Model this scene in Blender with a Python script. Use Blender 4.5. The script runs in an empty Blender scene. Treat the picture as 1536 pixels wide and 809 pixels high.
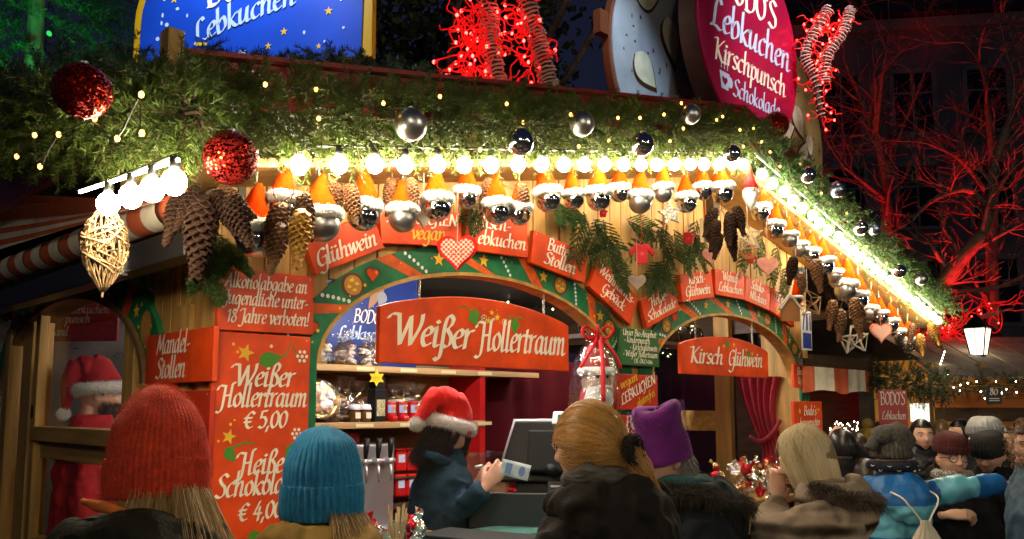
import bpy, math, random
import numpy as np
from mathutils import Vector, Matrix, noise
random.seed(7); rng = np.random.default_rng(7)
PI = math.pi
sc = bpy.context.scene
C = sc.collection
R = math.radians

# ------------------------------------------------------------------ camera
TH, PITCH, FPX = R(44.6), R(6), 1250.0
CAM = Vector((-1.4096, -2.9286, 1.75))
VV = Vector((math.cos(TH), math.sin(TH), 0)); RR = Vector((math.sin(TH), -math.cos(TH), 0)); UP = Vector((0, 0, 1))
FW = VV*math.cos(PITCH) + UP*math.sin(PITCH); UU = UP*math.cos(PITCH) - VV*math.sin(PITCH)
CY = 612 - FPX*math.tan(PITCH)
cd = bpy.data.cameras.new('camera'); cam = bpy.data.objects.new('camera', cd); C.objects.link(cam)
cam.location = CAM; cam.rotation_euler = FW.to_track_quat('-Z', 'Y').to_euler()
cd.sensor_width = 36; cd.lens = FPX/1536*36; cd.shift_y = (CY-404.5)/1536
cd.clip_start = 0.05; cd.clip_end = 500
sc.camera = cam

# ------------------------------------------------------------------ night sky, exposure
w = bpy.data.worlds.new('World'); sc.world = w; w.use_nodes = True
bg = w.node_tree.nodes['Background']
bg.inputs[0].default_value = (0.10, 0.13, 0.30, 1); bg.inputs[1].default_value = 0.042
sc.view_settings.view_transform = 'Standard'; sc.view_settings.look = 'None'
sc.view_settings.exposure = 0.75; sc.view_settings.gamma = 1
sc.cycles.use_denoising = True
sc.cycles.max_bounces = 6; sc.cycles.diffuse_bounces = 3; sc.cycles.glossy_bounces = 3
sc.cycles.transmission_bounces = 4; sc.cycles.transparent_max_bounces = 12
sc.cycles.sample_clamp_indirect = 4.0
sc.cycles.caustics_reflective = False; sc.cycles.caustics_refractive = False

# ------------------------------------------------------------------ picture -> place
def ray(x, y): return FW + RR*((x-768)/FPX) + UU*((CY-y)/FPX)
def onY(x, y, c):
    q = ray(x, y); return CAM + q*((c-CAM.y)/q.y)
def onX(x, y, c):
    q = ray(x, y); return CAM + q*((c-CAM.x)/q.x)
def atD(x, y, d):
    q = ray(x, y); return CAM + q*(d/q.dot(VV))
def frame(o, ux, uz=(0, 0, 1)):
    ux = Vector(ux).normalized(); uz = Vector(uz).normalized(); uy = uz.cross(ux).normalized(); uz = ux.cross(uy)
    m = Matrix.Identity(4)
    for i, a in enumerate((ux, uy, uz)):
        for k in range(3): m[k][i] = a[k]
    m.translation = Vector(o); return m
FACE = VV.cross(UP)            # along the picture's right
def facing(o, yaw=0):          # local -Y looks back to where the photographer stands
    return frame(o, Matrix.Rotation(yaw, 3, 'Z') @ RR)

# ------------------------------------------------------------------ objects
def tag(o, label=None, cat=None, group=None, kind=None):
    if label: o['label'] = label
    if cat: o['category'] = cat
    if group: o['group'] = group
    if kind: o['kind'] = kind
    return o
def empty(name, label, cat, M=None, group=None):
    o = bpy.data.objects.new(name, None); C.objects.link(o); o.empty_display_size = .1
    if M is not None: o.matrix_world = M
    return tag(o, label, cat, group)
def T(x=0, y=0, z=0): return Matrix.Translation((x, y, z))
def Rz(a): return Matrix.Rotation(a, 4, 'Z')
def Rx(a): return Matrix.Rotation(a, 4, 'X')
def Ry(a): return Matrix.Rotation(a, 4, 'Y')
def S3(x, y, z): return Matrix.Diagonal((x, y, z, 1))
def copy_tree(o, parent=None):
    c = o.copy(); C.objects.link(c)
    if parent is not None: c.parent = parent
    for ch in list(o.children): copy_tree(ch, c)
    return c

class MB:
    """collects faces for ONE mesh object"""
    def __init__(s): s.v = []; s.f = []; s.m = []; s.cur = 0; s.X = Matrix.Identity(4)
    def add(s, vs, fs):
        n = len(s.v); X = s.X
        s.v.extend([tuple(X @ Vector(p)) for p in vs])
        s.f.extend([tuple(i+n for i in f) for f in fs]); s.m.extend([s.cur]*len(fs))
        return s
    def box(s, c, d, M=None):
        hx, hy, hz = d[0]/2, d[1]/2, d[2]/2
        vs = [Vector((sx*hx, sy*hy, sz*hz)) for sx in (-1, 1) for sy in (-1, 1) for sz in (-1, 1)]
        if M is not None: vs = [M @ v for v in vs]
        vs = [v + Vector(c) for v in vs]
        return s.add(vs, [(0, 1, 3, 2), (4, 6, 7, 5), (0, 4, 5, 1), (2, 3, 7, 6), (0, 2, 6, 4), (1, 5, 7, 3)])
    def bar(s, a, b, wd, ht, up=(0, 0, 1)):
        a = Vector(a); b = Vector(b); d = b-a; M = frame((a+b)/2, d, up)
        X = s.X; s.X = X @ M; s.box((0, 0, 0), (d.length, wd, ht)); s.X = X; return s
    def prism(s, pts, y0, y1):      # outline in x,z
        n = len(pts)
        vs = [(p[0], y0, p[1]) for p in pts] + [(p[0], y1, p[1]) for p in pts]
        fs = [tuple(range(n)), tuple(range(2*n-1, n-1, -1))] + [(i, i+n, (i+1) % n+n, (i+1) % n) for i in range(n)]
        return s.add(vs, fs)
    def band(s, a, b, y0, y1):      # strip between two polylines (x,z), with thickness
        n = len(a)
        vs = [(p[0], y0, p[1]) for p in a]+[(p[0], y0, p[1]) for p in b]+[(p[0], y1, p[1]) for p in a]+[(p[0], y1, p[1]) for p in b]
        fs = []
        for i in range(n-1):
            fs += [(i, i+1, n+i+1, n+i), (2*n+i, 3*n+i, 3*n+i+1, 2*n+i+1), (i, 2*n+i, 2*n+i+1, i+1), (n+i, n+i+1, 3*n+i+1, 3*n+i)]
        fs += [(0, n, 3*n, 2*n), (n-1, 3*n-1, 4*n-1, 2*n-1)]
        return s.add(vs, fs)
    def flat(s, pts, y=0): return s.add([(p[0], y, p[1]) for p in pts], [tuple(range(len(pts)))])
    def rings(s, rs, cap=True, closed=True):
        n = len(rs[0]); vs = [p for r in rs for p in r]; fs = []
        for k in range(len(rs)-1):
            for i in range(n if closed else n-1):
                j = (i+1) % n; fs.append((k*n+i, k*n+j, (k+1)*n+j, (k+1)*n+i))
        if cap: fs += [tuple(range(n-1, -1, -1)), tuple(range((len(rs)-1)*n, len(rs)*n))]
        return s.add(vs, fs)
    def tube(s, pts, r, seg=8, cap=True):
        pts = [Vector(p) for p in pts]; n = len(pts)
        rr = r if isinstance(r, (list, tuple)) else [r]*n
        t0 = (pts[1]-pts[0]).normalized(); nrm = t0.orthogonal().normalized(); out = []
        for i in range(n):
            t = (pts[min(i+1, n-1)]-pts[max(i-1, 0)])
            t = t.normalized() if t.length > 1e-9 else t0
            nrm = (nrm - t*nrm.dot(t));
            nrm = nrm.normalized() if nrm.length > 1e-6 else t.orthogonal().normalized()
            bn = t.cross(nrm)
            out.append([pts[i] + (nrm*math.cos(2*PI*k/seg)+bn*math.sin(2*PI*k/seg))*rr[i] for k in range(seg)])
        return s.rings(out, cap)
    def lathe(s, prof, seg=24, fn=None, cap=True):
        out = []
        for r, z in prof:
            ring = []
            for k in range(seg):
                a = 2*PI*k/seg; q = r if fn is None else fn(r, z, a)
                ring.append((q*math.cos(a), q*math.sin(a), z))
            out.append(ring)
        return s.rings(out, cap)
    def ball(s, c, r, seg=16, M=None):
        c = Vector(c); rr = r if isinstance(r, (tuple, list)) else (r, r, r)
        h = max(4, seg//2); out = []
        for i in range(h+1):
            ph = PI*(i/h) if 0 < i < h else (0.02 if i == 0 else PI-.02)
            ring = []
            for k in range(seg):
                a = 2*PI*k/seg
                v = Vector((rr[0]*math.sin(ph)*math.cos(a), rr[1]*math.sin(ph)*math.sin(a), -rr[2]*math.cos(ph)))
                if M is not None: v = M @ v
                ring.append(c+v)
            out.append(ring)
        return s.rings(out)
    def build(s, name, mat=None, parent=None, smooth=False, M=None, bevel=0):
        me = bpy.data.meshes.new(name); me.from_pydata(s.v, [], s.f)
        mats = mat if isinstance(mat, (list, tuple)) else [mat]
        for q in mats:
            if q: me.materials.append(q)
        if len(mats) > 1: me.polygons.foreach_set('material_index', s.m)
        if smooth: me.polygons.foreach_set('use_smooth', [True]*len(me.polygons))
        me.update()
        o = bpy.data.objects.new(name, me); C.objects.link(o)
        if parent is not None: o.parent = parent
        if M is not None:
            if parent is None: o.matrix_world = M
            else: o.matrix_local = M
        if bevel:
            b = o.modifiers.new('bevel', 'BEVEL'); b.width = bevel; b.segments = 2; b.limit_method = 'ANGLE'
        return o
SHADE = None
def tris(name, V, F, mat, parent=None, M=None, smooth=False):      # big numpy meshes
    me = bpy.data.meshes.new(name); k = F.shape[1]
    me.vertices.add(len(V)); me.vertices.foreach_set('co', V.astype(np.float32).ravel())
    me.loops.add(F.size); me.loops.foreach_set('vertex_index', F.astype(np.int32).ravel())
    me.polygons.add(len(F)); me.polygons.foreach_set('loop_start', np.arange(0, F.size, k, dtype=np.int32))
    if smooth: me.polygons.foreach_set('use_smooth', np.ones(len(F), dtype=bool))
    me.update(calc_edges=True); me.validate()
    if SHADE is not None and len(SHADE) == len(V): me.attributes.new('shade', 'FLOAT', 'POINT').data.foreach_set('value', SHADE.astype(np.float32))
    me.materials.append(mat)
    o = bpy.data.objects.new(name, me); C.objects.link(o)
    if parent is not None: o.parent = parent
    if M is not None:
        if parent is None: o.matrix_world = M
        else: o.matrix_local = M
    return o
def smooth_path(pts, k=6):
    P = [Vector(p) for p in pts]
    if len(P) < 3: return P
    out = []
    for i in range(len(P)-1):
        a = P[max(i-1, 0)]; b = P[i]; c = P[i+1]; d = P[min(i+2, len(P)-1)]
        for j in range(k):
            t = j/k
            out.append(.5*((2*b)+(c-a)*t+(2*a-5*b+4*c-d)*t*t+(3*b-a-3*c+d)*t**3))
    return out+[P[-1]]

# ------------------------------------------------------------------ materials
MATS = {}
def mat(name, col, rough=.5, metal=0, var=0, vscale=8, bump=0, bscale=60, stretch=(1, 1, 1), emit=None, estr=0, coat=0, sheen=0, spec=.5, trans=0, alpha=1, col2=None, detail=4, ior=1.45, wrinkle=0):
    if name in MATS: return MATS[name]
    m = bpy.data.materials.new(name); m.use_nodes = True; nt = m.node_tree; N = nt.nodes; Lk = nt.links
    p = N['Principled BSDF']; I = p.inputs
    I['Base Color'].default_value = (*col, 1); I['Roughness'].default_value = rough; I['Metallic'].default_value = metal
    I['Specular IOR Level'].default_value = spec; I['Coat Weight'].default_value = coat; I['Sheen Weight'].default_value = sheen
    I['Transmission Weight'].default_value = trans; I['Alpha'].default_value = alpha; I['IOR'].default_value = ior
    if emit: I['Emission Color'].default_value = (*emit, 1); I['Emission Strength'].default_value = estr
    if var or bump or col2:
        tc = N.new('ShaderNodeTexCoord'); mp = N.new('ShaderNodeMapping'); mp.inputs['Scale'].default_value = stretch
        Lk.new(tc.outputs['Object'], mp.inputs[0])
    if var or col2:
        n = N.new('ShaderNodeTexNoise'); n.inputs['Scale'].default_value = vscale; n.inputs['Detail'].default_value = detail
        Lk.new(mp.outputs[0], n.inputs[0])
        r = N.new('ShaderNodeValToRGB'); c2 = col2 or tuple(c*(1-var) for c in col); c1 = col if col2 else tuple(min(1, c*(1+var*.6)) for c in col)
        r.color_ramp.elements[0].position = .32; r.color_ramp.elements[1].position = .68
        r.color_ramp.elements[0].color = (*c2, 1); r.color_ramp.elements[1].color = (*c1, 1)
        Lk.new(n.outputs[0], r.inputs[0]); Lk.new(r.outputs[0], I['Base Color'])
    if bump:
        n2 = N.new('ShaderNodeTexNoise'); n2.inputs['Scale'].default_value = bscale; n2.inputs['Detail'].default_value = 5
        Lk.new(mp.outputs[0], n2.inputs[0]); b = N.new('ShaderNodeBump'); b.inputs['Strength'].default_value = bump; b.inputs['Distance'].default_value = .01
        Lk.new(n2.outputs[0], b.inputs['Height']); Lk.new(b.outputs[0], I['Normal'])
    if wrinkle:
        tc2 = N.new('ShaderNodeTexCoord'); n3 = N.new('ShaderNodeTexNoise'); n3.noise_type = 'RIDGED_MULTIFRACTAL'; n3.inputs['Scale'].default_value = 5.5; n3.inputs['Detail'].default_value = 2.5; n3.inputs['Distortion'].default_value = .9
        Lk.new(tc2.outputs['Object'], n3.inputs[0]); b3 = N.new('ShaderNodeBump'); b3.inputs['Strength'].default_value = wrinkle; b3.inputs['Distance'].default_value = .03
        Lk.new(n3.outputs[0], b3.inputs['Height'])
        if bump: Lk.new(b.outputs[0], b3.inputs['Normal'])
        Lk.new(b3.outputs[0], I['Normal'])
    MATS[name] = m; return m
def emis(name, col, s):
    if name in MATS: return MATS[name]
    m = bpy.data.materials.new(name); m.use_nodes = True; nt = m.node_tree
    e = nt.nodes.new('ShaderNodeEmission'); e.inputs[0].default_value = (*col, 1); e.inputs[1].default_value = s
    nt.links.new(e.outputs[0], nt.nodes['Material Output'].inputs[0]); MATS[name] = m; return m
def clear(name, tint=(1, 1, 1), gloss=.25, rough=.08, bump=.6, bscale=40):     # cellophane, glass panes
    if name in MATS: return MATS[name]
    m = bpy.data.materials.new(name); m.use_nodes = True; nt = m.node_tree; N = nt.nodes
    t = N.new('ShaderNodeBsdfTransparent'); t.inputs[0].default_value = (*tint, 1)
    g = N.new('ShaderNodeBsdfGlossy'); g.inputs['Roughness'].default_value = rough
    x = N.new('ShaderNodeMixShader'); x.inputs[0].default_value = gloss
    nt.links.new(t.outputs[0], x.inputs[1]); nt.links.new(g.outputs[0], x.inputs[2]); nt.links.new(x.outputs[0], N['Material Output'].inputs[0])
    if bump:
        tc = N.new('ShaderNodeTexCoord'); n = N.new('ShaderNodeTexNoise'); n.inputs['Scale'].default_value = bscale
        b = N.new('ShaderNodeBump'); b.inputs['Strength'].default_value = bump; b.inputs['Distance'].default_value = .02
        nt.links.new(tc.outputs['Object'], n.inputs[0]); nt.links.new(n.outputs[0], b.inputs['Height']); nt.links.new(b.outputs[0], g.inputs['Normal'])
    MATS[name] = m; return m

RED = mat('red_board_paint', (.76, .068, .006), .45, var=.3, vscale=6, bump=.22, bscale=20, detail=10)
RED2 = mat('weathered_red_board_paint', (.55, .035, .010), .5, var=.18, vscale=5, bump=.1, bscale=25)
CREAM = mat('cream_lettering_paint', (.92, .83, .68), .55)
YEL = mat('yellow_paint', (.85, .52, .03), .5, var=.1)
GREEN = mat('green_arch_paint', (.014, .17, .065), .45, var=.3, vscale=14)
LEAF = mat('leaf_green_paint', (.07, .26, .025), .5)
SGREEN = mat('dark_green_board_paint', (.03, .13, .035), .5, var=.15)
ORANGE = mat('orange_ribbon_paint', (.72, .11, .012), .45, var=.25, vscale=20)
BROWNP = mat('brown_outline_paint', (.10, .035, .012), .5)
OCHRE = mat('ochre_gingerbread_paint', (.48, .22, .04), .5, var=.2, vscale=30)
WHITEP = mat('white_paint', (.82, .84, .86), .5)
PINE = mat('pine_plank_wood', (.52, .30, .085), .55, var=.35, vscale=3, stretch=(6, 6, .5), bump=.15, bscale=18)
PINEX = mat('pine_rail_wood', (.50, .29, .085), .5, var=.3, vscale=3, stretch=(.6, 6, 8), bump=.12, bscale=18)
BEAM = mat('dark_beam_wood', (.075, .042, .022), .6, var=.4, vscale=4, stretch=(1, 1, 4), bump=.2, bscale=20)
SHELF = mat('shelf_board_wood', (.42, .27, .12), .55, var=.25, vscale=3, stretch=(.5, 5, 8))
MAROON = mat('dark_red_board_paint', (.22, .012, .012), .4, var=.25, vscale=6, bump=.15, bscale=12)
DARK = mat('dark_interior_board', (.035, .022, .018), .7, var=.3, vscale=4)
ROOFM = mat('roof_board', (.05, .035, .03), .8, var=.3, vscale=4)
SILVERM = mat('mirror_silver', (.88, .88, .88), .10, 1)
SILVERS = mat('satin_silver', (.62, .62, .61), .34, 1)
BLUEB = mat('satin_pale_blue_silver', (.5, .58, .75), .3, 1)
FELT = mat('orange_red_felt', (.68, .045, .002), .95, spec=.02, var=.15, vscale=40, bump=.3, bscale=250)
FURW = mat('white_plush', (.86, .84, .80), .95, bump=.6, bscale=180, sheen=.4)
CONEM = mat('brown_cone_scale', (.17, .075, .028), .65, var=.5, vscale=60)
CONEG = mat('golden_cone_scale', (.50, .26, .05), .45, .35, var=.4, vscale=60)
CONED = mat('dark_cone_scale', (.026, .012, .007), .9, spec=.15, var=.4, vscale=60)
NEEDLE = mat('fir_needle', (.075, .120, .017), .5, var=.55, vscale=9, spec=.3)
NEEDLE2 = mat('fresh_fir_needle', (.055, .125, .032), .5, var=.4, vscale=9, spec=.3)
NEEDLED = mat('dark_fir_needle', (.020, .045, .014), .6, var=.4, vscale=6)
TWIG = mat('brown_twig_bark', (.09, .055, .03), .8)
RATTAN = mat('rattan_cane', (.42, .27, .13), .55, var=.35, vscale=40)
BULB = emis('lit_bulb_glass', (1.0, .83, .57), 108)
FAIRY = emis('lit_fairy_bulb', (1.0, .46, .07), 7)
FAIRYR = emis('lit_red_led', (1.0, .02, .015), 22)
CABLE = mat('black_cable', (.012, .012, .012), .5)
REDWIRE = mat('red_led_wire', (.55, .015, .012), .4, emit=(1, .01, .01), estr=.25)
STEEL = mat('brushed_steel', (.55, .56, .58), .35, .75, bump=.05, bscale=200)
BLACKP = mat('black_plastic', (.008, .008, .009), .45, spec=.3)
GOLD = mat('gold_foil', (.75, .5, .18), .25, 1)
CELLO = clear('crinkled_cellophane', (1, 1, 1), .26, .18, 1.0, 60)
GLASS = clear('clear_glass', (.97, .99, .98), .09, .02, 0)
CURT = mat('crimson_curtain_cloth', (.34, .008, .03), .75, var=.2, vscale=9, sheen=.3)
SKIN = mat('fair_skin', (.62, .36, .25), .5, var=.08, vscale=30)
SKINP = mat('pale_skin', (.60, .33, .25), .5, var=.08, vscale=30)
# ------------------------------------------------------------------ broad-nib italic lettering, drawn stroke by stroke
G = {
'a': (.72, ".5,.9 .3,1 .08,.7 .05,.25 .2,0 .42,.3 .52,.95|.52,.97 .48,.15 .58,0 .7,.12"),
'b': (.64, ".1,1.75 .08,.2 .25,0 .5,.3 .48,.8 .33,1 .11,.6"),
'c': (.54, ".48,.86 .35,1 .1,.7 .07,.25 .22,0 .48,.15"),
'd': (.72, ".5,.9 .3,1 .08,.7 .05,.25 .2,0 .42,.3 .52,.95|.56,1.75 .49,.15 .59,0 .71,.12"),
'e': (.55, ".08,.48 .38,.6 .46,.85 .32,1 .1,.7 .08,.25 .22,0 .49,.17"),
'f': (.42, ".58,1.6 .44,1.75 .3,1.5 .2,-.3 .08,-.7 -.06,-.62|.04,.97 .45,.97"),
'g': (.68, ".5,.9 .3,1 .08,.7 .05,.25 .2,0 .42,.3 .52,.95|.53,.97 .48,-.3 .28,-.72 .02,-.55"),
'h': (.71, ".12,1.75 .08,0|.09,.55 .3,.98 .48,.88 .46,.15 .56,0 .68,.12"),
'i': (.33, ".0,.85 .11,1 .1,.15 .2,0 .32,.12|.12,1.34 .2,1.25"),
'j': (.33, ".0,.85 .12,1 .1,-.3 -.1,-.7|.12,1.34 .2,1.25"),
'k': (.62, ".12,1.75 .08,0|.5,.95 .12,.45|.14,.5 .42,.05 .6,.04"),
'l': (.33, ".13,1.75 .09,.15 .19,0 .32,.12"),
'm': (.99, "0,.85 .1,1 .08,0|.09,.55 .28,.98 .43,.88 .41,0|.42,.55 .62,.98 .77,.88 .75,.15 .85,0 .97,.12"),
'n': (.70, "0,.85 .1,1 .08,0|.09,.55 .3,.98 .48,.88 .46,.15 .56,0 .68,.12"),
'o': (.60, ".32,1 .1,.75 .07,.3 .25,0 .47,.25 .5,.7 .32,1"),
'p': (.62, ".02,.85 .12,1 .07,-.72|.1,.55 .3,1 .5,.8 .48,.25 .28,0 .1,.15"),
'r': (.47, "0,.85 .1,1 .08,0|.09,.55 .25,.93 .46,.98"),
's': (.48, ".43,.88 .27,1 .1,.8 .2,.55 .38,.38 .36,.1 .2,0 .02,.12"),
't': (.40, ".18,1.32 .11,.15 .21,0 .36,.12|-.02,.97 .36,.97"),
'u': (.71, "0,.85 .1,1 .07,.25 .19,0 .4,.3 .49,.9|.51,1 .47,.15 .57,0 .69,.12"),
'v': (.52, "0,.88 .1,1 .22,0|.22,0 .47,.6 .42,1"),
'w': (.84, "0,.88 .1,1 .18,0|.18,0 .43,.9|.43,1 .49,0|.49,0 .77,.6 .72,1"),
'x': (.55, "0,.95 .12,.95 .4,.05 .55,.05|.5,1 .02,0"),
'y': (.66, "0,.85 .1,1 .07,.25 .19,0 .4,.3 .49,.9|.51,1 .45,-.3 .25,-.7 .02,-.55"),
'z': (.52, ".05,.97 .45,.97|.45,.95 .05,.05|.05,.03 .52,.03"),
'ß': (.64, "-.14,-.6 .0,-.7 .12,-.3 .17,1.2 .34,1.7 .54,1.5 .46,1.15 .32,.95 .52,.6 .52,.2 .34,0 .2,.08"),
'-': (.42, ".04,.48 .36,.55"), '!': (.3, ".14,1.6 .09,.45|.06,.12 .12,.02"), '.': (.26, ".06,.12 .14,.02"),
',': (.26, ".12,.12 .02,-.28"), ':': (.26, ".08,.85 .15,.75|.06,.14 .13,.04"), '•': (.4, ".1,.6 .22,.4|.1,.4 .22,.6"),
"'": (.2, ".1,1.6 .08,1.3"), '€': (.78, ".7,1.05 .45,1.2 .18,.8 .2,.25 .42,0 .68,.12|0,.75 .55,.75|0,.45 .5,.45"),
'0': (.66, ".34,1.25 .1,.95 .07,.35 .28,0 .52,.3 .56,.95 .34,1.25"), '1': (.4, ".02,1.1 .2,1.3 .16,0"),
'2': (.6, ".05,1.0 .25,1.25 .48,1.0 .35,.55 .05,.05|.05,.04 .55,.04"), '4': (.66, ".38,1.3 .04,.4|.04,.4 .6,.4|.42,.9 .38,-.1"),
'5': (.6, ".15,1.25 .1,.75|.1,.75 .35,.8 .52,.5 .4,.1 .2,0 .02,.1|.15,1.25 .52,1.27"), '6': (.62, ".5,1.3 .2,.95 .07,.4 .25,0 .5,.2 .48,.6 .3,.72 .1,.45"),
'8': (.62, ".48,1.3 .22,1.4 .14,1.1 .3,.85 .5,.5 .42,.08 .2,0 .06,.25 .2,.62 .42,.9 .5,1.2 .48,1.3"),
'A': (.84, "-.12,.1 .02,.02 .5,1.6|.5,1.6 .62,.12 .72,0 .82,.1|.15,.6 .62,.62"),
'B': (.76, ".12,1.55 .1,0|-.02,1.48 .35,1.57 .6,1.3 .45,.92 .15,.82|.2,.82 .6,.75 .68,.3 .4,0 .02,.02"),
'C': (.66, ".65,1.35 .45,1.56 .14,1.1 .1,.45 .32,0 .66,.18"),
'D': (.86, ".16,1.5 .12,0|-.06,1.48 .45,1.53 .8,1.05 .72,.35 .4,0 .02,.02"),
'E': (.70, ".14,1.52 .12,.02|.08,1.52 .62,1.53|.13,.8 .5,.83|.08,.02 .66,.03"),
'G': (.82, ".72,1.4 .48,1.57 .18,1.2 .1,.45 .32,0 .68,.2|.45,.72 .74,.75 .7,-.3 .45,-.72 .12,-.55"),
'H': (.90, "-.3,1.2 -.18,1.5 .22,1.48|.22,1.5 .18,0 .02,-.42 -.22,-.38|.85,1.72 .68,1.62 .64,.15 .74,0 .88,.12|.2,.78 .66,.85"),
'I': (.36, ".12,1.55 .1,0|-.05,1.5 .3,1.56|-.05,.02 .28,.02"),
'J': (.52, "-.05,1.25 .1,1.5 .48,1.5|.42,1.5 .36,.1 .2,-.4 -.1,-.35"),
'K': (.84, "-.12,1.42 .06,1.54 .2,1.5|.2,1.5 .14,0|.78,1.6 .55,1.3 .2,.8|.22,.82 .6,.1 .84,.02"),
'L': (.78, ".62,1.4 .5,1.6 .28,1.3 .2,.2 .02,.02|.02,.08 .35,.1 .62,-.02 .8,.12"),
'M': (1.1, ".02,0 .22,1.5|.22,1.5 .48,.3|.48,.3 .86,1.5|.86,1.5 .88,.12 .98,0 1.1,.12"),
'N': (.88, ".05,0 .16,1.5|.16,1.5 .66,.02|.66,.02 .8,1.55 .92,1.6"),
'O': (.86, ".45,1.55 .14,1.15 .1,.4 .38,0 .7,.4 .76,1.15 .45,1.55"),
'R': (.8, ".12,1.55 .1,0|-.02,1.48 .35,1.57 .62,1.25 .45,.85 .15,.76|.3,.78 .6,.1 .8,.02"),
'S': (.70, ".68,1.38 .45,1.58 .18,1.3 .3,.95 .56,.65 .56,.2 .3,-.02 .0,.15"),
'T': (.7, ".35,1.5 .32,0|-.02,1.42 .1,1.52 .72,1.52"),
'U': (.82, ".1,1.55 .08,.4 .3,0 .6,.35 .68,1.55|.68,1.55 .66,.1 .78,.02"),
'W': (1.22, "-.34,1.28 -.2,1.5 .1,1.5|.1,1.5 .3,0|.3,0 .64,1.45|.64,1.45 .76,0|.76,0 1.12,1.0 1.16,1.6"),
' ': (.34, ""),
}
G['ü'] = (G['u'][0], G['u'][1]+"|.1,1.36 .17,1.26|.38,1.36 .45,1.26"); G['ä'] = (G['a'][0], G['a'][1]+"|.1,1.36 .17,1.26|.38,1.36 .45,1.26")
G['ö'] = (G['o'][0], G['o'][1]+"|.1,1.36 .17,1.26|.36,1.36 .43,1.26"); G['Ö'] = (G['O'][0], G['O'][1]+"|.25,1.9 .33,1.8|.55,1.9 .63,1.8")
# broad upright capitals for painted shop lettering
SER = {}
GC = {}
def glyph(ch):
    if ch not in GC:
        adv, d = G.get(ch, G['n']); st = []
        for s in d.split('|'):
            if not s.strip(): continue
            P = [tuple(float(q) for q in t.split(',')) for t in s.split()]
            st.append([(p.x, p.y) for p in smooth_path([(a, b, 0) for a, b in P], 7)])
        GC[ch] = (adv, st)
    return GC[ch]
def text_width(t): return sum(glyph(c)[0] for c in t)
def write(mb, t, x, z, xh, width=None, align='l', y=-.002, slant=.12, nib=.082, hair=.026, ang=38, rot=0, path=None, track=0):
    """adds a line of lettering to mb in the board's own x,z; width fits the line, path bends it"""
    W = text_width(t) + track*len(t); sx = xh
    if width: sx = width/W
    if align == 'c': x -= W*sx/2*math.cos(rot); z -= W*sx/2*math.sin(rot)
    elif align == 'r': x -= W*sx
    na, nb = nib*math.cos(R(ang)), nib*math.sin(R(ang)); cur = 0; k = 0
    cr, sr = math.cos(rot), math.sin(rot)
    for ch in t:
        adv, st = glyph(ch)
        for s in st:
            n = len(s); a = []; b = []
            for i in range(n):
                dx = s[min(i+1, n-1)][0]-s[max(i-1, 0)][0]; dz = s[min(i+1, n-1)][1]-s[max(i-1, 0)][1]
                L = math.hypot(dx, dz) or 1; dx /= L; dz /= L
                sg = 1 if dx*nb-dz*na > 0 else -1
                ox = sg*na - dz*hair; oz = sg*nb + dx*hair
                if abs(dx*nb-dz*na) < .012: ox = -dz*hair*1.3; oz = dx*hair*1.3
                e = 1 if i in (0, n-1) else 0
                ex = (dx*hair*(1 if i else -1)) if e else 0; ez = (dz*hair*(1 if i else -1)) if e else 0
                a.append((s[i][0]+ox+ex, s[i][1]+oz+ez)); b.append((s[i][0]-ox+ex, s[i][1]-oz+ez))
            pts = []
            for p in a+b:
                px = (cur+p[0]+slant*p[1])*sx; pz = p[1]*xh
                if path:
                    bx, bz, ba = path(x+px); qx, qz = bx-math.sin(ba)*pz, z+bz+math.cos(ba)*pz
                else: qx, qz = x+px*cr-pz*sr, z+px*sr+pz*cr
                pts.append((qx, y-(k % 9)*.00012, qz))
            mb.add(pts, [(i, i+1, n+i+1, n+i) for i in range(n-1)]); k += 1
        cur += adv+track
def star_pts(cx, cz, r, n=5, rin=.42, a0=PI/2):
    return [(cx+math.cos(a0+PI*i/n)*(r if i % 2 == 0 else r*rin), cz+math.sin(a0+PI*i/n)*(r if i % 2 == 0 else r*rin)) for i in range(2*n)]
def disc_pts(cx, cz, rx, rz=None, n=20):
    rz = rz or rx; return [(cx+rx*math.cos(2*PI*i/n), cz+rz*math.sin(2*PI*i/n)) for i in range(n)]
def heart_pts(cx, cz, r, n=30):
    o = []
    for i in range(n):
        t = 2*PI*i/n; o.append((cx+r*.0625*16*math.sin(t)**3, cz+r*.0625*(13*math.cos(t)-5*math.cos(2*t)-2*math.cos(3*t)-math.cos(4*t)+2)))
    return o
def leaf_pts(cx, cz, L, wd, a):
    o = []
    for i in range(13): t = i/12; o.append((t*L, wd*math.sin(PI*t**.7)))
    for i in range(11, 0, -1): t = i/12; o.append((t*L, -wd*math.sin(PI*t**.7)))
    return [(cx+p[0]*math.cos(a)-p[1]*math.sin(a), cz+p[0]*math.sin(a)+p[1]*math.cos(a)) for p in o]
# ------------------------------------------------------------------ ground, far night sky backdrop is the world
COB = mat('wet_cobbles', (.05, .047, .045), .38, var=.4, vscale=5, bump=.7, bscale=14)
gb = MB(); gb.box((0, 20, -.05), (160, 160, .1)); tag(gb.build('ground', COB), kind='structure')

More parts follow.
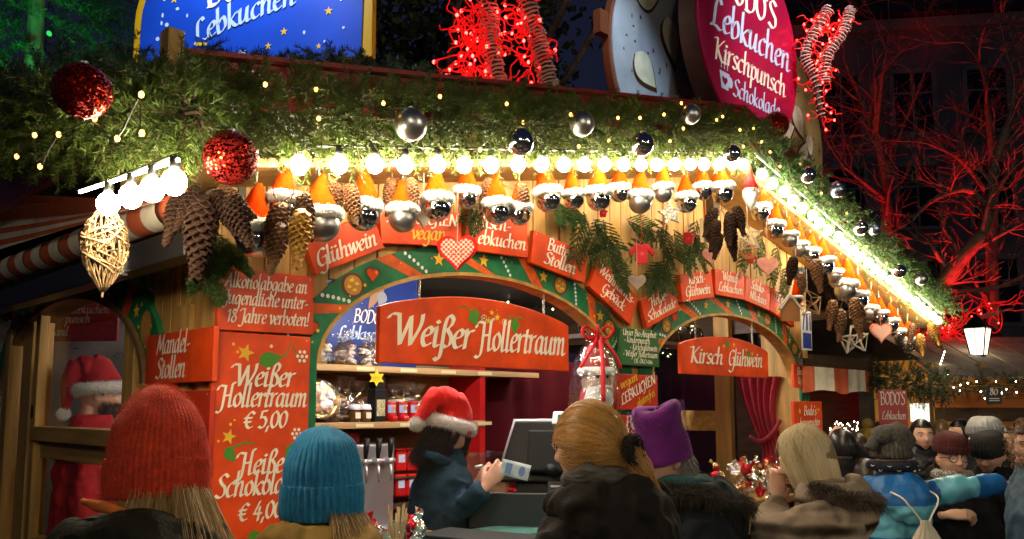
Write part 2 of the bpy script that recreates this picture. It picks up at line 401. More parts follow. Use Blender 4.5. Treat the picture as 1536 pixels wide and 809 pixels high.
def zE(X): return min(2.593+.2134*X, 3.956-.22*X)      # underside of the gable's edge
APX = 3.145
hut = empty('market_stall', 'timber christmas market stall with painted arches under a gabled garlanded roof', 'market stall')
ST = {}
def hp(name, b, m, **k): return b.build(name, m, hut, **k)
def ell(cx, z0, rx, rz, n=28, a0=PI, a1=0): return [(cx+rx*math.cos(a0+(a1-a0)*i/n), z0+rz*math.sin(a0+(a1-a0)*i/n)) for i in range(n+1)]
ARCH = [(1.43, 1.93, 1.0, .475), (3.73, 1.93, .98, .465)]
AW = .125
def arch_z(X):
    for cx, z0, rx, rz in ARCH:
        if abs(X-cx) < rx+AW*.9: return z0+(rz+AW)*math.sqrt(max(0, 1-((X-cx)/(rx+AW))**2))-.06
    return None
b = MB(); x = .0
random.seed(3)
while x < 4.86:
    wd = random.uniform(.085, .125); x1 = min(x+wd, 4.9)
    zs = [arch_z(q) for q in (x, (x+x1)/2, x1)]
    zl = max(q if q else 1.9 for q in zs) if any(zs) else 1.9
    yj = random.uniform(-.004, .004)
    b.box(((x+x1)/2, .02+yj, (zl+zE((x+x1)/2)+.25)/2), (x1-x-.006, .03, zE((x+x1)/2)+.25-zl)); x = x1
hp('gable_wall', b, PINE, bevel=.003)
b = MB(); b.prism([(-.02, 2.46), (4.9, 2.46), (4.9, zE(4.9)+.2), (APX, zE(APX)+.2), (-.02, zE(-.02)+.2)], .045, .06); hp('wall_backing', b, BEAM)
for nm, cx, wdt, y0, y1 in (('corner_post', .06, .12, .005, .14), ('middle_post', 2.58, .17, .005, .16), ('corner_post', 4.83, .16, .02, .34)):
    b = MB(); b.box((cx, (y0+y1)/2, 1.2), (wdt, y1-y0, 2.4)); hp(nm, b, PINE, bevel=.008)
# painted arch boards
def decorate(parent, cx, z0, rx, rz, seed, y=-.006):
    """gingerbread, hearts, stars, ribbons and pearls painted along the arch"""
    rnd = random.Random(seed); L = {k: MB() for k in ('ribbon', 'outline', 'star', 'biscuit', 'heart', 'pearl')}
    n = 15
    def at(t, o): # t along arch 0..1, o across band -1..1
        a = PI*(1-t); q = .5+o*.5
        return cx+(rx+AW*q)*math.cos(a), z0+(rz+AW*q)*math.sin(a)
    kinds = ['heart', 'ribbon', 'pearl', 'biscuit', 'heart', 'ribbon', 'pearl', 'star', 'bow', 'star', 'pearl', 'ribbon', 'star', 'biscuit', 'pearl', 'ribbon', 'star', 'biscuit', 'pearl', 'ribbon']
    for i, kd in enumerate(kinds):
        t = .06+.88*(i+.5)/len(kinds); px, pz = at(t, 0); s = AW
        if kd == 'heart':
            L['outline'].flat(heart_pts(px, pz, s*.30), y); L['heart'].flat(heart_pts(px, pz, s*.25), y-.001)
        elif kd == 'star': L['outline'].flat(star_pts(px, pz, s*.36, a0=rnd.uniform(1, 2)), y); L['star'].flat(star_pts(px, pz, s*.29), y-.001)
        elif kd == 'biscuit':
            L['outline'].flat(disc_pts(px, pz, s*.48, s*.44), y); L['biscuit'].flat(disc_pts(px, pz, s*.36, s*.34), y-.001)
            for k in range(4): L['star'].flat(disc_pts(px+s*.17*math.cos(k*1.57+.4), pz+s*.17*math.sin(k*1.57+.4), s*.09, s*.05, 10), y-.0018)
        elif kd in ('ribbon', 'bow'):
            wdd = .022 if kd == 'ribbon' else .04
            a, a2 = at(t-wdd, 1), at(t-wdd+.028, 1); c, d = at(t+wdd+.028, -1), at(t+wdd, -1)
            L['ribbon'].flat([a, a2, c, d], y)
            L['outline'].flat([a2, (a2[0]+.006, a2[1]), (c[0]+.006, c[1]), c], y-.0006)
        elif kd == 'pearl':
            for k in range(6):
                u = -.8+k*.32; qx, qz = at(t-.016*u, u); L['pearl'].flat(disc_pts(qx, qz, .009, n=10), y-.0004)
    for i in range(26):
        qx, qz = at(rnd.uniform(.04, .96), rnd.uniform(-.75, .75)); L['star'].flat(disc_pts(qx, qz, rnd.uniform(.004, .008), n=8), y-.0022)
    for k, m in (('ribbon', ORANGE), ('outline', BROWNP), ('star', YEL), ('biscuit', OCHRE), ('heart', RED), ('pearl', WHITEP)):
        L[k].build('painted_'+k, m, parent)
for i, (cx, z0, rx, rz) in enumerate(ARCH):
    b = MB(); b.band(ell(cx, z0, rx, rz), ell(cx, z0, rx+AW, rz+AW), -.005, .03); ab = hp('arch_board', b, GREEN)
    decorate(ab, cx, z0, rx, rz, i+5)
    for s in (-1, 1):       # painted boards down the posts
        b = MB(); b.box((cx+s*(rx+AW/2), .0, 1.55), (AW, .02, .76)); pb = hp('post_board', b, GREEN)
        q = MB()
        for k in range(3): q.flat(star_pts(cx+s*(rx+AW/2), 1.35+k*.22, .03), -.012)
        q.build('painted_star', YEL, pb)
    b = MB(); b.band(ell(cx, z0, rx-.018, rz-.018), ell(cx, z0, rx-.001, rz-.001), -.008, .09); hp('arch_edge', b, PINE)
# left side wall with the arched window
def SW(pts): return [(p[0], p[1]) for p in pts]
ML = frame((0, 0, 0), (0, -1, 0))          # local x = -Y, front faces -X
LCX, LZ0, LRX, LRZ = -1.62, 1.85, 1.05, .47
b = MB(); b.X = ML; b.band(ell(LCX, LZ0, LRX, LRZ), ell(LCX, LZ0, LRX+.16, LRZ+.16), -.012, .035); lab = hp('arch_board', b, GREEN)
L = {k: MB() for k in 'sbhpr'}
for k in L: L[k].X = ML
def la(t, o): a = PI*(1-t); return LCX+(LRX+.16*(.5+o*.5))*math.cos(a), LZ0+(LRZ+.16*(.5+o*.5))*math.sin(a)
for t0 in (.86, .60, .34):
    L['b'].flat(disc_pts(*la(t0, .05), .055, .07), -.016); L['s'].flat(star_pts(*la(t0-.055, -.1), .036), -.016)
    L['h'].flat(heart_pts(*la(t0+.055, .2), .03), -.016)
    for k in range(5): L['p'].flat(disc_pts(*la(t0+.085-.006*k, -.7+.35*k), .011, n=10), -.016)
    a, a2, c, d = la(t0-.12, 1), la(t0-.09, 1), la(t0-.075, -1), la(t0-.105, -1); L['r'].flat([a, a2, c, d], -.0155)
    for k in range(6): L['s'].flat(disc_pts(*la(t0-.05+.03*k, (-1)**k*.6), .009, n=8), -.0165)
for k, nm, m in (('s', 'painted_star', YEL), ('b', 'painted_biscuit', OCHRE), ('h', 'painted_heart', RED), ('p', 'painted_pearl', WHITEP), ('r', 'painted_ribbon', ORANGE)): L[k].build(nm, m, lab)
b = MB(); b.X = ML; b.band(ell(LCX, LZ0, LRX-.03, LRZ-.03), ell(LCX, LZ0, LRX-.001, LRZ-.001), -.03, .12); hp('arch_edge', b, mat('brown_arch_edge_wood', (.20, .11, .045), .5, var=.3, vscale=5))
b = MB(); b.X = ML
for k in range(7):
    xx = .0-.0-.085*k; zb = LZ0 + (LRZ+.1)*math.sqrt(max(0, 1-((xx-.04-LCX)/(LRX+.16))**2)) if xx-.09 < LCX+LRX+.1 else 1.0
    b.box((xx-.042, .03, (zb+2.62)/2), (.08, .03, 2.62-zb))
b.box((-.14, .045, 1.55), (.28, .03, 1.2)); b.box((-.27, .02, 1.5), (.12, .05, 1.3))
b.box((-.45, .05, .55), (.9, .03, 1.1)); b.band(ell(LCX, LZ0, LRX+.14, LRZ+.14), [(p[0], 2.62) for p in ell(LCX, LZ0, LRX+.14, LRZ+.14)], .05, .065); hp('side_wall', b, PINE)
b = MB(); b.X = ML; b.box((-1.6, .09, 2.55), (3.2, .03, .5)); b.box((-1.55, .06, .5), (3.1, .04, 1.0)); hp('side_wall_panel', b, BEAM)
win = empty('side_window', 'tall pine window frame with glass under the arch on the stall side wall', 'window', ML)
for nm, c, d in (('frame_post', (-.80, .05, 1.6), (.115, .11, 1.3)), ('frame_post', (-.66, .075, 1.6), (.13, .05, 1.3)), ('frame_post', (-2.25, .05, 1.55), (.17, .11, 1.4)), ('frame_post', (-2.08, .02, 1.55), (.07, .05, 1.4)), ('frame_post', (-2.50, .03, 1.4), (.10, .14, 1.6))):
    b = MB(); b.box(c, d); b.build(nm, PINE, win, bevel=.005)
for c, d in (((-1.46, .03, 1.615), (1.22, .10, .075)), ((-1.46, .06, 1.53), (1.2, .06, .09)), ((-1.46, .05, 1.03), (1.22, .09, .08))):
    b = MB(); b.box(c, d); b.build('frame_rail', PINEX, win, bevel=.005)
b = MB(); b.box((-2.085, -.01, 1.73), (.02, .006, .07)); b.build('hinge', BLACKP, win)
b = MB(); b.box((-1.46, .07, 1.65), (1.2, .006, 1.3)); b.build('glass_pane', GLASS, win)
# floor, ceiling, back, roof
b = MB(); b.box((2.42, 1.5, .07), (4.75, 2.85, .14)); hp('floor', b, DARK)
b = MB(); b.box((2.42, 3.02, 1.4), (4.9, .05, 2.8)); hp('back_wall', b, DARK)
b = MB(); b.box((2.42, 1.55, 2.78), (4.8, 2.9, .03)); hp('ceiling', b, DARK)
for xa, xb in ((-.36, APX), (APX, 6.62)):
    za, zb = zE(xa)+.27, zE(xb)+.27
    b = MB(); b.rings([[(xa, -.40, za), (xb, -.40, zb), (xb, -.40, zb-.05), (xa, -.40, za-.05)], [(xa, 3.3, za), (xb, 3.3, zb), (xb, 3.3, zb-.05), (xa, 3.3, za-.05)]]); hp('roof', b, ROOFM)
    b = MB(); b.rings([[(xa, -.425, za+.055), (xb, -.425, zb+.055), (xb, -.425, zb-.10), (xa, -.425, za-.10)], [(xa, -.402, za+.055), (xb, -.402, zb+.055), (xb, -.402, zb-.10), (xa, -.402, za-.10)]]); hp('bargeboard', b, MAROON)
    b = MB(); b.rings([[(xa-.01, -.46, za+.074), (xb, -.46, zb+.074), (xb, -.46, zb+.057), (xa-.01, -.46, za+.057)], [(xa-.01, -.36, za+.074), (xb, -.36, zb+.074), (xb, -.36, zb+.057), (xa-.01, -.36, za+.057)]]); hp('board_cap', b, MAROON)
    b = MB(); b.rings([[(xa, -.38, zE(xa)+.01), (xb, -.38, zE(xb)+.01), (xb, -.38, zE(xb)-.02), (xa, -.38, zE(xa)-.02)], [(xa, .0, zE(xa)+.01), (xb, .0, zE(xb)+.01), (xb, .0, zE(xb)-.02), (xa, .0, zE(xa)-.02)]]); hp('soffit', b, PINEX)
b = MB(); b.box((-.37, 1.4, 2.76), (.03, 3.5, .2)); hp('side_fascia', b, MAROON)
b = MB(); b.box((-.385, -.44, 2.80), (.05, .06, .22)); hp('board_end', b, PINE)
b = MB(); b.X = T(-.10, -.428, 2.84) @ Rx(PI/2); b.lathe([(.024, 0), (.030, .006), (.036, .0), (.036, -.008)], 20, cap=False); hp('ring_bolt', b, STEEL, smooth=True)
# counter
b = MB(); b.box((2.45, .0, .56), (4.7, .05, 1.10)); hp('counter_front', b, PINE)
b = MB(); b.box((2.45, .08, 1.135), (4.7, .62, .05)); hp('counter_top', b, PINEX, bevel=.006)
b = MB(); b.box((1.4, -.12, 1.175), (1.9, .30, .012)); hp('counter_glass', b, mat('green_edged_glass', (.12, .30, .28), .06, spec=.6))
# right side wall seen from inside through the second arch
def rw(x, y): p = onX(x, y, 4.86); return p.y, p.z
b = MB()
yA, yB = rw(1097, 620)[0], rw(1074, 620)[0]
b.box((4.88, (yA+yB)/2, 1.6), (.07, abs(yA-yB), 1.9))
hp('window_post', b, PINE, bevel=.005)
z1 = rw(1040, 616)[1]; z0 = rw(1040, 646)[1]
b = MB(); b.box((4.89, yB+.75, (z0+z1)/2), (.06, 1.5, z1-z0)); hp('window_rail', b, PINEX, bevel=.005)
b = MB(); b.box((4.93, 1.7, .6), (.03, 2.7, 1.2)); b.box((4.93, 1.7, 2.62), (.03, 2.7, .5)); hp('right_wall', b, BEAM)
b = MB(); b.box((4.90, 1.6, 1.75), (.006, 2.4, 1.2)); hp('window_pane', b, GLASS)
# third bay: open passage under the roof, post and striped valance
b = MB(); b.box((6.12, .06, 1.3), (.1, .1, 2.6)); hp('end_post', b, BEAM)
b = MB(); b.box((5.5, .02, 2.10), (1.2, .08, .14)); hp('passage_beam', b, BEAM)
b = MB(); b.rings([[(4.95, -.3, 2.5), (6.5, -.3, 2.22), (6.5, -.3, 2.18), (4.95, -.3, 2.44)], [(4.95, 3, 2.5), (6.5, 3, 2.22), (6.5, 3, 2.18), (4.95, 3, 2.44)]]); hp('passage_soffit', b, BEAM)

AWR = mat('awning_red_cloth', (.60, .12, .045), .85, var=.12, vscale=20, bump=.2, bscale=300)
AWW = mat('awning_cream_cloth', (.80, .72, .58), .85, var=.12, vscale=20, bump=.2, bscale=300)
# rolled awning along the left side
aw = empty('rolled_awning', 'red and cream striped awning rolled up along the left side of the stall', 'awning', T(-.22, 0, 2.43))
b = MB(); y = -.22; k = 0
while y < 3.0:
    r = .058+.002*math.sin(k*3); b.cur = k % 2; b.tube([(0, y, .012*(y)), (0, y+.125, .012*(y+.125))], r, 20, cap=(k == 0)); y += .125; k += 1
b.build('roll', [AWR, AWW], aw, smooth=True)
b = MB(); n = 8; A = onX(250, 300, -.30)-Vector((-.22, 0, 2.43)); ys = [286, 303, 312, 333, 346, 356, 366, 376, 384]
rows = []
for yy in ys:
    e = onX(-30, yy, -.34+.05*(yy-286)/98)-Vector((-.22, 0, 2.43)); rows.append([A.lerp(e, t/10)+Vector((-.05*math.sin(PI*t/10)*((yy*7) % 5-2)/2, 0, -.008*math.sin(PI*t/10))) for t in range(11)])
for i in range(n):
    b.cur = i % 2
    b.rings([rows[i], rows[i+1]], cap=False, closed=False)
b.build('folded_cloth', [AWR, AWW], aw, smooth=True)
b = MB(); b.box((.02, 1.35, -.13), (.08, 3.2, .10)); b.build('bar', mat('dark_metal_bar', (.06, .055, .05), .4, .6), aw, bevel=.006)
b = MB(); b.box((-.02, .28, -.09), (.03, .05, .2)); b.build('bracket', STEEL, aw, bevel=.004)
va = empty('striped_valance', 'short red and cream striped valance over the passage right of the stall', 'awning')
b = MB(); p0, p1 = onY(1205, 575, -.06), onY(1308, 575, -.06); nx = 40
ztop, zb = onY(1308, 557, -.06).z, onY(1308, 593, -.06).z
for i in range(nx):
    xa = p0.x+(p1.x-p0.x)*i/nx; xb = p0.x+(p1.x-p0.x)*(i+1)/nx
    s = i/nx*4.2+.4; b.cur = int(s) % 2
    dip = lambda q: zb+.03*abs(math.sin((q-p0.x)*4.4))
    b.add([(xa, -.06+.006*math.sin(xa*30), ztop), (xb, -.06+.006*math.sin(xb*30), ztop), (xb, -.06+.012*math.sin(xb*30), dip(xb)), (xa, -.06+.012*math.sin(xa*30), dip(xa))], [(0, 1, 2, 3)])
q = b.build('cloth', [AWR, AWW], va); sm = q.modifiers.new('thick', 'SOLIDIFY'); sm.thickness = .004
b = MB(); b.bar((p0.x, -.03, ztop+.03), (p1.x, -.03, ztop+.03), .06, .06); b.build('rail', BEAM, va)

# ------------------------------------------------------------------ painted signs
def ribs(mb, pts): mb.flat(pts)
def board(name, label, M, w_, h_, m=RED, th=.022, outline=None, cat='sign', group=None, bev=.003):
    b = MB(); pts = outline or [(-w_/2, -h_/2), (w_/2, -h_/2), (w_/2, h_/2), (-w_/2, h_/2)]
    b.prism(pts, 0, th); o = b.build(name, m, None, M=M, bevel=bev)
    if outline is None and w_ > .15:
        for sx, sz in ((-1, 1), (1, 1)):
            q = MB(); q.X = T(sx*(w_/2-.018), -.0015, sz*(h_/2-.016)) @ Rx(PI/2); q.lathe([(.0035, 0), (.0032, .0014), (.0, .002)], 8); q.build('screw', STEEL, o)
    return tag(o, label, cat, group)
def fac(cx, cz, rot=0, y=-.03): return frame((cx, y, cz), (math.cos(rot), 0, math.sin(rot)))
def letter(parent, lines, m=CREAM, nm='lettering', **k):
    b = MB()
    for ln in lines: write(b, *ln[:4], **{**k, **(ln[4] if len(ln) > 4 else {})})
    return b.build(nm, m, parent)
def deco(parent, kind, shapes, m):
    b = MB()
    for s in shapes: b.flat(s, -.0024)
    return b.build(kind, m, parent)
def vine(parent, pts, wd=.0045):
    P = smooth_path([(a, 0, c) for a, c in pts], 6); b = MB(); up = []; dn = []
    for i, p in enumerate(P):
        d = (P[min(i+1, len(P)-1)]-P[max(i-1, 0)]).normalized(); k = wd*(1-.6*i/len(P)); up.append((p.x-d.z*k, p.z+d.x*k)); dn.append((p.x+d.z*k, p.z-d.x*k))
    for i in range(len(P)-1): b.flat([up[i], up[i+1], dn[i+1], dn[i]], -.0020)
    return b.build('vine', LEAF, parent)
def blossom(cx, cz, r, n=6): return [disc_pts(cx+r*math.cos(2*PI*k/n), cz+r*math.sin(2*PI*k/n), r*.36, n=10) for k in range(n)]+[disc_pts(cx, cz, r*.36, n=10)]
# row of small boards along the arches: label, centre, size, turn, lines
SM = [
 ('orange red board reading Glühwein, tilted up at the left end of the first arch', (.53, 2.43), (.37, .155), R(25), [('n', .09, .03, .040, {'width': .035}), ('Glühwein', -.165, -.052, .042, {'width': .32})]),
 ('orange red board reading Lebkuchen vegan, level on top of the first arch', (.94, 2.56), (.47, .16), R(6), [('LEBKUCHEN', -.2, .015, .036, {'width': .41})]),
 ('orange red board reading Elisen Lebkuchen, above the big hanging Hollertraum board', (1.415, 2.60), (.43, .195), R(2), [('Elisen-', -.16, .022, .042, {'width': .25}), ('Lebkuchen', -.19, -.06, .042, {'width': .385})]),
 ('orange red board reading Butter Stollen, sloping down on the first arch', (1.88, 2.545), (.435, .175), R(-8), [('Butter-', -.105, .015, .042, {'width': .21}), ('Stollen', -.125, -.062, .042, {'width': .25})]),
 ('orange red board reading Weihnachts Gebäck, sloping steeply where the two arches meet', (2.35, 2.405), (.42, .19), R(-27), [('Weihnachts-', -.18, .022, .038, {'width': .355}), ('Gebäck', -.11, -.06, .040, {'width': .22})]),
 ('orange red board reading Heiße Schokolade, tilted up at the left of the second arch', (2.80, 2.37), (.375, .175), R(22), [('Heiße-', -.10, .018, .036, {'width': .19}), ('Schokolade', -.165, -.055, .034, {'width': .32})]),
 ('orange red board reading Kirsch Glühwein, small one on the second arch', (3.215, 2.53), (.385, .175), R(10), [('Kirsch-', -.10, .02, .040, {'width': .2}), ('Glühwein', -.15, -.056, .040, {'width': .3})]),
 ('orange red board reading Walnuß Lebkuchen, on top of the second arch', (3.63, 2.585), (.385, .175), R(0), [('Walnuß', -.1, .02, .038, {'width': .2}), ('Lebkuchen', -.16, -.056, .038, {'width': .32})]),
 ('orange red board reading Schoko Nikolaus, sloping down on the second arch', (4.01, 2.56), (.355, .175), R(-7), [('Schoko-', -.1, .018, .038, {'width': .19}), ('Nikolaus', -.115, -.06, .038, {'width': .23})]),
 ('orange red board reading Lebkuchen, at the right end of the second arch', (4.39, 2.49), (.38, .18), R(-15), [('LEBKUCHEN', -.17, .02, .034, {'width': .34})]),
]
for lab, (cx, cz), (w_, h_), rot, lines in SM:
    o = board('arch_sign', lab, fac(cx, cz, rot, -.045), w_, h_, RED, .03, group='small boards along the arches')
    letter(o, lines)
    if 'vegan' in lab: letter(o, [('vegan', -.07, -.055, .040, {'width': .2})], YEL, 'yellow_lettering')
    if 'reading Lebkuchen, at' in lab: letter(o, [('glutenfrei', -.1, -.06, .032, {'width': .24})], YEL, 'yellow_lettering')
# alcohol notice
o = board('notice_board', 'red notice board about alcohol and youths under 18, on the left corner post', fac(.193, 2.155, R(1), -.03), .405, .235)
letter(o, [('Alkoholabgabe an', -.175, .045, .034, {'width': .345}), ('Jugendliche unter-', -.18, -.018, .034, {'width': .355}), ('18 Jahre verboten!', -.165, -.085, .034, {'width': .345})])
# price panel
o = board('price_board', 'tall red price board for Weißer Hollertraum and Heiße Schokolade on the left corner', fac(.183, 1.60, 0, -.03), .405, .86)
letter(o, [('Weißer', -.115, .232, .052, {'width': .245}), ('Hollertraum', -.170, .155, .050, {'width': .36}), ('€ 5,00', -.075, .075, .050, {'width': .18}), ('Heiße', -.085, -.095, .052, {'width': .18}), ('Schokolade', -.175, -.172, .052, {'width': .35}), ('€ 4,00', -.085, -.262, .050, {'width': .18})])
deco(o, 'painted_star', [star_pts(-.075, .355, .036, a0=1.3), star_pts(-.13, .045, .030, a0=1.3)]+[disc_pts(-.125+.018*k, .385-.028*k, .006, n=8) for k in range(2)]+[disc_pts(-.17, .03, .005, n=8), disc_pts(-.125, .09, .006, n=8), disc_pts(-.11, .105, .004, n=8)], YEL)
deco(o, 'painted_leaf', [leaf_pts(-.02, .325, .10, .030, R(12)), leaf_pts(-.14, .005, .065, .022, R(-55)), leaf_pts(.14, .01, .07, .022, R(-120)), leaf_pts(-.02, -.30, .10, .03, R(-80))], LEAF)
vine(o, [(.06, .34), (.095, .36), (.115, .405)]); vine(o, [(-.13, .0), (-.07, .02), (-.03, .02)]); vine(o, [(.125, .395), (.15, .345), (.19, .335)], .003)
deco(o, 'painted_berries', blossom(.165, .352, .020)+blossom(.15, .05, .018)+[disc_pts(.03, .385, .007, n=8)], CREAM)
# Mandel-Stollen and the panels round the corner on the side wall
o = board('side_sign', 'red board reading Mandel Stollen, on the side wall left of the price board', frame((-.03, .245, 1.945), (0, -1, 0)), .60, .20, RED)
letter(o, [('Mandel-', -.19, .018, .050, {'width': .30}), ('Stollen', -.19, -.078, .050, {'width': .27})])
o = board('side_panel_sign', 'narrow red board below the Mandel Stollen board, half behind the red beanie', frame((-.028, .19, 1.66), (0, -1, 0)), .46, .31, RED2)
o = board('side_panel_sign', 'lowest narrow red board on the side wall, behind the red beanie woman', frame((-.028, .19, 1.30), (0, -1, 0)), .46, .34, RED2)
# the two hanging arched boards
CHAIN = mat('zinc_chain', (.5, .46, .38), .4, .9)
def hanging(label, cx, zb, w_, hl, hr, htop, y, th=.03):
    n = 24; out = [(-w_/2, 0), (w_/2, 0)]
    for i in range(n+1):
        t = 1-i/n; xx = -w_/2+w_*t; e = hl*(1-t)+hr*t; out.append((xx, e+(htop-(hl+hr)/2)*math.sin(PI*t)**.8))
    return board('hanging_sign', label, frame((cx, y, zb), (1, 0, 0)), w_, htop, RED, th, out), lambda xx: (hl+(htop-hl)*math.sin(PI*(xx/w_+.5))**.8)
def chain(o, x0, z0, z1):
    b = MB(); z = z0; k = 0
    while z < z1:
        pts = [(math.cos(a)*.006, 0, math.sin(a)*.011) for a in [2*PI*i/10 for i in range(11)]]
        b.X = T(x0, .012, z) @ Rz((k % 2)*PI/2); b.tube(pts, .0018, 5, cap=False); z += .0165; k += 1
    return b.build('chain', CHAIN, o, smooth=True)
bigO, fz = hanging('large arched red board reading Weißer Hollertraum, hanging on chains in the first arch', 1.37, 1.945, 1.25, .245, .245, .335, .0)
letter(bigO, [('Weißer', -.555, .085, .088, {'width': .47}), ('Hollertraum', -.04, .085, .088, {'width': .63})])
deco(bigO, 'painted_star', [star_pts(.045, .27, .017), star_pts(.085, .25, .021), star_pts(.025, .228, .021)]+[disc_pts(.0+.02*k, .285-.02*((k*3) % 4), .003, n=6) for k in range(6)], YEL)
deco(bigO, 'painted_leaf', [leaf_pts(-.09, .265, .075, .034, R(-58)), leaf_pts(.215, .25, .075, .030, R(-100))], LEAF)
vine(bigO, [(-.09, .26), (-.12, .285), (-.17, .28)]); vine(bigO, [(-.09, .26), (-.06, .28), (-.03, .24), (-.005, .235)]); vine(bigO, [(.215, .25), (.18, .262), (.15, .235)]); vine(bigO, [(.215, .25), (.24, .262), (.28, .255)])
deco(bigO, 'painted_blossom', [p for c in ((-.005, .238), (.135, .228)) for p in [disc_pts(c[0], c[1], .005, n=8)]+[disc_pts(c[0]+.016*math.cos(k*.7), c[1]+.016*math.sin(k*.7), .0035, n=6) for k in range(9)]], CREAM)
chain(bigO, -.40, .29, .47); chain(bigO, .44, .28, .45)
ksO, fz2 = hanging('arched red board reading Kirsch Glühwein, hanging on chains in the second arch', 3.65, 1.965, 1.13, .19, .19, .265, .0)
letter(ksO, [('Kirsch', -.47, .075, .066, {'width': .40}), ('Glühwein', .0, .075, .066, {'width': .47})])
deco(ksO, 'painted_star', [star_pts(-.05, .20, .02), star_pts(.08, .215, .022), star_pts(.25, .19, .018), star_pts(.33, .165, .018)], YEL)
deco(ksO, 'painted_leaf', [leaf_pts(-.02, .235, .06, .024, R(-50)), leaf_pts(.27, .19, .06, .024, R(-80))], LEAF)
chain(ksO, -.38, .23, .44); chain(ksO, .36, .23, .42)
# boards on the middle and right posts
o = board('menu_board', 'dark green menu board headed Unser Bio-Angebot, between the two arches', fac(2.575, 2.10, 0, -.05), .385, .215, SGREEN)
letter(o, [('Unser Bio-Angebot:', -.165, .065, .024, {'width': .33}), ('• Kinderpunsch', -.155, .025, .022, {'width': .25}), ('• Kirschglühwein', -.10, -.015, .022, {'width': .27}), ('• Weißer Hollertraum', -.165, -.055, .022, {'width': .335}), ('DE-ÖKO-006', -.06, -.092, .016, {'width': .18, 'slant': 0})])
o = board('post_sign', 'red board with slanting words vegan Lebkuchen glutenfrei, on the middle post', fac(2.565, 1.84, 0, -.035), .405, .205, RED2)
letter(o, [('LEBKUCHEN', -.155, -.075, .036, {'width': .36, 'rot': R(22)})])
letter(o, [('vegan', -.16, .015, .03, {'width': .17, 'rot': R(20)}), ('glutenfrei', -.005, -.088, .028, {'width': .19, 'rot': R(22)})], YEL, 'yellow_lettering')
deco(o, 'painted_star', [star_pts(.165, .065, .022, 6)], YEL)
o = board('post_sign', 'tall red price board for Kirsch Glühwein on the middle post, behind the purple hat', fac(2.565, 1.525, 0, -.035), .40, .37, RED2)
letter(o, [("Bodo's", -.12, .105, .048, {'width': .24}), ('Kirsch-', -.12, .02, .048, {'width': .22}), ('Glühwein', -.14, -.065, .048, {'width': .29}), ('€ 5,00', -.08, -.155, .046, {'width': .19})])
o = board('post_sign', 'small red board for Kirschglühwein at 5,00 euros on the right post', fac(4.78, 1.99, 0, -.035), .47, .18, RED)
letter(o, [("Bodo's", -.19, .01, .034, {'width': .17}), ('€ 5,00', .03, .01, .034, {'width': .16}), ('Kirschglühwein', -.18, -.062, .034, {'width': .37})])
o = board('post_sign', 'small red board starting hausgemachter under two stars, lowest on the right post', fac(4.76, 1.65, 0, -.035), .48, .30, RED)
letter(o, [("Bodo's", -.08, .045, .044, {'width': .21}), ('hausgemachter', -.15, -.035, .036, {'width': .34})])
deco(o, 'painted_star', [star_pts(-.15, .075, .03), star_pts(.17, .085, .022)], YEL)
o = board('hanging_tag', 'white and blue paper tag hanging at the right end of the second arch', fac(4.60, 2.33, 0, -.12), .17, .30, WHITEP, .006)
BLUEP = mat('royal_blue_paint', (.012, .045, .30), .4, var=.25, vscale=3)
deco(o, 'blue_print', [[(-.07, -.135), (.07, -.135), (.07, -.02), (-.07, -.02)], [(-.07, .0), (-.055, .0), (-.02, .13), (-.05, .13)], [(-.01, .0), (.015, .0), (.02, .13), (-.01, .13)], [(.05, .0), (.07, .0), (.07, .12), (.045, .12)]], BLUEP)
# ------------------------------------------------------------------ strings of lit bulbs
def bulb_mesh():
    b = MB(); b.ball((0, 0, -.033), (.031, .031, .034), 14); b.cur = 1; b.lathe([(.013, 0), (.014, .012), (.013, .03), (.004, .032)], 10)
    o = b.build('bulb', [BULB, CABLE], None, smooth=True); return o
BP = bulb_mesh(); bulb_used = [False]
def bulb(parent, p):
    if bulb_used[0]: o = BP.copy(); C.objects.link(o)
    else: o = BP; bulb_used[0] = True
    o.parent = parent; o.location = p
    return o
s1 = empty('light_string', 'string of round lit bulbs along the left slope of the gable edge', 'light string', group='bulb strings along the roof edge')
s2 = empty('light_string', 'string of round lit bulbs running down the right slope of the gable edge', 'light string', group='bulb strings along the roof edge')
s3 = empty('light_string', 'short string of four round bulbs along the left side eave', 'light string', group='bulb strings along the roof edge')
X = .05
pts = []
while X < 3.12: bulb(s1, (X, -.475+random.uniform(-.01, .01), zE(X)+.0)); pts.append((X, -.475, zE(X)+.035)); X += .152
b = MB(); b.tube(pts, .005, 5); b.build('cable', CABLE, s1)
X = 3.3; pts = []
while X < 6.45: bulb(s2, (X, -.475+random.uniform(-.01, .01), zE(X)+.0)); pts.append((X, -.475, zE(X)+.035)); X += .135
b = MB(); b.tube(pts, .005, 5); b.build('cable', CABLE, s2)
pts = []
for px, py in ((262, 254), (229, 266), (197, 277), (163, 289)):
    p = onX(px, py, -.56); bulb(s3, p); pts.append(p+Vector((0, 0, .035)))
b = MB(); b.tube(pts, .005, 5); b.build('cable', CABLE, s3)
def rail(xa, xb):
    b = MB(); b.bar((xa, -.485, zE(xa)+.058), (xb, -.485, zE(xb)+.058), .012, .022); hp('light_rail', b, WHITEP)
rail(3.2, 6.5)
b = MB(); b.bar(onX(268, 240, -.56), onX(120, 288, -.56), .007, .008); hp('light_strip', b, emis('lit_led_strip', (1, .80, .52), 40))
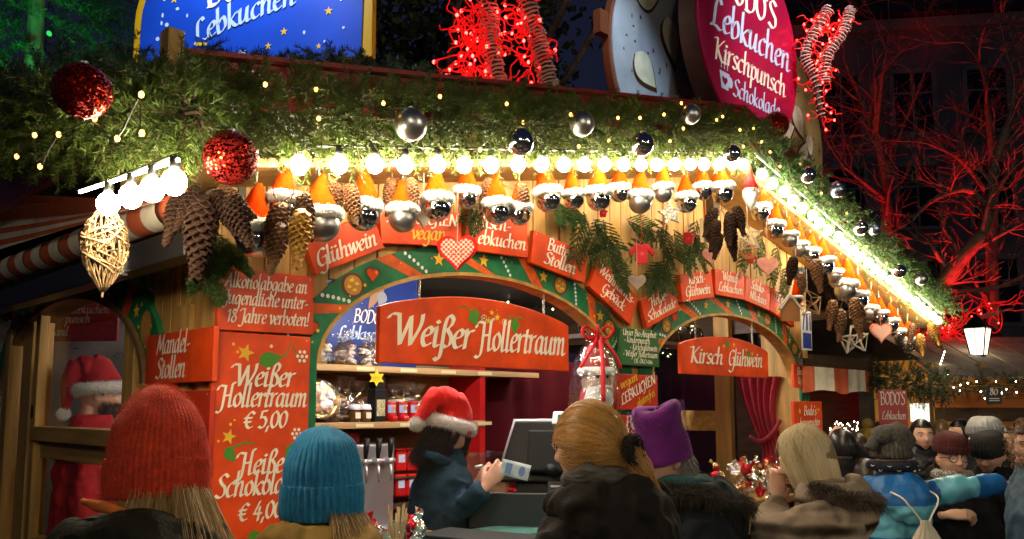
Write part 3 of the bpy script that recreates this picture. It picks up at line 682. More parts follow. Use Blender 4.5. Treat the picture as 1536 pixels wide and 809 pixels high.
# other lamps: tubes inside the stall, street lamps seen and added, floodlights on the roof signs
def lamp(name, kind, loc, power, col, size=.1, aim=None, spot=60, blend=.6, parent=None):
    l = bpy.data.lights.new(name, kind); l.energy = power; l.color = col
    if kind == 'AREA': l.shape = 'RECTANGLE'; l.size = size; l.size_y = .06
    else: l.shadow_soft_size = size
    if kind == 'SPOT': l.spot_size = R(spot); l.spot_blend = blend
    o = bpy.data.objects.new(name, l); C.objects.link(o); o.location = loc
    if aim is not None: o.rotation_euler = (Vector(aim)-Vector(loc)).to_track_quat('-Z', 'Y').to_euler()
    if parent is not None: o.parent = parent
    return o
TUBE = emis('lit_tube', (1, .92, .82), 110)
for lab, y, x0, x1, z in (('white fluorescent tube under the ceiling behind the first arch', .38, .85, 2.30, 2.50), ('white fluorescent tube deep inside the stall behind the second arch', .9, 3.2, 4.4, 2.56), ('short white tube lamp inside the stall behind the side window', 2.75, .9, 1.3, 2.62)):
    t = empty('tube_lamp', lab, 'lamp', T(x0, y, z))
    b = MB(); b.tube([(0, 0, 0), (x1-x0, 0, 0)], .016, 10); b.build('tube', TUBE, t, smooth=True)
    b = MB(); b.box(((x1-x0)/2, 0, .032), (x1-x0+.06, .04, .025)); b.build('housing', CABLE, t)
# ------------------------------------------------------------------ fir sprigs and garlands
def unit(a): return a/np.maximum(np.linalg.norm(a, axis=-1, keepdims=True), 1e-9)
def needles(base, direc, length, n, nl=.028, nw=.0036, flat=0.0, fwd=.55):
    """base (k,3), direc (k,3), length (k): returns V,F for sprigs of n needles each"""
    k = len(base); t = rng.uniform(.05, 1, (k, n)); d = unit(direc)
    a = np.where(np.abs(d[:, 2:3]) > .9, np.array([[1., 0, 0]]), np.array([[0, 0, 1.]])); u = unit(np.cross(d, a)); v = np.cross(d, u)
    ph = rng.uniform(0, 2*np.pi, (k, n))
    cu, cv = np.cos(ph), np.sin(ph)*(1-flat)
    rad = u[:, None]*cu[..., None]+v[:, None]*cv[..., None]
    P = base[:, None]+d[:, None]*(t*length[:, None])[..., None]
    P[..., 2] -= (t**2*length[:, None])*.12
    D = unit(d[:, None]*fwd+rad*(1-.35*t[..., None]))
    L = nl*rng.uniform(.65, 1.15, (k, n))*(1-.3*t)
    s = unit(np.cross(D, rng.normal(size=(k, n, 3))))*(nw/2)
    tip = P+D*L[..., None]
    V = np.stack([P-s, P+s, tip+s*.35, tip-s*.35], axis=2).reshape(-1, 3)
    F = np.arange(len(V)).reshape(-1, 4)
    return V, F
def stems(base, direc, length):
    b = MB()
    for p, d, l in zip(base, unit(direc), length):
        p = Vector(p); d = Vector(d); b.tube([p, p+d*l*.5+Vector((0, 0, -.03*l)), p+d*l*.97+Vector((0, 0, -.12*l))], [.003, .0022, .0012], 4, cap=False)
    return b
def garland_pts(path, rad, per_m, spread=1, forward=.35, ln=(.09, .17)):
    P = np.array([[*p] for p in path]); seg = np.linalg.norm(np.diff(P, axis=0), axis=1); cum = np.concatenate([[0], np.cumsum(seg)])
    n = int(cum[-1]*per_m); s = rng.uniform(0, cum[-1], n)
    i = np.clip(np.searchsorted(cum, s)-1, 0, len(seg)-1); f = ((s-cum[i])/seg[i])[:, None]
    c = P[i]*(1-f)+P[i+1]*f; t = unit(P[i+1]-P[i])
    rr = np.array(rad)[i]*(1-f[:, 0])+np.array(rad)[i+1]*f[:, 0]
    r = unit(rng.normal(size=(n, 3))); r = r-t*np.sum(r*t, axis=1, keepdims=True); r = unit(r)
    q = rng.uniform(.15, .95, n)**.6
    cl = .85+.25*np.sin(s*9+rng.uniform(0, 6))*np.sin(s*23)
    base = c+r*(rr*q*.62*cl)[:, None]
    d = unit(r*spread+t*rng.choice([-1, 1], n)[:, None]*forward+rng.normal(size=(n, 3))*.3)
    return base, d, rng.uniform(*ln, n)*(rr/.13)**.5
def garland(name, label, path, rad, per_m, mat_, nn=70, group=None, **k):
    g = empty(name, label, 'garland', None, group)
    base, d, l = garland_pts(path, rad, per_m, **k)
    V, F = needles(base, d, l, nn); tris('needles', V, F, mat_, g)
    sel = rng.choice(len(base), len(base)//2, replace=False); stems(base[sel], d[sel], l[sel]).build('twigs', TWIG, g)
    b = MB(); b.tube(smooth_path(path, 4), [.006]*((len(path)-1)*4+1), 6); b.build('core_wire', TWIG, g)
    return g
fy = -.455
path = [(x, fy, zE(x)+.15) for x in np.linspace(-.42, APX, 9)]
garland('fir_garland', 'thick fir garland with warm lights along the left slope of the gable', path, [.15, .14, .135, .13, .13, .13, .13, .13, .13], 560, NEEDLE, group='fir garlands on the roof edge')
path = [(x, fy, zE(x)+.14) for x in np.linspace(APX, 6.6, 9)]
garland('fir_garland', 'thick fir garland with silver baubles running down the right slope of the gable', path, [.13]*9, 420, NEEDLE2, nn=70, group='fir garlands on the roof edge')
path = [tuple(onX(px, py, -.46)) for px, py in ((300, 168), (240, 172), (170, 176), (90, 184), (0, 192), (-120, 190))]
garland('fir_garland', 'deep bushy fir garland hanging over the left side eave', path, [.10, .115, .13, .145, .16, .18], 460, NEEDLE, nn=70, group='fir garlands on the roof edge', ln=(.09, .16))
path = [tuple(onY(px, py, -.36)) for px, py in ((215, 118), (300, 98), (380, 96), (470, 100), (560, 108), (640, 112))]
garland('fir_branches', 'dark fir branches lying along the roof below the blue sign', path, [.05, .06, .05, .055, .06, .04], 150, NEEDLED, nn=55, ln=(.10, .2), forward=1.3)
path = [tuple(onX(px, py, -.5)) for px, py in ((240, 118), (180, 112), (90, 118), (20, 134), (-60, 142))]
garland('fir_branches', 'dark fir branches on the left roof corner behind the red glitter ball', path, [.05, .08, .10, .12, .14], 120, NEEDLED, nn=60, ln=(.10, .18), forward=.9)
# sprays pinned to the gable planks
sp = []
for (px, py, ex, ey) in ((850, 300, 862, 330), (875, 318, 860, 390), (890, 330, 930, 378), (905, 330, 880, 380), (940, 330, 975, 345), (1000, 335, 940, 380), (985, 340, 1010, 390), (1010, 345, 1035, 400), (1000, 390, 985, 430), (975, 400, 1010, 428), (990, 395, 968, 428), (1045, 330, 1030, 390), (1040, 350, 1058, 395), (930, 365, 890, 385), (915, 385, 940, 425), (1140, 350, 1135, 400), (1165, 370, 1155, 420), (1180, 400, 1172, 440), (1120, 350, 1110, 400), (325, 350, 338, 388), (318, 395, 308, 432), (335, 370, 345, 396), (720, 300, 700, 335), (830, 300, 845, 325)):
    a = onY(px, py, -.035); e = onY(ex, ey, -.07); sp.append((a, e-a))
for i, (lab, sl) in enumerate((('spray of green fir twigs pinned on the planks above the Weihnachts Gebäck board', slice(0, 6)), ('large spray of green fir twigs pinned on the planks behind the small red pullover', slice(6, 15)), ('sparse fir twigs hanging at the right end of the gable planks', slice(15, 19)), ('small fir twigs tucked behind the alcohol notice', slice(19, 22)), ('short fir twigs above the Elisen board', slice(22, 24)))):
    g = empty('fir_spray', lab, 'fir twigs', None, 'fir sprays on the gable planks'); B = []; D = []; Ls = []
    for a, d in sp[sl]:
        L0 = d.length
        for k in range(16):
            t = k/16; B.append(a+d*t); side = Vector((d.z, 0, -d.x)).normalized()*(1 if k % 2 else -1)
            D.append(d.normalized()*.9+side*.75+Vector((0, -.15, 0))); Ls.append(.13*(1-t*.4))
        B.append(a+d*.2); D.append(d); Ls.append(L0)
    B = np.array(B); D = np.array(D); Ls = np.array(Ls)
    V, F = needles(B, D, Ls, 120, nl=.022, nw=.0032, flat=.55, fwd=.8); tris('needles', V, F, NEEDLE2, g); stems(B, D, Ls).build('twigs', TWIG, g)
# fairy lights in the garlands
FB = [None]
def fairy(parent, p, m=FAIRY, r=.0068):
    key = m.name
    if FB[0] is None: FB[0] = {}
    if key not in FB[0]:
        b = MB(); b.ball((0, 0, 0), (r, r, r*1.25), 8); o = b.build('fairy_bulb', m, None, smooth=True); FB[0][key] = o
    else: o = FB[0][key].copy(); C.objects.link(o)
    o.parent = parent; o.location = p; return o
def fairy_string(label, pts, m=FAIRY, r=.0068, wire=CABLE, group=None):
    g = empty('fairy_lights', label, 'fairy lights', None, group)
    for p in pts: fairy(g, p, m, r)
    b = MB(); b.tube(smooth_path([Vector(p)+Vector((0, .015, -.004)) for p in pts], 3), .002, 4); b.build('wire', wire, g); return g
fl = [onX(x, y, -.68) for x, y in ((25, 235), (52, 203), (88, 202), (142, 178), (176, 208), (213, 200), (212, 142), (60, 250))]
fairy_string('warm fairy lights in the bushy garland on the left side eave', sorted(fl, key=lambda p: p.y))
fl = [onY(x, y, -.60) for x, y in ((398, 127), (474, 134), (478, 178), (575, 155), (640, 228), (660, 145), (720, 225), (760, 156), (785, 184), (856, 172), (868, 220), (913, 211), (927, 177), (960, 177), (996, 172), (1022, 155), (1025, 193), (1075, 180), (1084, 175), (1005, 212), (1110, 195), (1130, 193), (1142, 213), (1155, 228), (1170, 250), (1115, 220))]
fairy_string('warm fairy lights scattered in the garland on the gable', sorted(fl, key=lambda p: p.x))
fl = [onY(x, y, -.56) for x, y in ((1200, 247), (1232, 290), (1262, 295), (1300, 370), (1270, 320), (1330, 395), (1355, 420), (1375, 440), (1395, 460))]
fairy_string('sparse warm fairy lights in the garland on the right slope', sorted(fl, key=lambda p: p.x))

# ------------------------------------------------------------------ baubles, capped baubles, cones and other hangings
GLIT = mat('red_glitter', (.30, .008, .006), .32, .75, var=.75, vscale=260, bump=1.0, bscale=380, detail=1)
def ball_thing(name, label, p, r, m, group=None, capm=STEEL):
    t = empty(name, label, 'bauble', T(*p), group); b = MB(); b.ball((0, 0, 0), r, 36); b.build('globe', m, t, smooth=True)
    b = MB(); b.lathe([(r*.16, r*.96), (r*.16, r*1.1), (r*.05, r*1.13)], 10); b.build('cap', capm, t); return t
def glitter(o, r, n=900):
    V = unit(rng.normal(size=(n, 3)))*r*1.004; tn = unit(np.cross(V, rng.normal(size=(n, 3)))); bn = unit(np.cross(V, tn)+V*.25*rng.normal(size=(n, 1))); q = .0035
    A = np.stack([V-tn*q, V+bn*q, V+tn*q, V-bn*q], axis=1).reshape(-1, 3); tris('glitter_flakes', A, np.arange(len(A)).reshape(-1, 4), mat('red_glitter_flake', (.75, .04, .015), .15, 1), o)
for lab, p, r in (('huge red glitter ball high on the left in the fir garland', onX(124, 137, -.78), .064), ('huge red glitter ball at the corner of the roof beside the cones', onY(346, 237, -.80), .074)):
    o = ball_thing('glitter_ball', lab, p, r, GLIT, 'red glitter balls'); glitter(o, r, 1600)
o = ball_thing('glitter_ball', 'dark red glitter ball half hidden in the garland below the round crimson sign', onY(1163, 188, -.5), .085, GLIT, 'red glitter balls'); glitter(o, .085)
for lab, x, y, rp, m in (
 ('big satin silver bauble in the middle of the garland above the Lebkuchen vegan board', 616, 187, 25, SILVERS), ('satin silver bauble in the garland below the grey gingerbread disc', 873, 186, 19, SILVERS),
 ('satin silver bauble in the garland just left of the crimson round sign', 1036, 172, 15, SILVERS), ('mirror bauble hanging low in the garland left of the gable top', 780, 213, 21, SILVERM),
 ('mirror bauble in the garland between two satin silver ones', 963, 216, 18, SILVERM), ('small mirror bauble in the garland near the gable top', 1098, 230, 13, SILVERM),
 ('mirror bauble at the upper end of the right slope garland', 1212, 263, 12, SILVERM), ('pale blue satin bauble standing out above the right slope garland', 1255, 285, 12, BLUEB),
 ('mirror bauble halfway down the right slope garland beside a bluish one', 1291, 342, 11, SILVERM), ('bluish satin bauble halfway down the right slope garland', 1311, 344, 9, BLUEB),
 ('small mirror bauble low on the right slope garland', 1349, 407, 10, SILVERM), ('grey satin bauble lowest on the right slope garland', 1382, 419, 9, SILVERS)):
    p = onY(x, y, -.63); d = (p-CAM).dot(FW); ball_thing('bauble', lab, p, rp*d/FPX, m, 'baubles in the garland')
# capped baubles
def hat_proto(kind):
    r = .05
    t = empty('capped_bauble', None, 'bauble')
    b = MB(); b.ball((0, 0, 0), r, 32)
    if kind == 'disco':
        b = MB()
        for i in range(13):
            a0, a1 = PI*i/13+.012, PI*(i+1)/13-.012
            n = max(4, int(26*math.sin((a0+a1)/2)))
            for k in range(n):
                f0, f1 = 2*PI*k/n+.02, 2*PI*(k+1)/n-.02
                b.add([(r*math.sin(a)*math.cos(f), r*math.sin(a)*math.sin(f), r*math.cos(a)) for a, f in ((a0, f0), (a0, f1), (a1, f1), (a1, f0))], [(0, 1, 2, 3)])
        b.ball((0, 0, 0), r*.97, 20)
    b.build('globe', SILVERS if kind == 'satin' else SILVERM, t, smooth=(kind != 'disco'))
    b = MB(); R0 = []
    for i in range(12):
        z = .026+.0112*i; q = .0505*(1-i/11.6)**.8+.003; bx = .010*math.sin(i*.35)*(i/11)
        R0.append([(q*math.cos(a)*(1+.05*math.sin(3*a+i))+bx, q*math.sin(a)*(1+.05*math.cos(2*a+i)), z) for a in [2*PI*k/20 for k in range(20)]])
    b.rings(R0); b.build('felt_cap', FELT, t, smooth=True)
    b = MB(); rr = []
    for k in range(36):
        a = 2*PI*k/36; rr.append((.043*math.cos(a), .043*math.sin(a), .031+.002*math.sin(a*5)))
    b.tube(rr+[rr[0]], [.0195+.0018*math.sin(k*2.3) for k in range(37)], 10, cap=False); br = b.build('plush_brim', FURW, t, smooth=True)
    n = 900; th = rng.uniform(0, 2*np.pi, n); ph = rng.uniform(0, 2*np.pi, n)
    c = np.stack([np.cos(th), np.sin(th), 0*th], 1); nr = c*np.cos(ph)[:, None]+np.array([[0, 0, 1.]])*np.sin(ph)[:, None]
    P = c*.043+np.array([[0, 0, .031]])+nr*.018; D = unit(nr+rng.normal(size=(n, 3))*.5)*.009; s = unit(np.cross(D, rng.normal(size=(n, 3))))*.0009
    tris('plush_pile', np.stack([P-s, P+s, P+D], 1).reshape(-1, 3), np.arange(n*3).reshape(-1, 3), FURW, br)
    b = MB(); b.tube([(.004, 0, .145), (.002, 0, .20)], .0012, 4); b.build('cord', CREAM, t)
    return t
HP = {k: hat_proto(k) for k in ('mirror', 'satin', 'disco')}; HU = set()
CAPS = [
 (382, 358, 28, 'mirror', 'dark mirror bauble with red cap, lowest at the left corner beside the cones'), (427, 312, 23, 'mirror', 'mirror bauble with red cap under the second bulb, above the gold cones'),
 (484, 338, 26, 'satin', 'large satin bauble with red cap in front of the Glühwein board'), (545, 324, 24, 'mirror', 'mirror bauble with red cap at the right end of the Glühwein board'),
 (604, 328, 21, 'satin', 'satin bauble with red cap in front of the left end of the Lebkuchen vegan board'), (656, 312, 21, 'mirror', 'mirror bauble with red cap beside a white wooden heart'),
 (700, 297, 17, 'mirror', 'small mirror bauble with orange cap hanging straight above the checked heart'), (746, 318, 20, 'mirror', 'mirror bauble with red cap in front of the Elisen board'),
 (779, 322, 17, 'mirror', 'dark mirror bauble with orange cap, low, at the right edge of the Elisen board'), (822, 300, 19, 'mirror', 'mirror bauble with red cap above the Butter Stollen board'),
 (861, 300, 15, 'disco', 'mosaic mirror ball with red cap above the right end of the Butter Stollen board'), (898, 299, 18, 'mirror', 'mirror bauble with red cap above a small red mitten'),
 (929, 290, 14, 'mirror', 'small mirror bauble with orange cap between two larger ones over the fir twigs'), (960, 304, 17, 'satin', 'satin bauble with red cap straight above the red pullover'),
 (995, 290, 14, 'satin', 'satin bauble with red cap above the black and white star'), (1030, 305, 15, 'mirror', 'mirror bauble with red cap just left of the wooden tag'),
 (1055, 288, 13, 'disco', 'small mosaic mirror ball with red cap above the wooden tag'), (1084, 291, 16, 'mirror', 'mirror bauble with red cap hanging over the dark cone bunch'),
 (1141, 319, 14, 'mirror', 'mirror bauble with red cap below the gnome at the gable top'), (1161, 345, 14, 'mirror', 'first capped mirror bauble on the right slope, above the pink hearts'),
 (1185, 360, 12, 'satin', 'satin bauble with plush brim at the top of the right slope, over a cone bunch'), (1199, 374, 12, 'satin', 'satin bauble with plush brim hanging against its twin on the upper right slope'),
 (1217, 384, 12, 'mirror', 'mirror bauble with plush brim over the dark patterned heart on the right slope'), (1237, 400, 14, 'mirror', 'larger mirror bauble with plush brim in the upper middle of the right slope'),
 (1252, 414, 11, 'satin', 'small satin bauble with plush brim in the middle of the right slope'), (1268, 436, 16, 'satin', 'biggest satin bauble with plush brim on the right slope, over the brown cones'),
 (1289, 450, 13, 'mirror', 'mirror bauble with plush brim over the wicker star on the right slope'), (1304, 470, 12, 'satin', 'satin bauble with plush brim right above the pink heart'),
 (1322, 476, 10, 'mirror', 'small mirror bauble with red cap right of the pink heart on the lower right slope'), (1336, 488, 11, 'mirror', 'mirror bauble with red cap low on the right slope near the last cones'),
 (1348, 503, 10, 'mirror', 'small dark mirror bauble, second lowest on the right slope'), (1361, 518, 12, 'mirror', 'lowest capped mirror bauble at the right end of the roof')]
def put(x, y, yy=-.42): return onY(x, y, yy)
for i, (x, y, rp, kd, lab) in enumerate(CAPS):
    p = put(x, y, -.35-.035*((i*7) % 3-1)); d = (p-CAM).dot(FW); s = rp*d/FPX/.05
    if kd in HU: o = copy_tree(HP[kd])
    else: o = HP[kd]; HU.add(kd)
    o.matrix_world = T(*p) @ Rz(random.uniform(0, 6)) @ Ry(random.uniform(-.12, .12)) @ Matrix.Scale(s, 4)
    tag(o, lab, group='capped baubles along the roof edge')
# cones
def cone_mesh(L=.16, r=.032, n=110):
    b = MB(); b.lathe([(.004, 0), (r*.55, -.12*L), (r*.62, -.5*L), (r*.4, -.85*L), (.003, -L)], 10)
    for i in range(n):
        t = (i+.5)/n; a = i*2.39996; q = r*(.55+.45*math.sin(PI*min(1, t*1.15+.08)))*(1-.35*t*t); z = -t*L
        M = T(0, 0, z) @ Rz(a); wd = r*.46*(1-.4*t)
        o_ = [(q*.45, -wd*.5, .004), (q*.45, wd*.5, .004), (q*.9, wd*.95, -.004), (q*1.10, wd*.45, -.010), (q*1.14, 0, -.012), (q*1.10, -wd*.45, -.010), (q*.9, -wd*.95, -.004)]
        lo = [(p[0]*.97, p[1]*.9, p[2]-.0035) for p in o_]
        b.add([M @ Vector(p) for p in o_+lo], [(0, 1, 2, 3, 4, 5, 6), (13, 12, 11, 10, 9, 8, 7)]+[(k, k+7, (k+1) % 7+7, (k+1) % 7) for k in range(7)])
    return b
cone_cache = {}
def cone_part(parent, m, M):
    if m.name not in cone_cache: o = cone_mesh().build('cone', m, parent, M=M); cone_cache[m.name] = o
    else: o = cone_cache[m.name].copy(); C.objects.link(o); o.parent = parent; o.matrix_local = M
    return o
def bunch(label, x, y, spec, m, yy=-.46):
    """spec: (dx px, dy px, length px, lean deg)"""
    p = put(x, y, yy); d = (p-CAM).dot(FW); k = d/FPX
    g = empty('cone_bunch', label, 'pine cones', T(*p), 'cone bunches under the eave'); mm = m
    for i, (dx, dy, L, lean) in enumerate(spec):
        mm = m[i % len(m)] if isinstance(m, (list, tuple)) else m
        q = RR*(dx*k)+UP*(-dy*k)+Vector((0, -.03*((i*5) % 3), 0))
        cone_part(g, mm, T(*q) @ Matrix.Rotation(R(lean), 4, VV) @ Rz(i*1.7) @ Matrix.Scale(L*k/.16, 4))
    b = MB(); b.tube([(0, 0, .18), (0, 0, 0)], .002, 4)
    for i, (dx, dy, L, lean) in enumerate(spec): b.tube([(0, 0, .0), RR*(dx*k)+UP*(-dy*k)+Vector((0, -.03*((i*5) % 3), 0))], .002, 4)
    b.build('tie_cord', TWIG, g); return g
bunch('bunch of long dark brown cones hanging at the left roof corner', 300, 290, [(-28, 0, 78, 14), (-6, 10, 120, 4), (16, 0, 75, -28), (28, -8, 68, -50), (30, 10, 80, -24), (-8, -6, 70, 26)], [CONED, CONED, CONED, CONEM])
bunch('bunch of brown and golden cones in front of the alcohol notice', 440, 290, [(-15, 14, 80, 16), (0, 30, 84, 4), (-22, 48, 74, 12), (14, 0, 70, -10)], [CONEM, CONEG, CONEM, CONEM])
bunch('pair of brown cones behind the large satin bauble', 505, 275, [(0, 0, 62, 4), (-22, -4, 58, 12), (14, 4, 60, -8)], CONEM, -.33)
bunch('brown cones half hidden behind the baubles over the Elisen board', 735, 268, [(0, 0, 60, 0), (-14, 4, 52, 14), (40, 10, 52, -5), (46, 22, 44, 3)], CONEM, -.30)
bunch('brown cones behind the bauble between two orange caps above the first arch', 588, 268, [(0, 0, 55, 6), (14, 4, 50, -8)], CONEM, -.30)
bunch('bunch of nearly black cones on the gable planks above the Walnuß board', 1082, 312, [(-10, 0, 45, 20), (8, 0, 44, -14), (-14, 20, 46, 12), (10, 22, 50, -8), (0, 8, 50, 2), (-10, 40, 38, 14), (12, 42, 38, -10)], CONED, -.40)
bunch('bunch of brown cones at the top of the right slope', 1205, 385, [(-14, 0, 42, 12), (4, 6, 48, -8), (14, 18, 46, -18), (-4, 24, 44, 6)], [CONED, CONEM])
bunch('bunch of light brown cones hanging under the right slope', 1264, 450, [(-14, 0, 44, 10), (4, -2, 46, -6), (14, 4, 42, -14), (-4, 14, 46, 4), (8, 18, 40, -6)], CONEM)
bunch('last bunch of golden brown cones at the right end of the roof', 1378, 485, [(-8, 0, 30, 14), (6, 0, 34, -20), (10, 10, 34, -30), (0, 16, 32, -8)], [CONEM, CONEG])
# rattan drop
p = put(160, 318, -.35); g = empty('rattan_drop', 'woven rattan drop hanging on a cord at the left end of the eave', 'ornament', T(*p))
b = MB(); k = (p-CAM).dot(FW)/FPX; H_ = 120*k
def rrad(t): return (32*k)*max(.10, math.sin(PI*min(1, .12+.86*t))**.8*(1-.12*t))
for i in range(46):
    a0 = random.uniform(0, 6.28); t0 = random.uniform(.05, .6); pts = []
    tw = random.uniform(-3.2, 3.2); dt = random.uniform(.1, .42)
    for j in range(12):
        t = min(.98, t0+dt*j/11); q = rrad(t)*(1+.10*random.random()); a = a0+tw*j/11; pts.append((q*math.cos(a), q*math.sin(a), -t*H_))
    b.tube(smooth_path(pts, 2), random.uniform(.0022, .0042), 5)
for i in range(16):
    a = 2*PI*i/16; b.tube([(rrad(t)*.93*math.cos(a+t), rrad(t)*.93*math.sin(a+t), -t*H_) for t in [j/12 for j in range(13)]], .003, 5)
b.build('woven_cane', RATTAN, g, smooth=True)
b = MB(); b.tube([(0, 0, .10), (0, 0, 0)], .003, 5); b.tube([(0, 0, -H_*.97), (0, 0, -H_*1.08)], [.006, .003], 5); b.build('cord', RATTAN, g)
# hearts, stars, woollen bits
CHECK = bpy.data.materials.new('red_white_check_cloth'); CHECK.use_nodes = True; nt = CHECK.node_tree
ck = nt.nodes.new('ShaderNodeTexChecker'); ck.inputs[1].default_value = (.70, .40, .32, 1); ck.inputs[2].default_value = (.60, .04, .025, 1); ck.inputs[3].default_value = 100
tcn = nt.nodes.new('ShaderNodeTexCoord'); nt.links.new(tcn.outputs['Object'], ck.inputs[0]); nt.links.new(ck.outputs[0], nt.nodes['Principled BSDF'].inputs[0]); nt.nodes['Principled BSDF'].inputs['Roughness'].default_value = .8
PINK = mat('pink_wood', (.72, .30, .24), .6, var=.2, vscale=30); GREYW = mat('grey_wood', (.30, .24, .20), .6, var=.2, vscale=30)
WHITEW = mat('white_painted_wood', (.58, .52, .44), .7)
def heart_thing(label, x, y, wp, m, up, rim=None, yy=-.42, words=None, turn=0):
    p = put(x, y, yy); k = (p-CAM).dot(FW)/FPX; r = wp*k/2*1.35
    g = empty('heart_pendant', label, 'pendant', facing(p, turn), 'hanging hearts')
    if rim: b = MB(); b.prism(heart_pts(0, 0, r*1.0), .0, .014); b.build('rim', rim, g, bevel=.003); b = MB(); b.prism(heart_pts(0, 0, r*.82), -.004, .0); b.build('face', m, g)
    else: b = MB(); b.prism(heart_pts(0, 0, r), 0, .012); b.build('face', m, g, bevel=.002)
    b = MB(); b.tube([(0, .005, r*.5), (0, .005, up*k)], .0022, 5); b.build('ribbon', PINK, g)
    if words: b = MB(); [b.flat([(-.026+.013*i, .012-.018*j), (-.018+.013*i, .015-.018*j), (-.018+.013*i, .010-.018*j), (-.025+.013*i, .007-.018*j)], -.0055) for j in range(2) for i in range(4)]; b.build('scribble', BROWNP, g)
    return g
heart_thing('red and white checked cloth heart hanging in front of the first arch', 686, 380, 46, CHECK, 95, mat('red_heart_rim', (.55, .012, .008), .7, spec=.1), words=True)
heart_thing('white wooden heart between two capped baubles over the Lebkuchen vegan board', 636, 318, 40, WHITEW, 60, yy=-.30, turn=.7)
heart_thing('grey wooden heart above the spot where both arches meet', 956, 424, 20, GREYW, 70, yy=-.15)
heart_thing('pink wooden heart beside the dark cone bunch', 1067, 385, 20, PINK, 60, yy=-.2)
heart_thing('double pink wooden heart at the right end of the planks', 1152, 400, 24, PINK, 80, yy=-.35)
heart_thing('pink heart with a pale rim hanging low on the right slope', 1322, 500, 25, mat('pale_pink_wood', (.75, .42, .34), .6), 40, mat('coral_rim', (.70, .20, .12), .6))
heart_thing('dark patterned heart in front of the cones on the right slope', 1195, 412, 20, mat('navy_pattern_cloth', (.03, .05, .10), .7, col2=(.45, .5, .6), vscale=90), 40)
def star_thing(label, x, y, rp, m, wick=False, yy=-.42):
    p = put(x, y, yy); k = (p-CAM).dot(FW)/FPX; r = rp*k; g = empty('star_pendant', label, 'pendant', facing(p), 'hanging stars')
    b = MB()
    if wick:
        P = star_pts(0, 0, r, 5, .45, 1.7)
        for i in range(60):
            i0 = random.randrange(10); i1 = (i0+random.choice((1, 1, 2, 9, 4)))%10; f = random.uniform(.85, 1.08)
            b.tube([(P[i0][0]*f, random.uniform(-.02, .02), P[i0][1]*f), (P[i1][0]*f, random.uniform(-.02, .02), P[i1][1]*f)], r*.025, 4)
        b.build('twigs', m, g)
    else: b.prism(star_pts(0, 0, r, 5, .5, 1.7), 0, .02); b.build('face', m, g, bevel=.003)
    b = MB(); b.tube([(0, .005, r*.8), (0, .005, r*2.4)], .0018, 4); b.build('cord', CREAM, g); return g
LEO = mat('black_white_pattern_cloth', (.75, .68, .6), .7, col2=(.02, .018, .016), vscale=70)
star_thing('black and white patterned star on the planks', 1006, 320, 20, LEO, yy=-.25)
star_thing('white wicker star at the right end of the gable planks', 1122, 356, 22, WHITEW, True, yy=-.35)
star_thing('white wicker star below the brown cones on the right slope', 1281, 510, 22, WHITEW, True)
star_thing('pale twig star beside the blue and white paper tag', 1212, 455, 22, RATTAN, True)
WOOL = mat('red_wool', (.55, .012, .02), .9, bump=.5, bscale=160, sheen=.3)
def pullover(label, x, y, wp, yy=-.12, sleeves=True, name='wool_pullover'):
    p = put(x, y, yy); k = (p-CAM).dot(FW)/FPX; s = wp*k; g = empty(name, label, 'ornament', facing(p))
    o = [(-.22, -.42), (.22, -.42), (.24, .12), (.46, -.12), (.56, .05), (.30, .40), (.10, .42), (0, .36), (-.10, .42), (-.30, .40), (-.56, .05), (-.46, -.12), (-.24, .12)] if sleeves else [(-.3, -.4), (.3, -.4), (.4, .1), (.55, .2), (.5, .32), (.3, .3), (.2, .5), (-.3, .5), (-.4, 0)]
    b = MB(); b.prism([(a*s, c*s) for a, c in o], 0, .018); q = b.build('knit', WOOL, g, bevel=.006)
    b = MB()
    for i in range(6): b.flat([(math.cos(a)*q_*s, math.sin(a)*q_*s) for a, q_ in ((i*PI/3-.15, .02), (i*PI/3, .16), (i*PI/3+.15, .02))], -.008-.0002*i)
    b.build('white_snowflake', CREAM, g)
    b = MB(); b.tube([(0, .008, .4*s), (0, .008, 1.9*s)], .0018, 4); b.build('cord', WOOL, g)
pullover('tiny red knitted pullover with a white snowflake on the planks', 963, 381, 36)
pullover('small red mitten right of the pullover on the fir twigs', 1033, 358, 20, sleeves=False, name='wool_mitten')
pullover('small red woollen mitten above the pullover under a mirror bauble', 905, 320, 14, sleeves=False, name='wool_mitten')
pullover('small red woollen pullover below the round wooden ring at the right of the planks', 1127, 388, 18, yy=-.3)
p = put(1122, 376, -.32); g = empty('wooden_ring', 'round ochre wooden ring pendant above a small red pullover', 'pendant', facing(p)); b = MB(); b.X = Rx(PI/2)
b.lathe([(.036, -.006), (.056, -.006), (.056, .006), (.036, .006), (.036, -.006)], 24, cap=False); b.build('ring', OCHRE, g)
p = put(1057, 346, -.3); g = empty('wooden_tag', 'narrow pale wooden tag on a red ribbon left of the dark cones', 'pendant', facing(p)); b = MB(); b.box((0, 0, 0), (.055, .008, .15)); o = b.build('tag', mat('pale_wood', (.60, .42, .22), .6), g, bevel=.003)
b = MB(); [b.box((0, -.0055, z), (.02, .002, .006)) for z in (.05, .035, .02, .005, -.01, -.025, -.04)]; b.build('burnt_marks', BROWNP, o)
b = MB(); b.tube([(0, 0, .07), (0, 0, .22)], .005, 5); b.build('ribbon', FELT, g)
p = put(1186, 466, -.40); g = empty('gingerbread_house', 'small brown gingerbread house pendant with a red cap at the right end of the arch', 'pendant', facing(p)); b = MB(); b.prism([(-.06, -.07), (.06, -.07), (.06, .02), (0, .10), (-.06, .02)], 0, .03); o = b.build('wall', mat('gingerbread', (.28, .11, .035), .7), g)
b = MB(); b.bar((-.07, .01, .01), (0, .01, .108), .045, .012); b.bar((.07, .01, .01), (0, .01, .108), .045, .012); b.build('icing_roof', WHITEW, g)
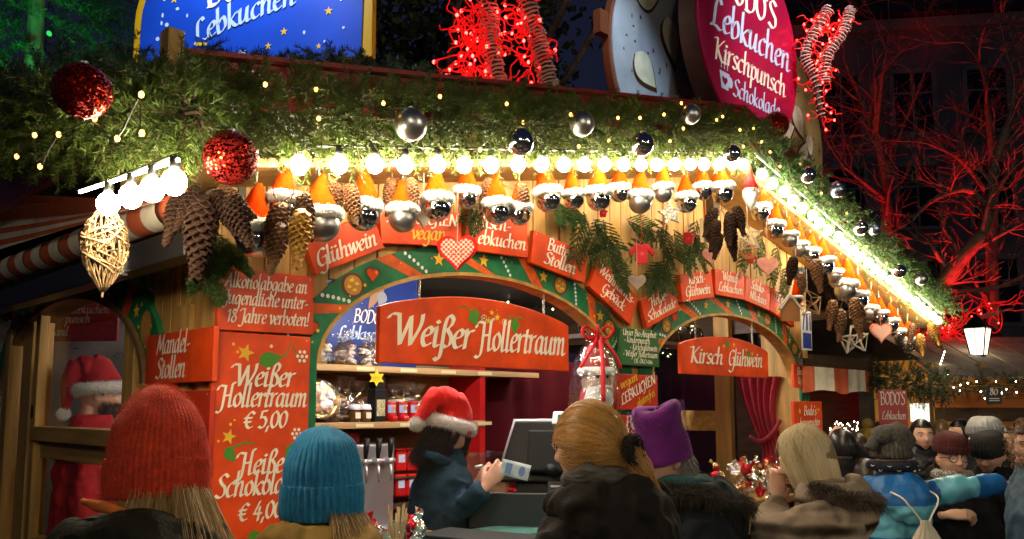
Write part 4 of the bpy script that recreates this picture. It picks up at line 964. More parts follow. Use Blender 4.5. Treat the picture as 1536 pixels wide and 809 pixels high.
b = MB(); b.X = T(.045, .015, .09); b.lathe([(.034, 0), (.022, .06), (.004, .13)], 14); b.build('felt_cap', FELT, g, smooth=True)
b = MB(); b.X = T(.045, .015, .09); b.tube([(.036*math.cos(a), .036*math.sin(a), 0) for a in [2*PI*i/16 for i in range(17)]], .011, 8); b.build('plush_brim', FURW, g, smooth=True)
# gnome pendants at the gable top
p = put(1126, 292, -.46); g = empty('gnome_pendant', 'fluffy white bearded gnome pendant with a tall red cap at the gable top', 'ornament', facing(p))
b = MB(); b.lathe([(.002, -.09), (.03, -.06), (.05, -.01), (.045, .03), (.03, .05)], 18, fn=lambda r, z, a: r*(1+.12*math.sin(7*a+z*60))); b.build('beard', FURW, g, smooth=True)
b = MB(); b.lathe([(.05, .035), (.032, .09), (.012, .16), (.002, .19)], 16); b.build('felt_cap', mat('bright_red_felt', (.62, .012, .012), .85), g, smooth=True)
b = MB(); b.ball((0, -.045, .02), .014, 12); b.build('nose', SKIN, g, smooth=True)
# ------------------------------------------------------------------ signs and light figures on the roof
BRIGHTB = mat('bright_blue_board_paint', (.010, .075, .62), .38, var=.25, vscale=2.2)
YBORD = mat('golden_yellow_border_paint', (.72, .40, .01), .45)
PALEB = mat('pale_blue_lettering_paint', (.52, .66, .88), .5)
p = atD(371, 88, 3.35)
M = facing((p.x, p.y, p.z), R(-14))
W2 = .56; H2 = .72
def arch_top(hw, h0, sag): return [(hw*math.cos(a), h0+sag*math.sin(a)) for a in [PI*i/24 for i in range(25)]]
out = [(-W2, -.05), (W2, -.05)]+arch_top(W2, .22, .42)
bs = board('roof_sign', 'bright blue arched roof sign with yellow border, stars and a small witch', M, 1, 1, YBORD, .04, out)
b = MB(); b.prism([(-W2+.035, -.045), (W2-.045, -.045)]+arch_top(W2-.04, .22, .38), -.006, .0); b.build('painted_field', BRIGHTB, bs)
pth = lambda x: (x, .10*math.sin((x+.35)*2.0), .18*math.cos((x+.35)*2.0))
b = MB(); write(b, "BODO'S", -.19, .245, .085, .40, y=-.009, slant=0, nib=.11, path=lambda x: (x, .16*(x+.2), .16)); b.build('lettering', CREAM, bs)
b = MB(); write(b, 'Lebkuchen', -.25, .085, .062, .47, y=-.009, path=lambda x: (x, .34*(x+.25)-.16*(x+.25)**2, .3-.3*(x+.25))); b.build('script_lettering', PALEB, bs)
rnd = random.Random(4); b = MB()
for i in range(46):
    x, z = rnd.uniform(-.45, .44), rnd.uniform(-.02, .5)
    if -.28 < x < .26 and .05 < z < .28: continue
    if -.33 < x < -.16 and z < .08: continue
    b.flat(disc_pts(x, z, rnd.uniform(.004, .010), rnd.uniform(.005, .011), 10), -.0075)
b.build('painted_snow', PALEB, bs)
b = MB(); [b.flat(star_pts(x, z, r), -.0080) for x, z, r in ((-.40, .10, .018), (.17, .095, .018), (.37, .16, .020), (.10, .04, .017), (.33, .015, .014), (-.36, .30, .02), (.30, .36, .02))]; b.build('painted_star', YEL, bs)
wt = empty('painted_witch', None, None); wt.parent = bs
for nm, P, m, y in (('hair', [(-.33, -.01), (-.26, .0), (-.24, .06), (-.215, .085), (-.19, .06), (-.165, .05), (-.17, .02), (-.19, .0), (-.2, -.03), (-.3, -.03)], mat('ginger_paint', (.62, .20, .03), .5), -.0085), ('face', [(-.225, .0), (-.19, -.005), (-.172, .02), (-.185, .05), (-.21, .055), (-.23, .03)], mat('skin_paint', (.7, .45, .3), .5), -.0090),
                     ('hat', [(-.285, .06), (-.24, .075), (-.25, .125), (-.20, .10), (-.185, .065), (-.14, .07), (-.17, .045), (-.24, .055)], BLUEP, -.0095), ('hat_band', [(-.243, .078), (-.19, .072), (-.187, .085), (-.241, .092)], YEL, -.0100), ('broom', [(-.36, .0), (-.38, .045), (-.365, .05), (-.35, .02), (-.345, .05), (-.33, .04), (-.33, -.02)], OCHRE, -.0082)):
    b = MB(); b.flat(P, y); b.build(nm, m, bs)
bpy.data.objects.remove(wt)
for sx in (-.42, .42):
    b = MB(); b.box((sx, .07, -.12), (.05, .05, .7)); b.build('post', BEAM, bs)
# crimson drum sign
def gb_mat(nm, c1, c2): return mat(nm, c1, .45, col2=c2, vscale=3.5, bump=.1, bscale=30)
CRIM = mat('crimson_sign_paint', (.30, .006, .045), .32, var=.2, vscale=3, bump=.06, bscale=12)
DRUM = mat('dark_brown_drum_wood', (.05, .02, .008), .5, var=.3, vscale=6)
cx, cz, rx, rz = 3.82, 4.34, .70, .74
p = (cx, -.16, cz)
t = empty('round_sign', 'round crimson roof sign with white lettering for Lebkuchen and Kirschpunsch', 'sign', T(*p))
def disk(b, rx, rz, y0, y1, n=64): b.prism(disc_pts(0, 0, rx, rz, n), y0, y1)
b = MB(); disk(b, rx, rz, 0, .02); b.build('face_board', CRIM, t, bevel=.004)
b = MB(); disk(b, rx+.004, rz+.004, .022, .15); b.build('drum', DRUM, t)
b = MB(); write(b, "BODO'S", .0, .20, .135, .76, align='c', y=-.003, slant=0, nib=.10); write(b, 'Kirschpunsch', -.02, -.29, .10, 1.0, align='c', y=-.003); b.build('lettering', CREAM, t)
b = MB(); write(b, 'Lebkuchen', -.0, -.07, .135, 1.12, align='c', y=-.003); b.build('script_lettering', PALEB, t)
b = MB(); write(b, 'Schokolade', .04, -.48, .08, .66, align='c', y=-.003); b.build('lower_lettering', PALEB, t)
b = MB(); b.X = T(0, 0, -.06); b.flat([(-.46, -.29), (-.33, -.29), (-.35, -.41), (-.44, -.41)], -.003); b.flat(disc_pts(-.325, -.345, .035, .04, 14), -.0034)
for k in range(3): b.flat([(-.44+.04*k, -.27), (-.43+.04*k, -.27), (-.425+.04*k, -.20), (-.44+.04*k, -.18)], -.003)
b.build('painted_cup', PALEB, t)
b = MB(); b.flat(heart_pts(-.395, -.415, .035), -.0042); b.build('painted_heart', CRIM, t)
b = MB(); b.box((-.35, .15, -.95), (.08, .08, .7)); b.box((.35, .15, -.95), (.08, .08, .7)); b.build('post', BEAM, t)
# gingerbread discs either side
GBL = gb_mat('pale_grey_gingerbread_paint', (.42, .45, .48), (.27, .29, .32)); GBR = gb_mat('brown_gingerbread_paint', (.46, .34, .13), (.24, .17, .06))
ALM = mat('almond_paint', (.70, .66, .46), .4, var=.15, vscale=10); EDGE = mat('orange_brown_rim', (.15, .04, .012), .5)
def ginger(label, px, rx, rz, m, edge, spots, yaw=0):
    t = empty('gingerbread_disc', label, 'sign', T(*px) @ Rz(yaw), 'painted gingerbread discs on the roof')
    b = MB(); disk(b, rx, rz, 0, .07); b.build('rim', edge, t, bevel=.01)
    b = MB(); disk(b, rx-.02, rz-.02, -.012, -.001); b.build('painted_face', m, t)
    rnd = random.Random(len(label))
    b = MB(); b2 = MB()
    for (x, z, l, wd, a) in spots: b2.flat(leaf_pts(x-l*.04, z-.01, l*1.12, wd*1.18, a), -.0135); b.flat(leaf_pts(x, z, l, wd, a), -.0150)
    b2.build('almond_outline', DRUM, t); b.build('painted_almond', ALM, t)
    b = MB()
    for i in range(70):
        a = rnd.uniform(0, 6.28); q = math.sqrt(rnd.random())*.9; b.flat(disc_pts(q*rx*math.cos(a), q*rz*math.sin(a), rnd.uniform(.006, .014), rnd.uniform(.008, .02), 9), -.0128)
    b.build('painted_speck', DRUM, t)
    b = MB(); b.box((-.2, .05, -rz-.1), (.07, .07, .6)); b.box((.2, .05, -rz-.1), (.07, .07, .6)); b.build('post', BEAM, t); return t
ginger('big pale grey gingerbread disc with painted almonds, left of the crimson sign', (3.63, .35, 4.20), .79, .82, GBL, EDGE, [(-.52, -.02, .30, .11, R(-38)), (-.12, .38, .36, .10, R(-75)), (-.5, .4, .3, .1, R(20)), (-.1, -.42, .25, .08, R(10)), (.4, -.2, .3, .1, R(60))])
b = MB(); b.box((-.84, .03, .1), (.09, .06, .16)); b.build('side_block', EDGE, [o for o in bpy.data.objects if o.name.startswith('gingerbread_disc')][0])
ginger('big brown gingerbread disc with glossy dark rim, right of the crimson sign', (4.98, .20, 4.02), .74, .84, GBR, mat('glossy_dark_rim', (.015, .016, .02), .18, spec=.7), [(.2, .3, .3, .1, R(-60)), (.3, -.25, .28, .10, R(70)), (-.1, .0, .3, .1, R(20)), (.45, .1, .2, .07, R(-80)), (.1, -.6, .25, .08, R(30))])
# wound light figures
CORD = mat('grey_white_cord', (.55, .42, .38), .7)
def coil(b, pts, r, turns, wr=.006):
    P = smooth_path(pts, 10); n = len(P); N_ = turns*10; o = []
    for i in range(N_):
        f = i/N_*(n-1); k = min(int(f), n-2); c = P[k].lerp(P[k+1], f-k); t = (P[k+1]-P[k]).normalized(); u = t.orthogonal().normalized(); v = t.cross(u)
        a = 2*PI*i/10; rr = (r[0]+(r[1]-r[0])*i/N_)*(1+.12*math.sin(i*1.7)); o.append(c+(u*math.cos(a)+v*math.sin(a))*rr)
    b.tube(o, wr, 4)
def tangle(center_pts, spread, n, ln, rnd):
    out = []
    for i in range(n):
        k = rnd.randrange(len(center_pts)-1); c = center_pts[k].lerp(center_pts[k+1], rnd.random())
        p = c+Vector((rnd.gauss(0, spread), rnd.gauss(0, spread), rnd.gauss(0, spread*.6))); pts = [p]; d = Vector((rnd.gauss(0, 1), rnd.gauss(0, 1), rnd.gauss(0, 1)))
        for j in range(7):
            d = (d+Vector((rnd.gauss(0, .8), rnd.gauss(0, .8), rnd.gauss(0, .8)))).normalized(); q = pts[-1]+d*ln
            q = c.lerp(q, .93); pts.append(q)
        out.append(smooth_path(pts, 3))
    return out
def led(parent, p):
    o = fairy(parent, p, FAIRYR, .0085); return o
def figure(label, legs, nt, spread, seed, coils, nled, dd):
    g = empty('light_figure', label, 'light figure', None, 'cord wound light figures with red lights'); rnd = random.Random(seed)
    for pts, r, tr in coils:
        b = MB(); coil(b, [atD(x, y, dd) for x, y in pts], r, tr, .0055); b.build('wound_cord', CORD, g)
        b = MB(); b.tube(smooth_path([atD(x, y, dd) for x, y in pts], 4), r[0]*.5, 8); b.build('core', BEAM, g)
    for li, leg in enumerate(legs):
        cp = [atD(x, y, dd) for x, y in leg]; b = MB(); S = tangle(cp, spread, nt, spread*1.3, rnd)
        for s in S: b.tube(s, .0042, 4)
        wr = b.build('led_wire', REDWIRE, g)
        for i in range(nled):
            s = S[i % len(S)]; led(g, s[rnd.randrange(len(s))])
    return g
lg1 = figure('tall cord wound leg figure wrapped in red lights, standing on the roof in the middle', [[(690, -60), (695, 40), (705, 125)], [(715, -40), (722, 60), (735, 128)], [(770, -40), (785, 40), (800, 75)], [(690, 110), (770, 130)]], 34, .036, 3, [([(722, -60), (733, 20), (737, 70), (748, 132)], (.052, .048), 34), ([(775, -60), (795, 20), (812, 80), (826, 138)], (.050, .050), 34)], 22, 4.3)
lg2 = figure('antler shaped cord wound light figure with red lights at the right roof end', [[(1210, 70), (1235, 120), (1232, 180)], [(1268, 20), (1240, 80), (1225, 130)], [(1240, 20), (1215, 70)]], 14, .03, 5, [([(1243, 14), (1222, 50), (1208, 85), (1222, 120), (1232, 178)], (.045, .03), 30), ([(1276, 14), (1264, 48), (1240, 85), (1236, 125)], (.04, .045), 26)], 16, 6.0)
# floodlights that light the roof signs
def flood(label, loc, aim, power, col, spot):
    t = empty('floodlight', label, 'floodlight', frame(loc, Vector(aim)-Vector(loc)))
    b = MB(); b.box((-.04, 0, 0), (.07, .16, .12)); b.build('housing', BLACKP, t); b = MB(); b.bar((-.05, 0, 0), (-.05, 0, .35), .03, .02); b.build('bracket', STEEL, t)
    l = lamp('flood_lamp', 'SPOT', (0, 0, 0), power, col, .04, None, spot, .8, t); l.rotation_euler = (0, -PI/2, 0); l.location = (.03, 0, 0)
    return t
flood('white blue floodlight above the blue roof sign', bs.matrix_world @ Vector((.1, -.55, 1.0)), bs.matrix_world @ Vector((.0, 0, .25)), 55, (.80, .9, 1), 85)
flood('cold white floodlight aimed at the grey gingerbread disc', (2.0, -1.0, 5.5), (2.75, .3, 4.0), 160, (.6, .78, 1), 42)
flood('white floodlight aimed at the crimson round sign', (3.6, -1.6, 5.6), (4.25, -.1, 4.2), 150, (1, .88, .9), 58)
# blue poster-like reflection is left to the lamps themselves
# ------------------------------------------------------------------ inside the stall
CURTW = mat('dark_red_wall_cloth', (.055, .003, .006), .9, var=.25, vscale=5, spec=.1)
sh = empty('wall_shelf', 'pale wooden wall shelf with two boards behind the cashier', 'shelf')
b = MB(); b.box((2.2, 1.58, 1.33), (2.0, .03, 1.42)); b.build('back_panel', mat('shelf_back_wood', (.20, .13, .065), .6, var=.25, vscale=3, stretch=(.5, 5, 5)), sh)
for z, x1 in ((1.985, 3.09), (1.645, 2.55)):
    b = MB(); b.box(((1.15+x1)/2, 1.40, z), (x1-1.15, .34, .038)); o = b.build('shelf_board', SHELF, sh, bevel=.003)
    b = MB()
    for k in range(4): b.box((1.55+.33*k, 1.2285, z), (.13, .003, .022))
    b.build('price_strip', mat('pale_price_label', (.62, .55, .30), .5), o)
b = MB()
y0 = 1.0
def drape(b, x0, x1, z0, z1, y, n=60, amp=.02, f=9):
    vs = []; fs = []
    for i in range(n+1):
        x = x0+(x1-x0)*i/n
        for z in (z0, (z0+z1)/2, z1): vs.append((x, y+amp*math.sin(i/n*PI*2*f)+amp*.4*math.sin(i*1.3), z))
    for i in range(n):
        for k in range(2): fs.append((i*3+k, i*3+3+k, i*3+4+k, i*3+1+k))
    b.add(vs, fs)
b = MB(); drape(b, 2.56, 4.75, .9, 2.12, 1.5); g = tag(b.build('back_curtain', CURTW, smooth=True), 'dark red curtain wall behind the till', 'curtain')
b = MB(); b.box((2.53, 1.40, 1.55), (.05, .32, 1.0)); b.build('side_panel', mat('glossy_red_panel', (.45, .012, .012), .3), sh)
# blue poster on the back wall
p = onY(523, 455, 1.55); q0, q1 = onY(452, 400, 1.55), onY(606, 512, 1.55)
po = board('blue_poster', 'dark blue poster with painted cherubs and pale writing above the shelf', frame(((q0.x+q1.x)/2, 1.535, 2.36), (1, 0, 0)), 1.0, .74, mat('night_blue_print', (.010, .035, .22), .35, var=.3, vscale=3), .012)
letter(po, [("BODO'S", -.02, -.06, .055, {'width': .26, 'slant': .15, 'nib': .06})]); b = MB(); write(b, 'Lebkuchen', -.14, -.17, .050, .44); b.build('script_lettering', PALEB, po)
FLESH = mat('cherub_paint', (.36, .20, .10), .5)
for cxx, s in ((-.13, 1), (.16, -1)):
    b = MB(); b.flat(disc_pts(cxx, .17, .055, .045), -.0030); b.flat(leaf_pts(cxx+.02*s, .16, .13*1, .028, R(20) if s > 0 else R(150)), -.0034); b.flat(leaf_pts(cxx, .15, .14, .03, R(-80 if s > 0 else -120)), -.0038); b.flat(disc_pts(cxx-.05*s, .235, .035), -.0042); b.build('painted_cherub', FLESH, po)
    b = MB(); b.flat(leaf_pts(cxx-.06*s, .15, .10, .04, R(-120)), -.0046); b.build('painted_wing', mat('grey_wing_paint', (.25, .27, .30), .5), po)
b = MB(); [b.tube([(x_, .006, .36), (x_, .006, .42)], .003, 5) for x_ in (-.4, .4)]; b.build('hanging_cord', CABLE, po)
b = MB(); rnd = random.Random(9)
for i in range(40): b.flat(disc_pts(rnd.uniform(-.38, .38), rnd.uniform(-.28, .28), .003, n=6), -.0026)
b.build('painted_snow', PALEB, po)
b = MB(); [b.flat(star_pts(x, z, .012), -.0028) for x, z in ((-.17, .03), (.1, .06), (.25, -.2))]; b.build('painted_star', OCHRE, po)
# cellophane bags of biscuits
COOK = mat('brown_biscuit', (.42, .21, .08), .7, var=.4, vscale=40); COOKW = mat('iced_biscuit', (.75, .62, .45), .6, var=.3, vscale=30); CHOC = mat('chocolate', (.06, .025, .012), .4)
def bag_proto(seed, cm, h=.2, r=.055):
    rnd = random.Random(seed); t = empty('biscuit_bag', None, 'bag of biscuits')
    b = MB(); prof = [(r*.6, 0), (r*.98, .02), (r*1.05, h*.3), (r*.85, h*.55), (r*.25, h*.66), (r*.20, h*.69), (r*.45, h*.8), (r*.85, h*1.0)]
    out = []
    for rr, z in prof:
        out.append([((rr*(1+rnd.uniform(-.14, .14)))*math.cos(2*PI*k/18), (rr*(1+rnd.uniform(-.14, .14)))*math.sin(2*PI*k/18), z+rnd.uniform(-.008, .008)*(z > .02)) for k in range(18)])
    b.rings(out, cap=False); b.build('wrapper', CELLO, t)
    b = MB()
    for i in range(9): b.X = T(rnd.uniform(-.3, .3)*r, rnd.uniform(-.3, .3)*r, .015+h*.055*i) @ Rx(rnd.uniform(-.5, .5)) @ Ry(rnd.uniform(-.5, .5)); b.lathe([(r*.6, -.006), (r*.68, 0), (r*.6, .006)], 14); b.cur = rnd.randrange(len(cm))
    b.build('biscuits', cm, t, smooth=False)
    b = MB(); b.tube([(r*.24*math.cos(a), r*.24*math.sin(a), h*.675) for a in [2*PI*i/12 for i in range(13)]], .006, 6); b.tube([(r*.2, -.01, h*.67), (r*.7, -.03, h*.6), (r*.8, -.04, h*.45)], [.006, .004, .002], 5); b.build('ribbon', GOLD, t); return t
BAGS = [bag_proto(i, cm) for i, cm in enumerate(([COOK, COOKW], [COOKW, CHOC], [COOK, CHOC]))]; BU = set()
def bag(k, p, s, label, group=None, rot=0):
    if k in BU: o = copy_tree(BAGS[k])
    else: o = BAGS[k]; BU.add(k)
    o.matrix_world = T(*p) @ Rz(rot) @ Matrix.Scale(s, 4); return tag(o, label, group=group or 'cellophane bags on the shelves')
zt = 2.004
def gx(px, y=1.28, py=600): return onY(px, py, y).x
for i, x in enumerate([gx(q, 1.30, 530) for q in (473, 491, 509, 528, 547, 565)]):
    bag(i % 3, (x, 1.29+.05*(i % 2), zt), .95+.12*((i*3) % 2), ['tied cellophane bag at the far left of the top shelf, beside the price board', 'second cellophane bag on the top shelf, under the poster writing', 'tall cellophane bag on the top shelf below the pale script word', 'cellophane bag on the top shelf right of the tall one', 'cellophane bag on the top shelf just left of the big hanging board', 'cellophane bag on the top shelf half behind the edge of the big hanging board'][i], rot=i)
z1 = 1.665
for i, (x, s) in enumerate([(gx(q, 1.37), k) for q, k in ((503, 1.25), (519, 1.4), (538, 1.25), (592, 1.2), (609, 1.3), (626, 1.2))]):
    bag((i+1) % 3, (x, 1.37, z1), s, ['cellophane bag behind the biscuit plate on the lower shelf', 'tallest cellophane bag on the lower shelf, behind the two jars', 'cellophane bag left of the black tin on the lower shelf', 'cellophane bag behind the left boot mug', 'tall cellophane bag behind the middle boot mug', 'cellophane bag behind the right boot mug near the cashier'][i], rot=i*2)
t = empty('biscuit_plate', 'round wrapped plate of iced biscuits at the left of the lower shelf', 'plate', T(gx(482), 1.30, z1+.13) @ Rx(R(70)))
b = MB(); b.lathe([(.02, 0), (.10, .004), (.125, .02), (.13, .022), (.10, .012), (.0, .006)], 32); b.build('plate', GOLD, t, smooth=True)
for k in range(14):
    a = k*2.4; q = .022*math.sqrt(k)+.01; b = MB(); b.X = T(q*math.cos(a), q*math.sin(a), .02) @ Rx(random.uniform(-.4, .4)); b.lathe([(.0, -.005), (.024, -.004), (.026, .003), (.022, .009), (0, .010)], 14); b.build('biscuit', [COOKW, COOK, WHITEP][k % 3], t, smooth=True)
b = MB(); b.lathe([(.13, .022), (.11, .05), (.06, .07), (0, .075)], 20, fn=lambda r, z, a: r*(1+.05*math.sin(9*a+z*200))); b.build('wrapper', clear('thin_cellophane', (1, 1, 1), .10, .15, 1.0, 35), t)
for i, x in enumerate((gx(531), gx(547))):
    t = empty('preserve_jar', ['left small jar with a white cloth lid on the lower shelf', 'right small jar with a white cloth lid, beside the black tin'][i], 'jar', T(x, 1.27, z1), 'white lidded jars on the lower shelf')
    b = MB(); b.lathe([(.03, 0), (.034, .01), (.034, .075), (.028, .085)], 20); b.build('glass', mat('dark_honey_jar', (.10, .05, .02), .1), t, smooth=True)
    b = MB(); b.lathe([(.040, .074), (.034, .088), (.030, .104), (0, .107)], 20, fn=lambda r, z, a: r*(1+.05*math.sin(10*a))); b.build('cloth_lid', mat('white_lid_cloth', (.75, .75, .80), .8), t, smooth=True)
    b = MB(); b.box((0, -.035, .04), (.035, .004, .035)); b.build('paper_label', mat('cream_paper', (.7, .62, .45), .7), t)
t = empty('black_tin', 'black tin box with a pale window on the lower shelf', 'box', T(gx(565), 1.28, z1))
b = MB(); b.box((0, 0, .10), (.085, .085, .20)); b.build('body', BLACKP, t, bevel=.004); b = MB(); b.box((0, 0, .235), (.075, .075, .07)); b.build('lid', BLACKP, t, bevel=.004); b = MB(); b.box((0, -.0445, .085), (.06, .004, .10)); b.build('window', mat('herb_window', (.42, .40, .22), .4, var=.6, vscale=120), t)
def boot(label, M):
    t = empty('boot_mug', label, 'mug', M, 'red boot mugs on the lower shelf')
    b = MB(); b.lathe([(.030, .02), (.031, .05), (.034, .11), (.037, .125), (.033, .125), (.029, .05)], 20); b.tube([(0, .01, .022), (0, -.02, .02), (0, -.05, .018), (0, -.062, .016)], [.030, .029, .024, .012], 14); b.box((0, .01, .004), (.05, .06, .008)); b.build('boot', mat('red_glazed_ceramic', (.50, .012, .014), .15, coat=.5), t, smooth=True)
    b = MB(); b.rings([[(.0335*math.cos(a), .0335*math.sin(a), z) for a in [PI+.5+(2.14)*k/10 for k in range(11)]] for z in (.055, .108)], cap=False, closed=False); q = b.build('blue_print', mat('pale_blue_print', (.35, .45, .72), .3), t)
    b = MB(); b.X = T(0, -.0352, .082); b.prism(disc_pts(0, 0, .015), -.002, 0); b.build('round_motif', OCHRE, q)
    b = MB(); b.tube([(.034, .01, .10), (.058, .015, .09), (.058, .015, .06), (.033, .01, .045)], .005, 8); b.build('handle', mat('red_glazed_ceramic', (.5, .01, .01)), t, smooth=True)
for i, x in enumerate((gx(587), gx(604), gx(621))): boot(['red boot mug with blue print beside the black tin', 'middle red boot mug with blue print', 'red boot mug with blue print nearest the cashier'][i], T(x, 1.29, z1))
# beer taps
t = empty('tap_machine', 'steel drinks tap machine with three black handles behind the cashier', 'drinks machine', T(gx(566, 1.2, 690), 1.33, 0))
b = MB(); b.box((0, .05, 1.28), (.34, .25, .50)); b.build('body', STEEL, t, bevel=.008); b = MB(); b.box((0, -.14, 1.03), (.36, .2, .03)); b.build('drip_tray', STEEL, t, bevel=.004)
for x in (-.09, .0, .09):
    b = MB(); b.tube([(x, -.07, 1.43), (x, -.13, 1.43)], .018, 12); b.ball((x, -.135, 1.43), .022, 12); b.tube([(x, -.135, 1.42), (x, -.15, 1.36), (x, -.15, 1.31)], [.010, .008, .007], 10); tp = b.build('tap', STEEL, t, smooth=True)
    b = MB(); b.tube([(x, -.135, 1.445), (x, -.14, 1.50), (x, -.145, 1.57)], [.010, .016, .019], 12); b.build('handle', BLACKP, tp, smooth=True)
b = MB(); b.tube([(-.15, -.1, 1.43), (.15, -.1, 1.43)], .014, 10); b.build('pipe', STEEL, t, smooth=True)
b = MB(); b.box((gx(515, 1.4, 690), 1.40, 1.40), (.16, .1, .4)); tag(b.build('red_box', mat('dark_red_card', (.22, .008, .012), .5), bevel=.004), 'dark red box left of the tap machine', 'box')
for i in range(4):
    x, z = gx(599, 1.36, 680)+.09*(i % 2), 1.42-.16*(i//2)
    b = MB(); b.box((0, 0, 0), (.085, .05, .14)); o = b.build('coffee_packet', mat('red_foil_packet', (.55, .015, .015), .3, bump=.4, bscale=25), M=T(x, 1.36, z), bevel=.010)
    tag(o, ['red packet right of the taps, upper left of four', 'red packet in the upper row beside the cashier shoulder', 'red packet in the lower row right of the taps', 'red packet lowest right, behind the cashier shoulder'][i], 'packet', 'red packets beside the taps')
    b = MB(); b.box((0, -.027, .01), (.05, .003, .05)); b.build('print', PALEB, o)
b = MB(); b.box((2.0, 1.42, 1.135), (.3, .2, .03)); b.box((2.0, 1.42, 1.31), (.3, .2, .012)); b.box((2.0, 1.42, 1.485), (.3, .2, .0)); tag(b.build('small_rack', BEAM), 'small dark rack holding the red packets', 'rack')
# paper stars with prices
def paper_star(label, p, r, yaw=0, n=6, tilt=0):
    o = MB(); o.prism(star_pts(0, 0, r, n, .55, PI/2+tilt), 0, .003); o = o.build('paper_star', mat('bright_yellow_card', (.80, .62, .02), .6), M=facing(p, yaw)); tag(o, label, 'price star', 'yellow paper stars')
    b = MB(); [b.flat([(-r*.42+r*.22*i+r*.03*j, r*.10-r*.22*j), (-r*.28+r*.22*i, r*.12-r*.22*j), (-r*.28+r*.22*i, r*.05-r*.22*j), (-r*.40+r*.22*i, r*.02-r*.22*j)], -.002) for j in range(2) for i in range(4)]; b.build('scribble', BROWNP, o); return o
paper_star('yellow six pointed paper star hanging from the top shelf board', onY(565, 567, 1.20), .052)
paper_star('yellow five pointed paper star on the till by the ponytail woman', onY(838, 678, -.02), .078, 0, 5, .35)
# cash register
M = facing((1.90, .08, 1.165), R(-12))
t = empty('cash_register', 'black touch screen till with silver rim on the counter', 'till', M)
b = MB(); b.X = T(0, .0, .0); b.rings([[(-.20, -.10, 0), (.20, -.10, 0), (.20, .18, 0), (-.20, .18, 0)], [(-.14, -.02, .26), (.18, -.02, .26), (.18, .14, .26), (-.14, .14, .26)]]); b.build('body', BLACKP, t, bevel=.012)
MS = T(.0, -.03, .28) @ Rx(R(-14))
b = MB(); b.X = MS; b.rings([[(-.25, -.03, -.09), (.20, -.03, -.09), (.20, .0, -.09), (-.25, .0, -.09)], [(-.17, -.03, .235), (.20, -.03, .235), (.20, .0, .235), (-.17, .0, .235)]]); b.build('screen_back', BLACKP, t, bevel=.010)
SILVP = mat('silver_plastic', (.50, .52, .55), .35, .4)
b = MB(); b.X = MS
b.tube([(-.25, -.015, -.09), (-.17, -.015, .238), (.20, -.015, .238)], .014, 8); b.build('silver_rim', SILVP, t, smooth=True)
b = MB(); b.X = MS; b.box((.02, -.07, .06), (.20, .09, .22)); b.build('rear_housing', mat('dark_grey_plastic', (.010, .011, .013), .6, spec=.25), t, bevel=.012)
b = MB(); b.X = MS @ T(.14, -.05, .235) @ Rx(R(-25)); b.box((0, 0, 0), (.20, .05, .085)); cdp = b.build('customer_display', SILVP, t, bevel=.008)
b = MB(); b.X = MS @ T(.145, -.077, .237) @ Rx(R(-25)); b.box((0, 0, 0), (.15, .006, .05)); b.build('display_glass', mat('dark_green_glass', (.02, .08, .07), .1), cdp)
b = MB(); b.X = T(.09, -.112, .13) @ Rx(R(-17)); b.box((0, 0, 0), (.13, .003, .16)); bd = b.build('maker_plate', mat('dark_badge', (.03, .03, .035), .3), t)
b = MB(); b.X = T(.09, -.117, .14) @ Rx(R(-17)); b.flat([(-.055, -.05), (.055, -.05), (.055, -.042), (-.055, -.042)], 0); 
for k in range(5): b.flat([(-.035+.016*k-.004, -.04), (-.035+.016*k+.004, -.04), (-.02+.009*k, .02), (-.024+.009*k, .02)], 0)
b.flat([(-.05, .04), (.05, .04), (.05, .05), (-.05, .05)], 0); b.build('badge_print', SILVP, bd)
b = MB(); b.X = MS; b.tube([(.05, -.115, -.04), (.05, -.135, -.04)], .03, 14); b.build('hinge_knob', BLACKP, t, smooth=True)
# counter things
t = empty('cash_tray', 'dark grey cash tray on the counter in front of the till', 'tray', facing((1.52, -.02, 1.163), R(-10)))
b = MB(); b.box((0, 0, .09), (.40, .03, .17)); b.box((0, .2, .012), (.40, .4, .024)); b.box((-.19, .2, .06), (.02, .4, .10)); b.box((.19, .2, .06), (.02, .4, .10)); b.build('tray', mat('slate_plastic', (.020, .027, .031), .55), t, bevel=.006)
o = MB(); o.box((0, 0, 0), (.62, .26, .012)); tag(o.build('counter_mat', mat('black_rubber_mat', (.012, .013, .014), .8, bump=.4, bscale=150), M=facing((1.17, -.26, 1.19), R(-30)), bevel=.004), 'black rubber mat on the glass counter edge', 'mat')
PAPER = mat('white_paper', (.80, .80, .82), .75, bump=.3, bscale=14)
for i, (px, py, s, lab) in enumerate(((760, 772, .8, 'crumpled white napkin lying on the black counter mat'), (812, 775, 1.1, 'white folded paper bag beside the till'))):
    p = atD(px, py, 3.30); b = MB(); rnd = random.Random(i); vs = []; fs = []
    for a in range(7):
        for c in range(7): vs.append(((a-3)*.035*s, (c-3)*.022*s, .012+.022*s*rnd.random()*(1-abs(a-3)/4)))
    for a in range(6):
        for c in range(6): fs.append((a*7+c, a*7+7+c, a*7+8+c, a*7+c+1))
    b.add(vs, fs); o = b.build('paper_napkin', PAPER, M=facing((p.x, p.y, 1.196), .3+i*.4), smooth=True); sd = o.modifiers.new('thick', 'SOLIDIFY'); sd.thickness = .004; tag(o, lab, 'napkin')
p = onY(722, 715, .32); t = empty('spray_bottle', 'clear bottle with blue label and white pump beside the cashier hands', 'bottle', T(p.x, p.y, 1.16) @ Matrix.Scale(1.25, 4))
b = MB(); b.lathe([(.026, 0), (.030, .006), (.030, .14), (.024, .165), (.012, .18), (.012, .19)], 20); b.build('bottle', mat('pale_plastic', (.55, .65, .75), .2), t, smooth=True)
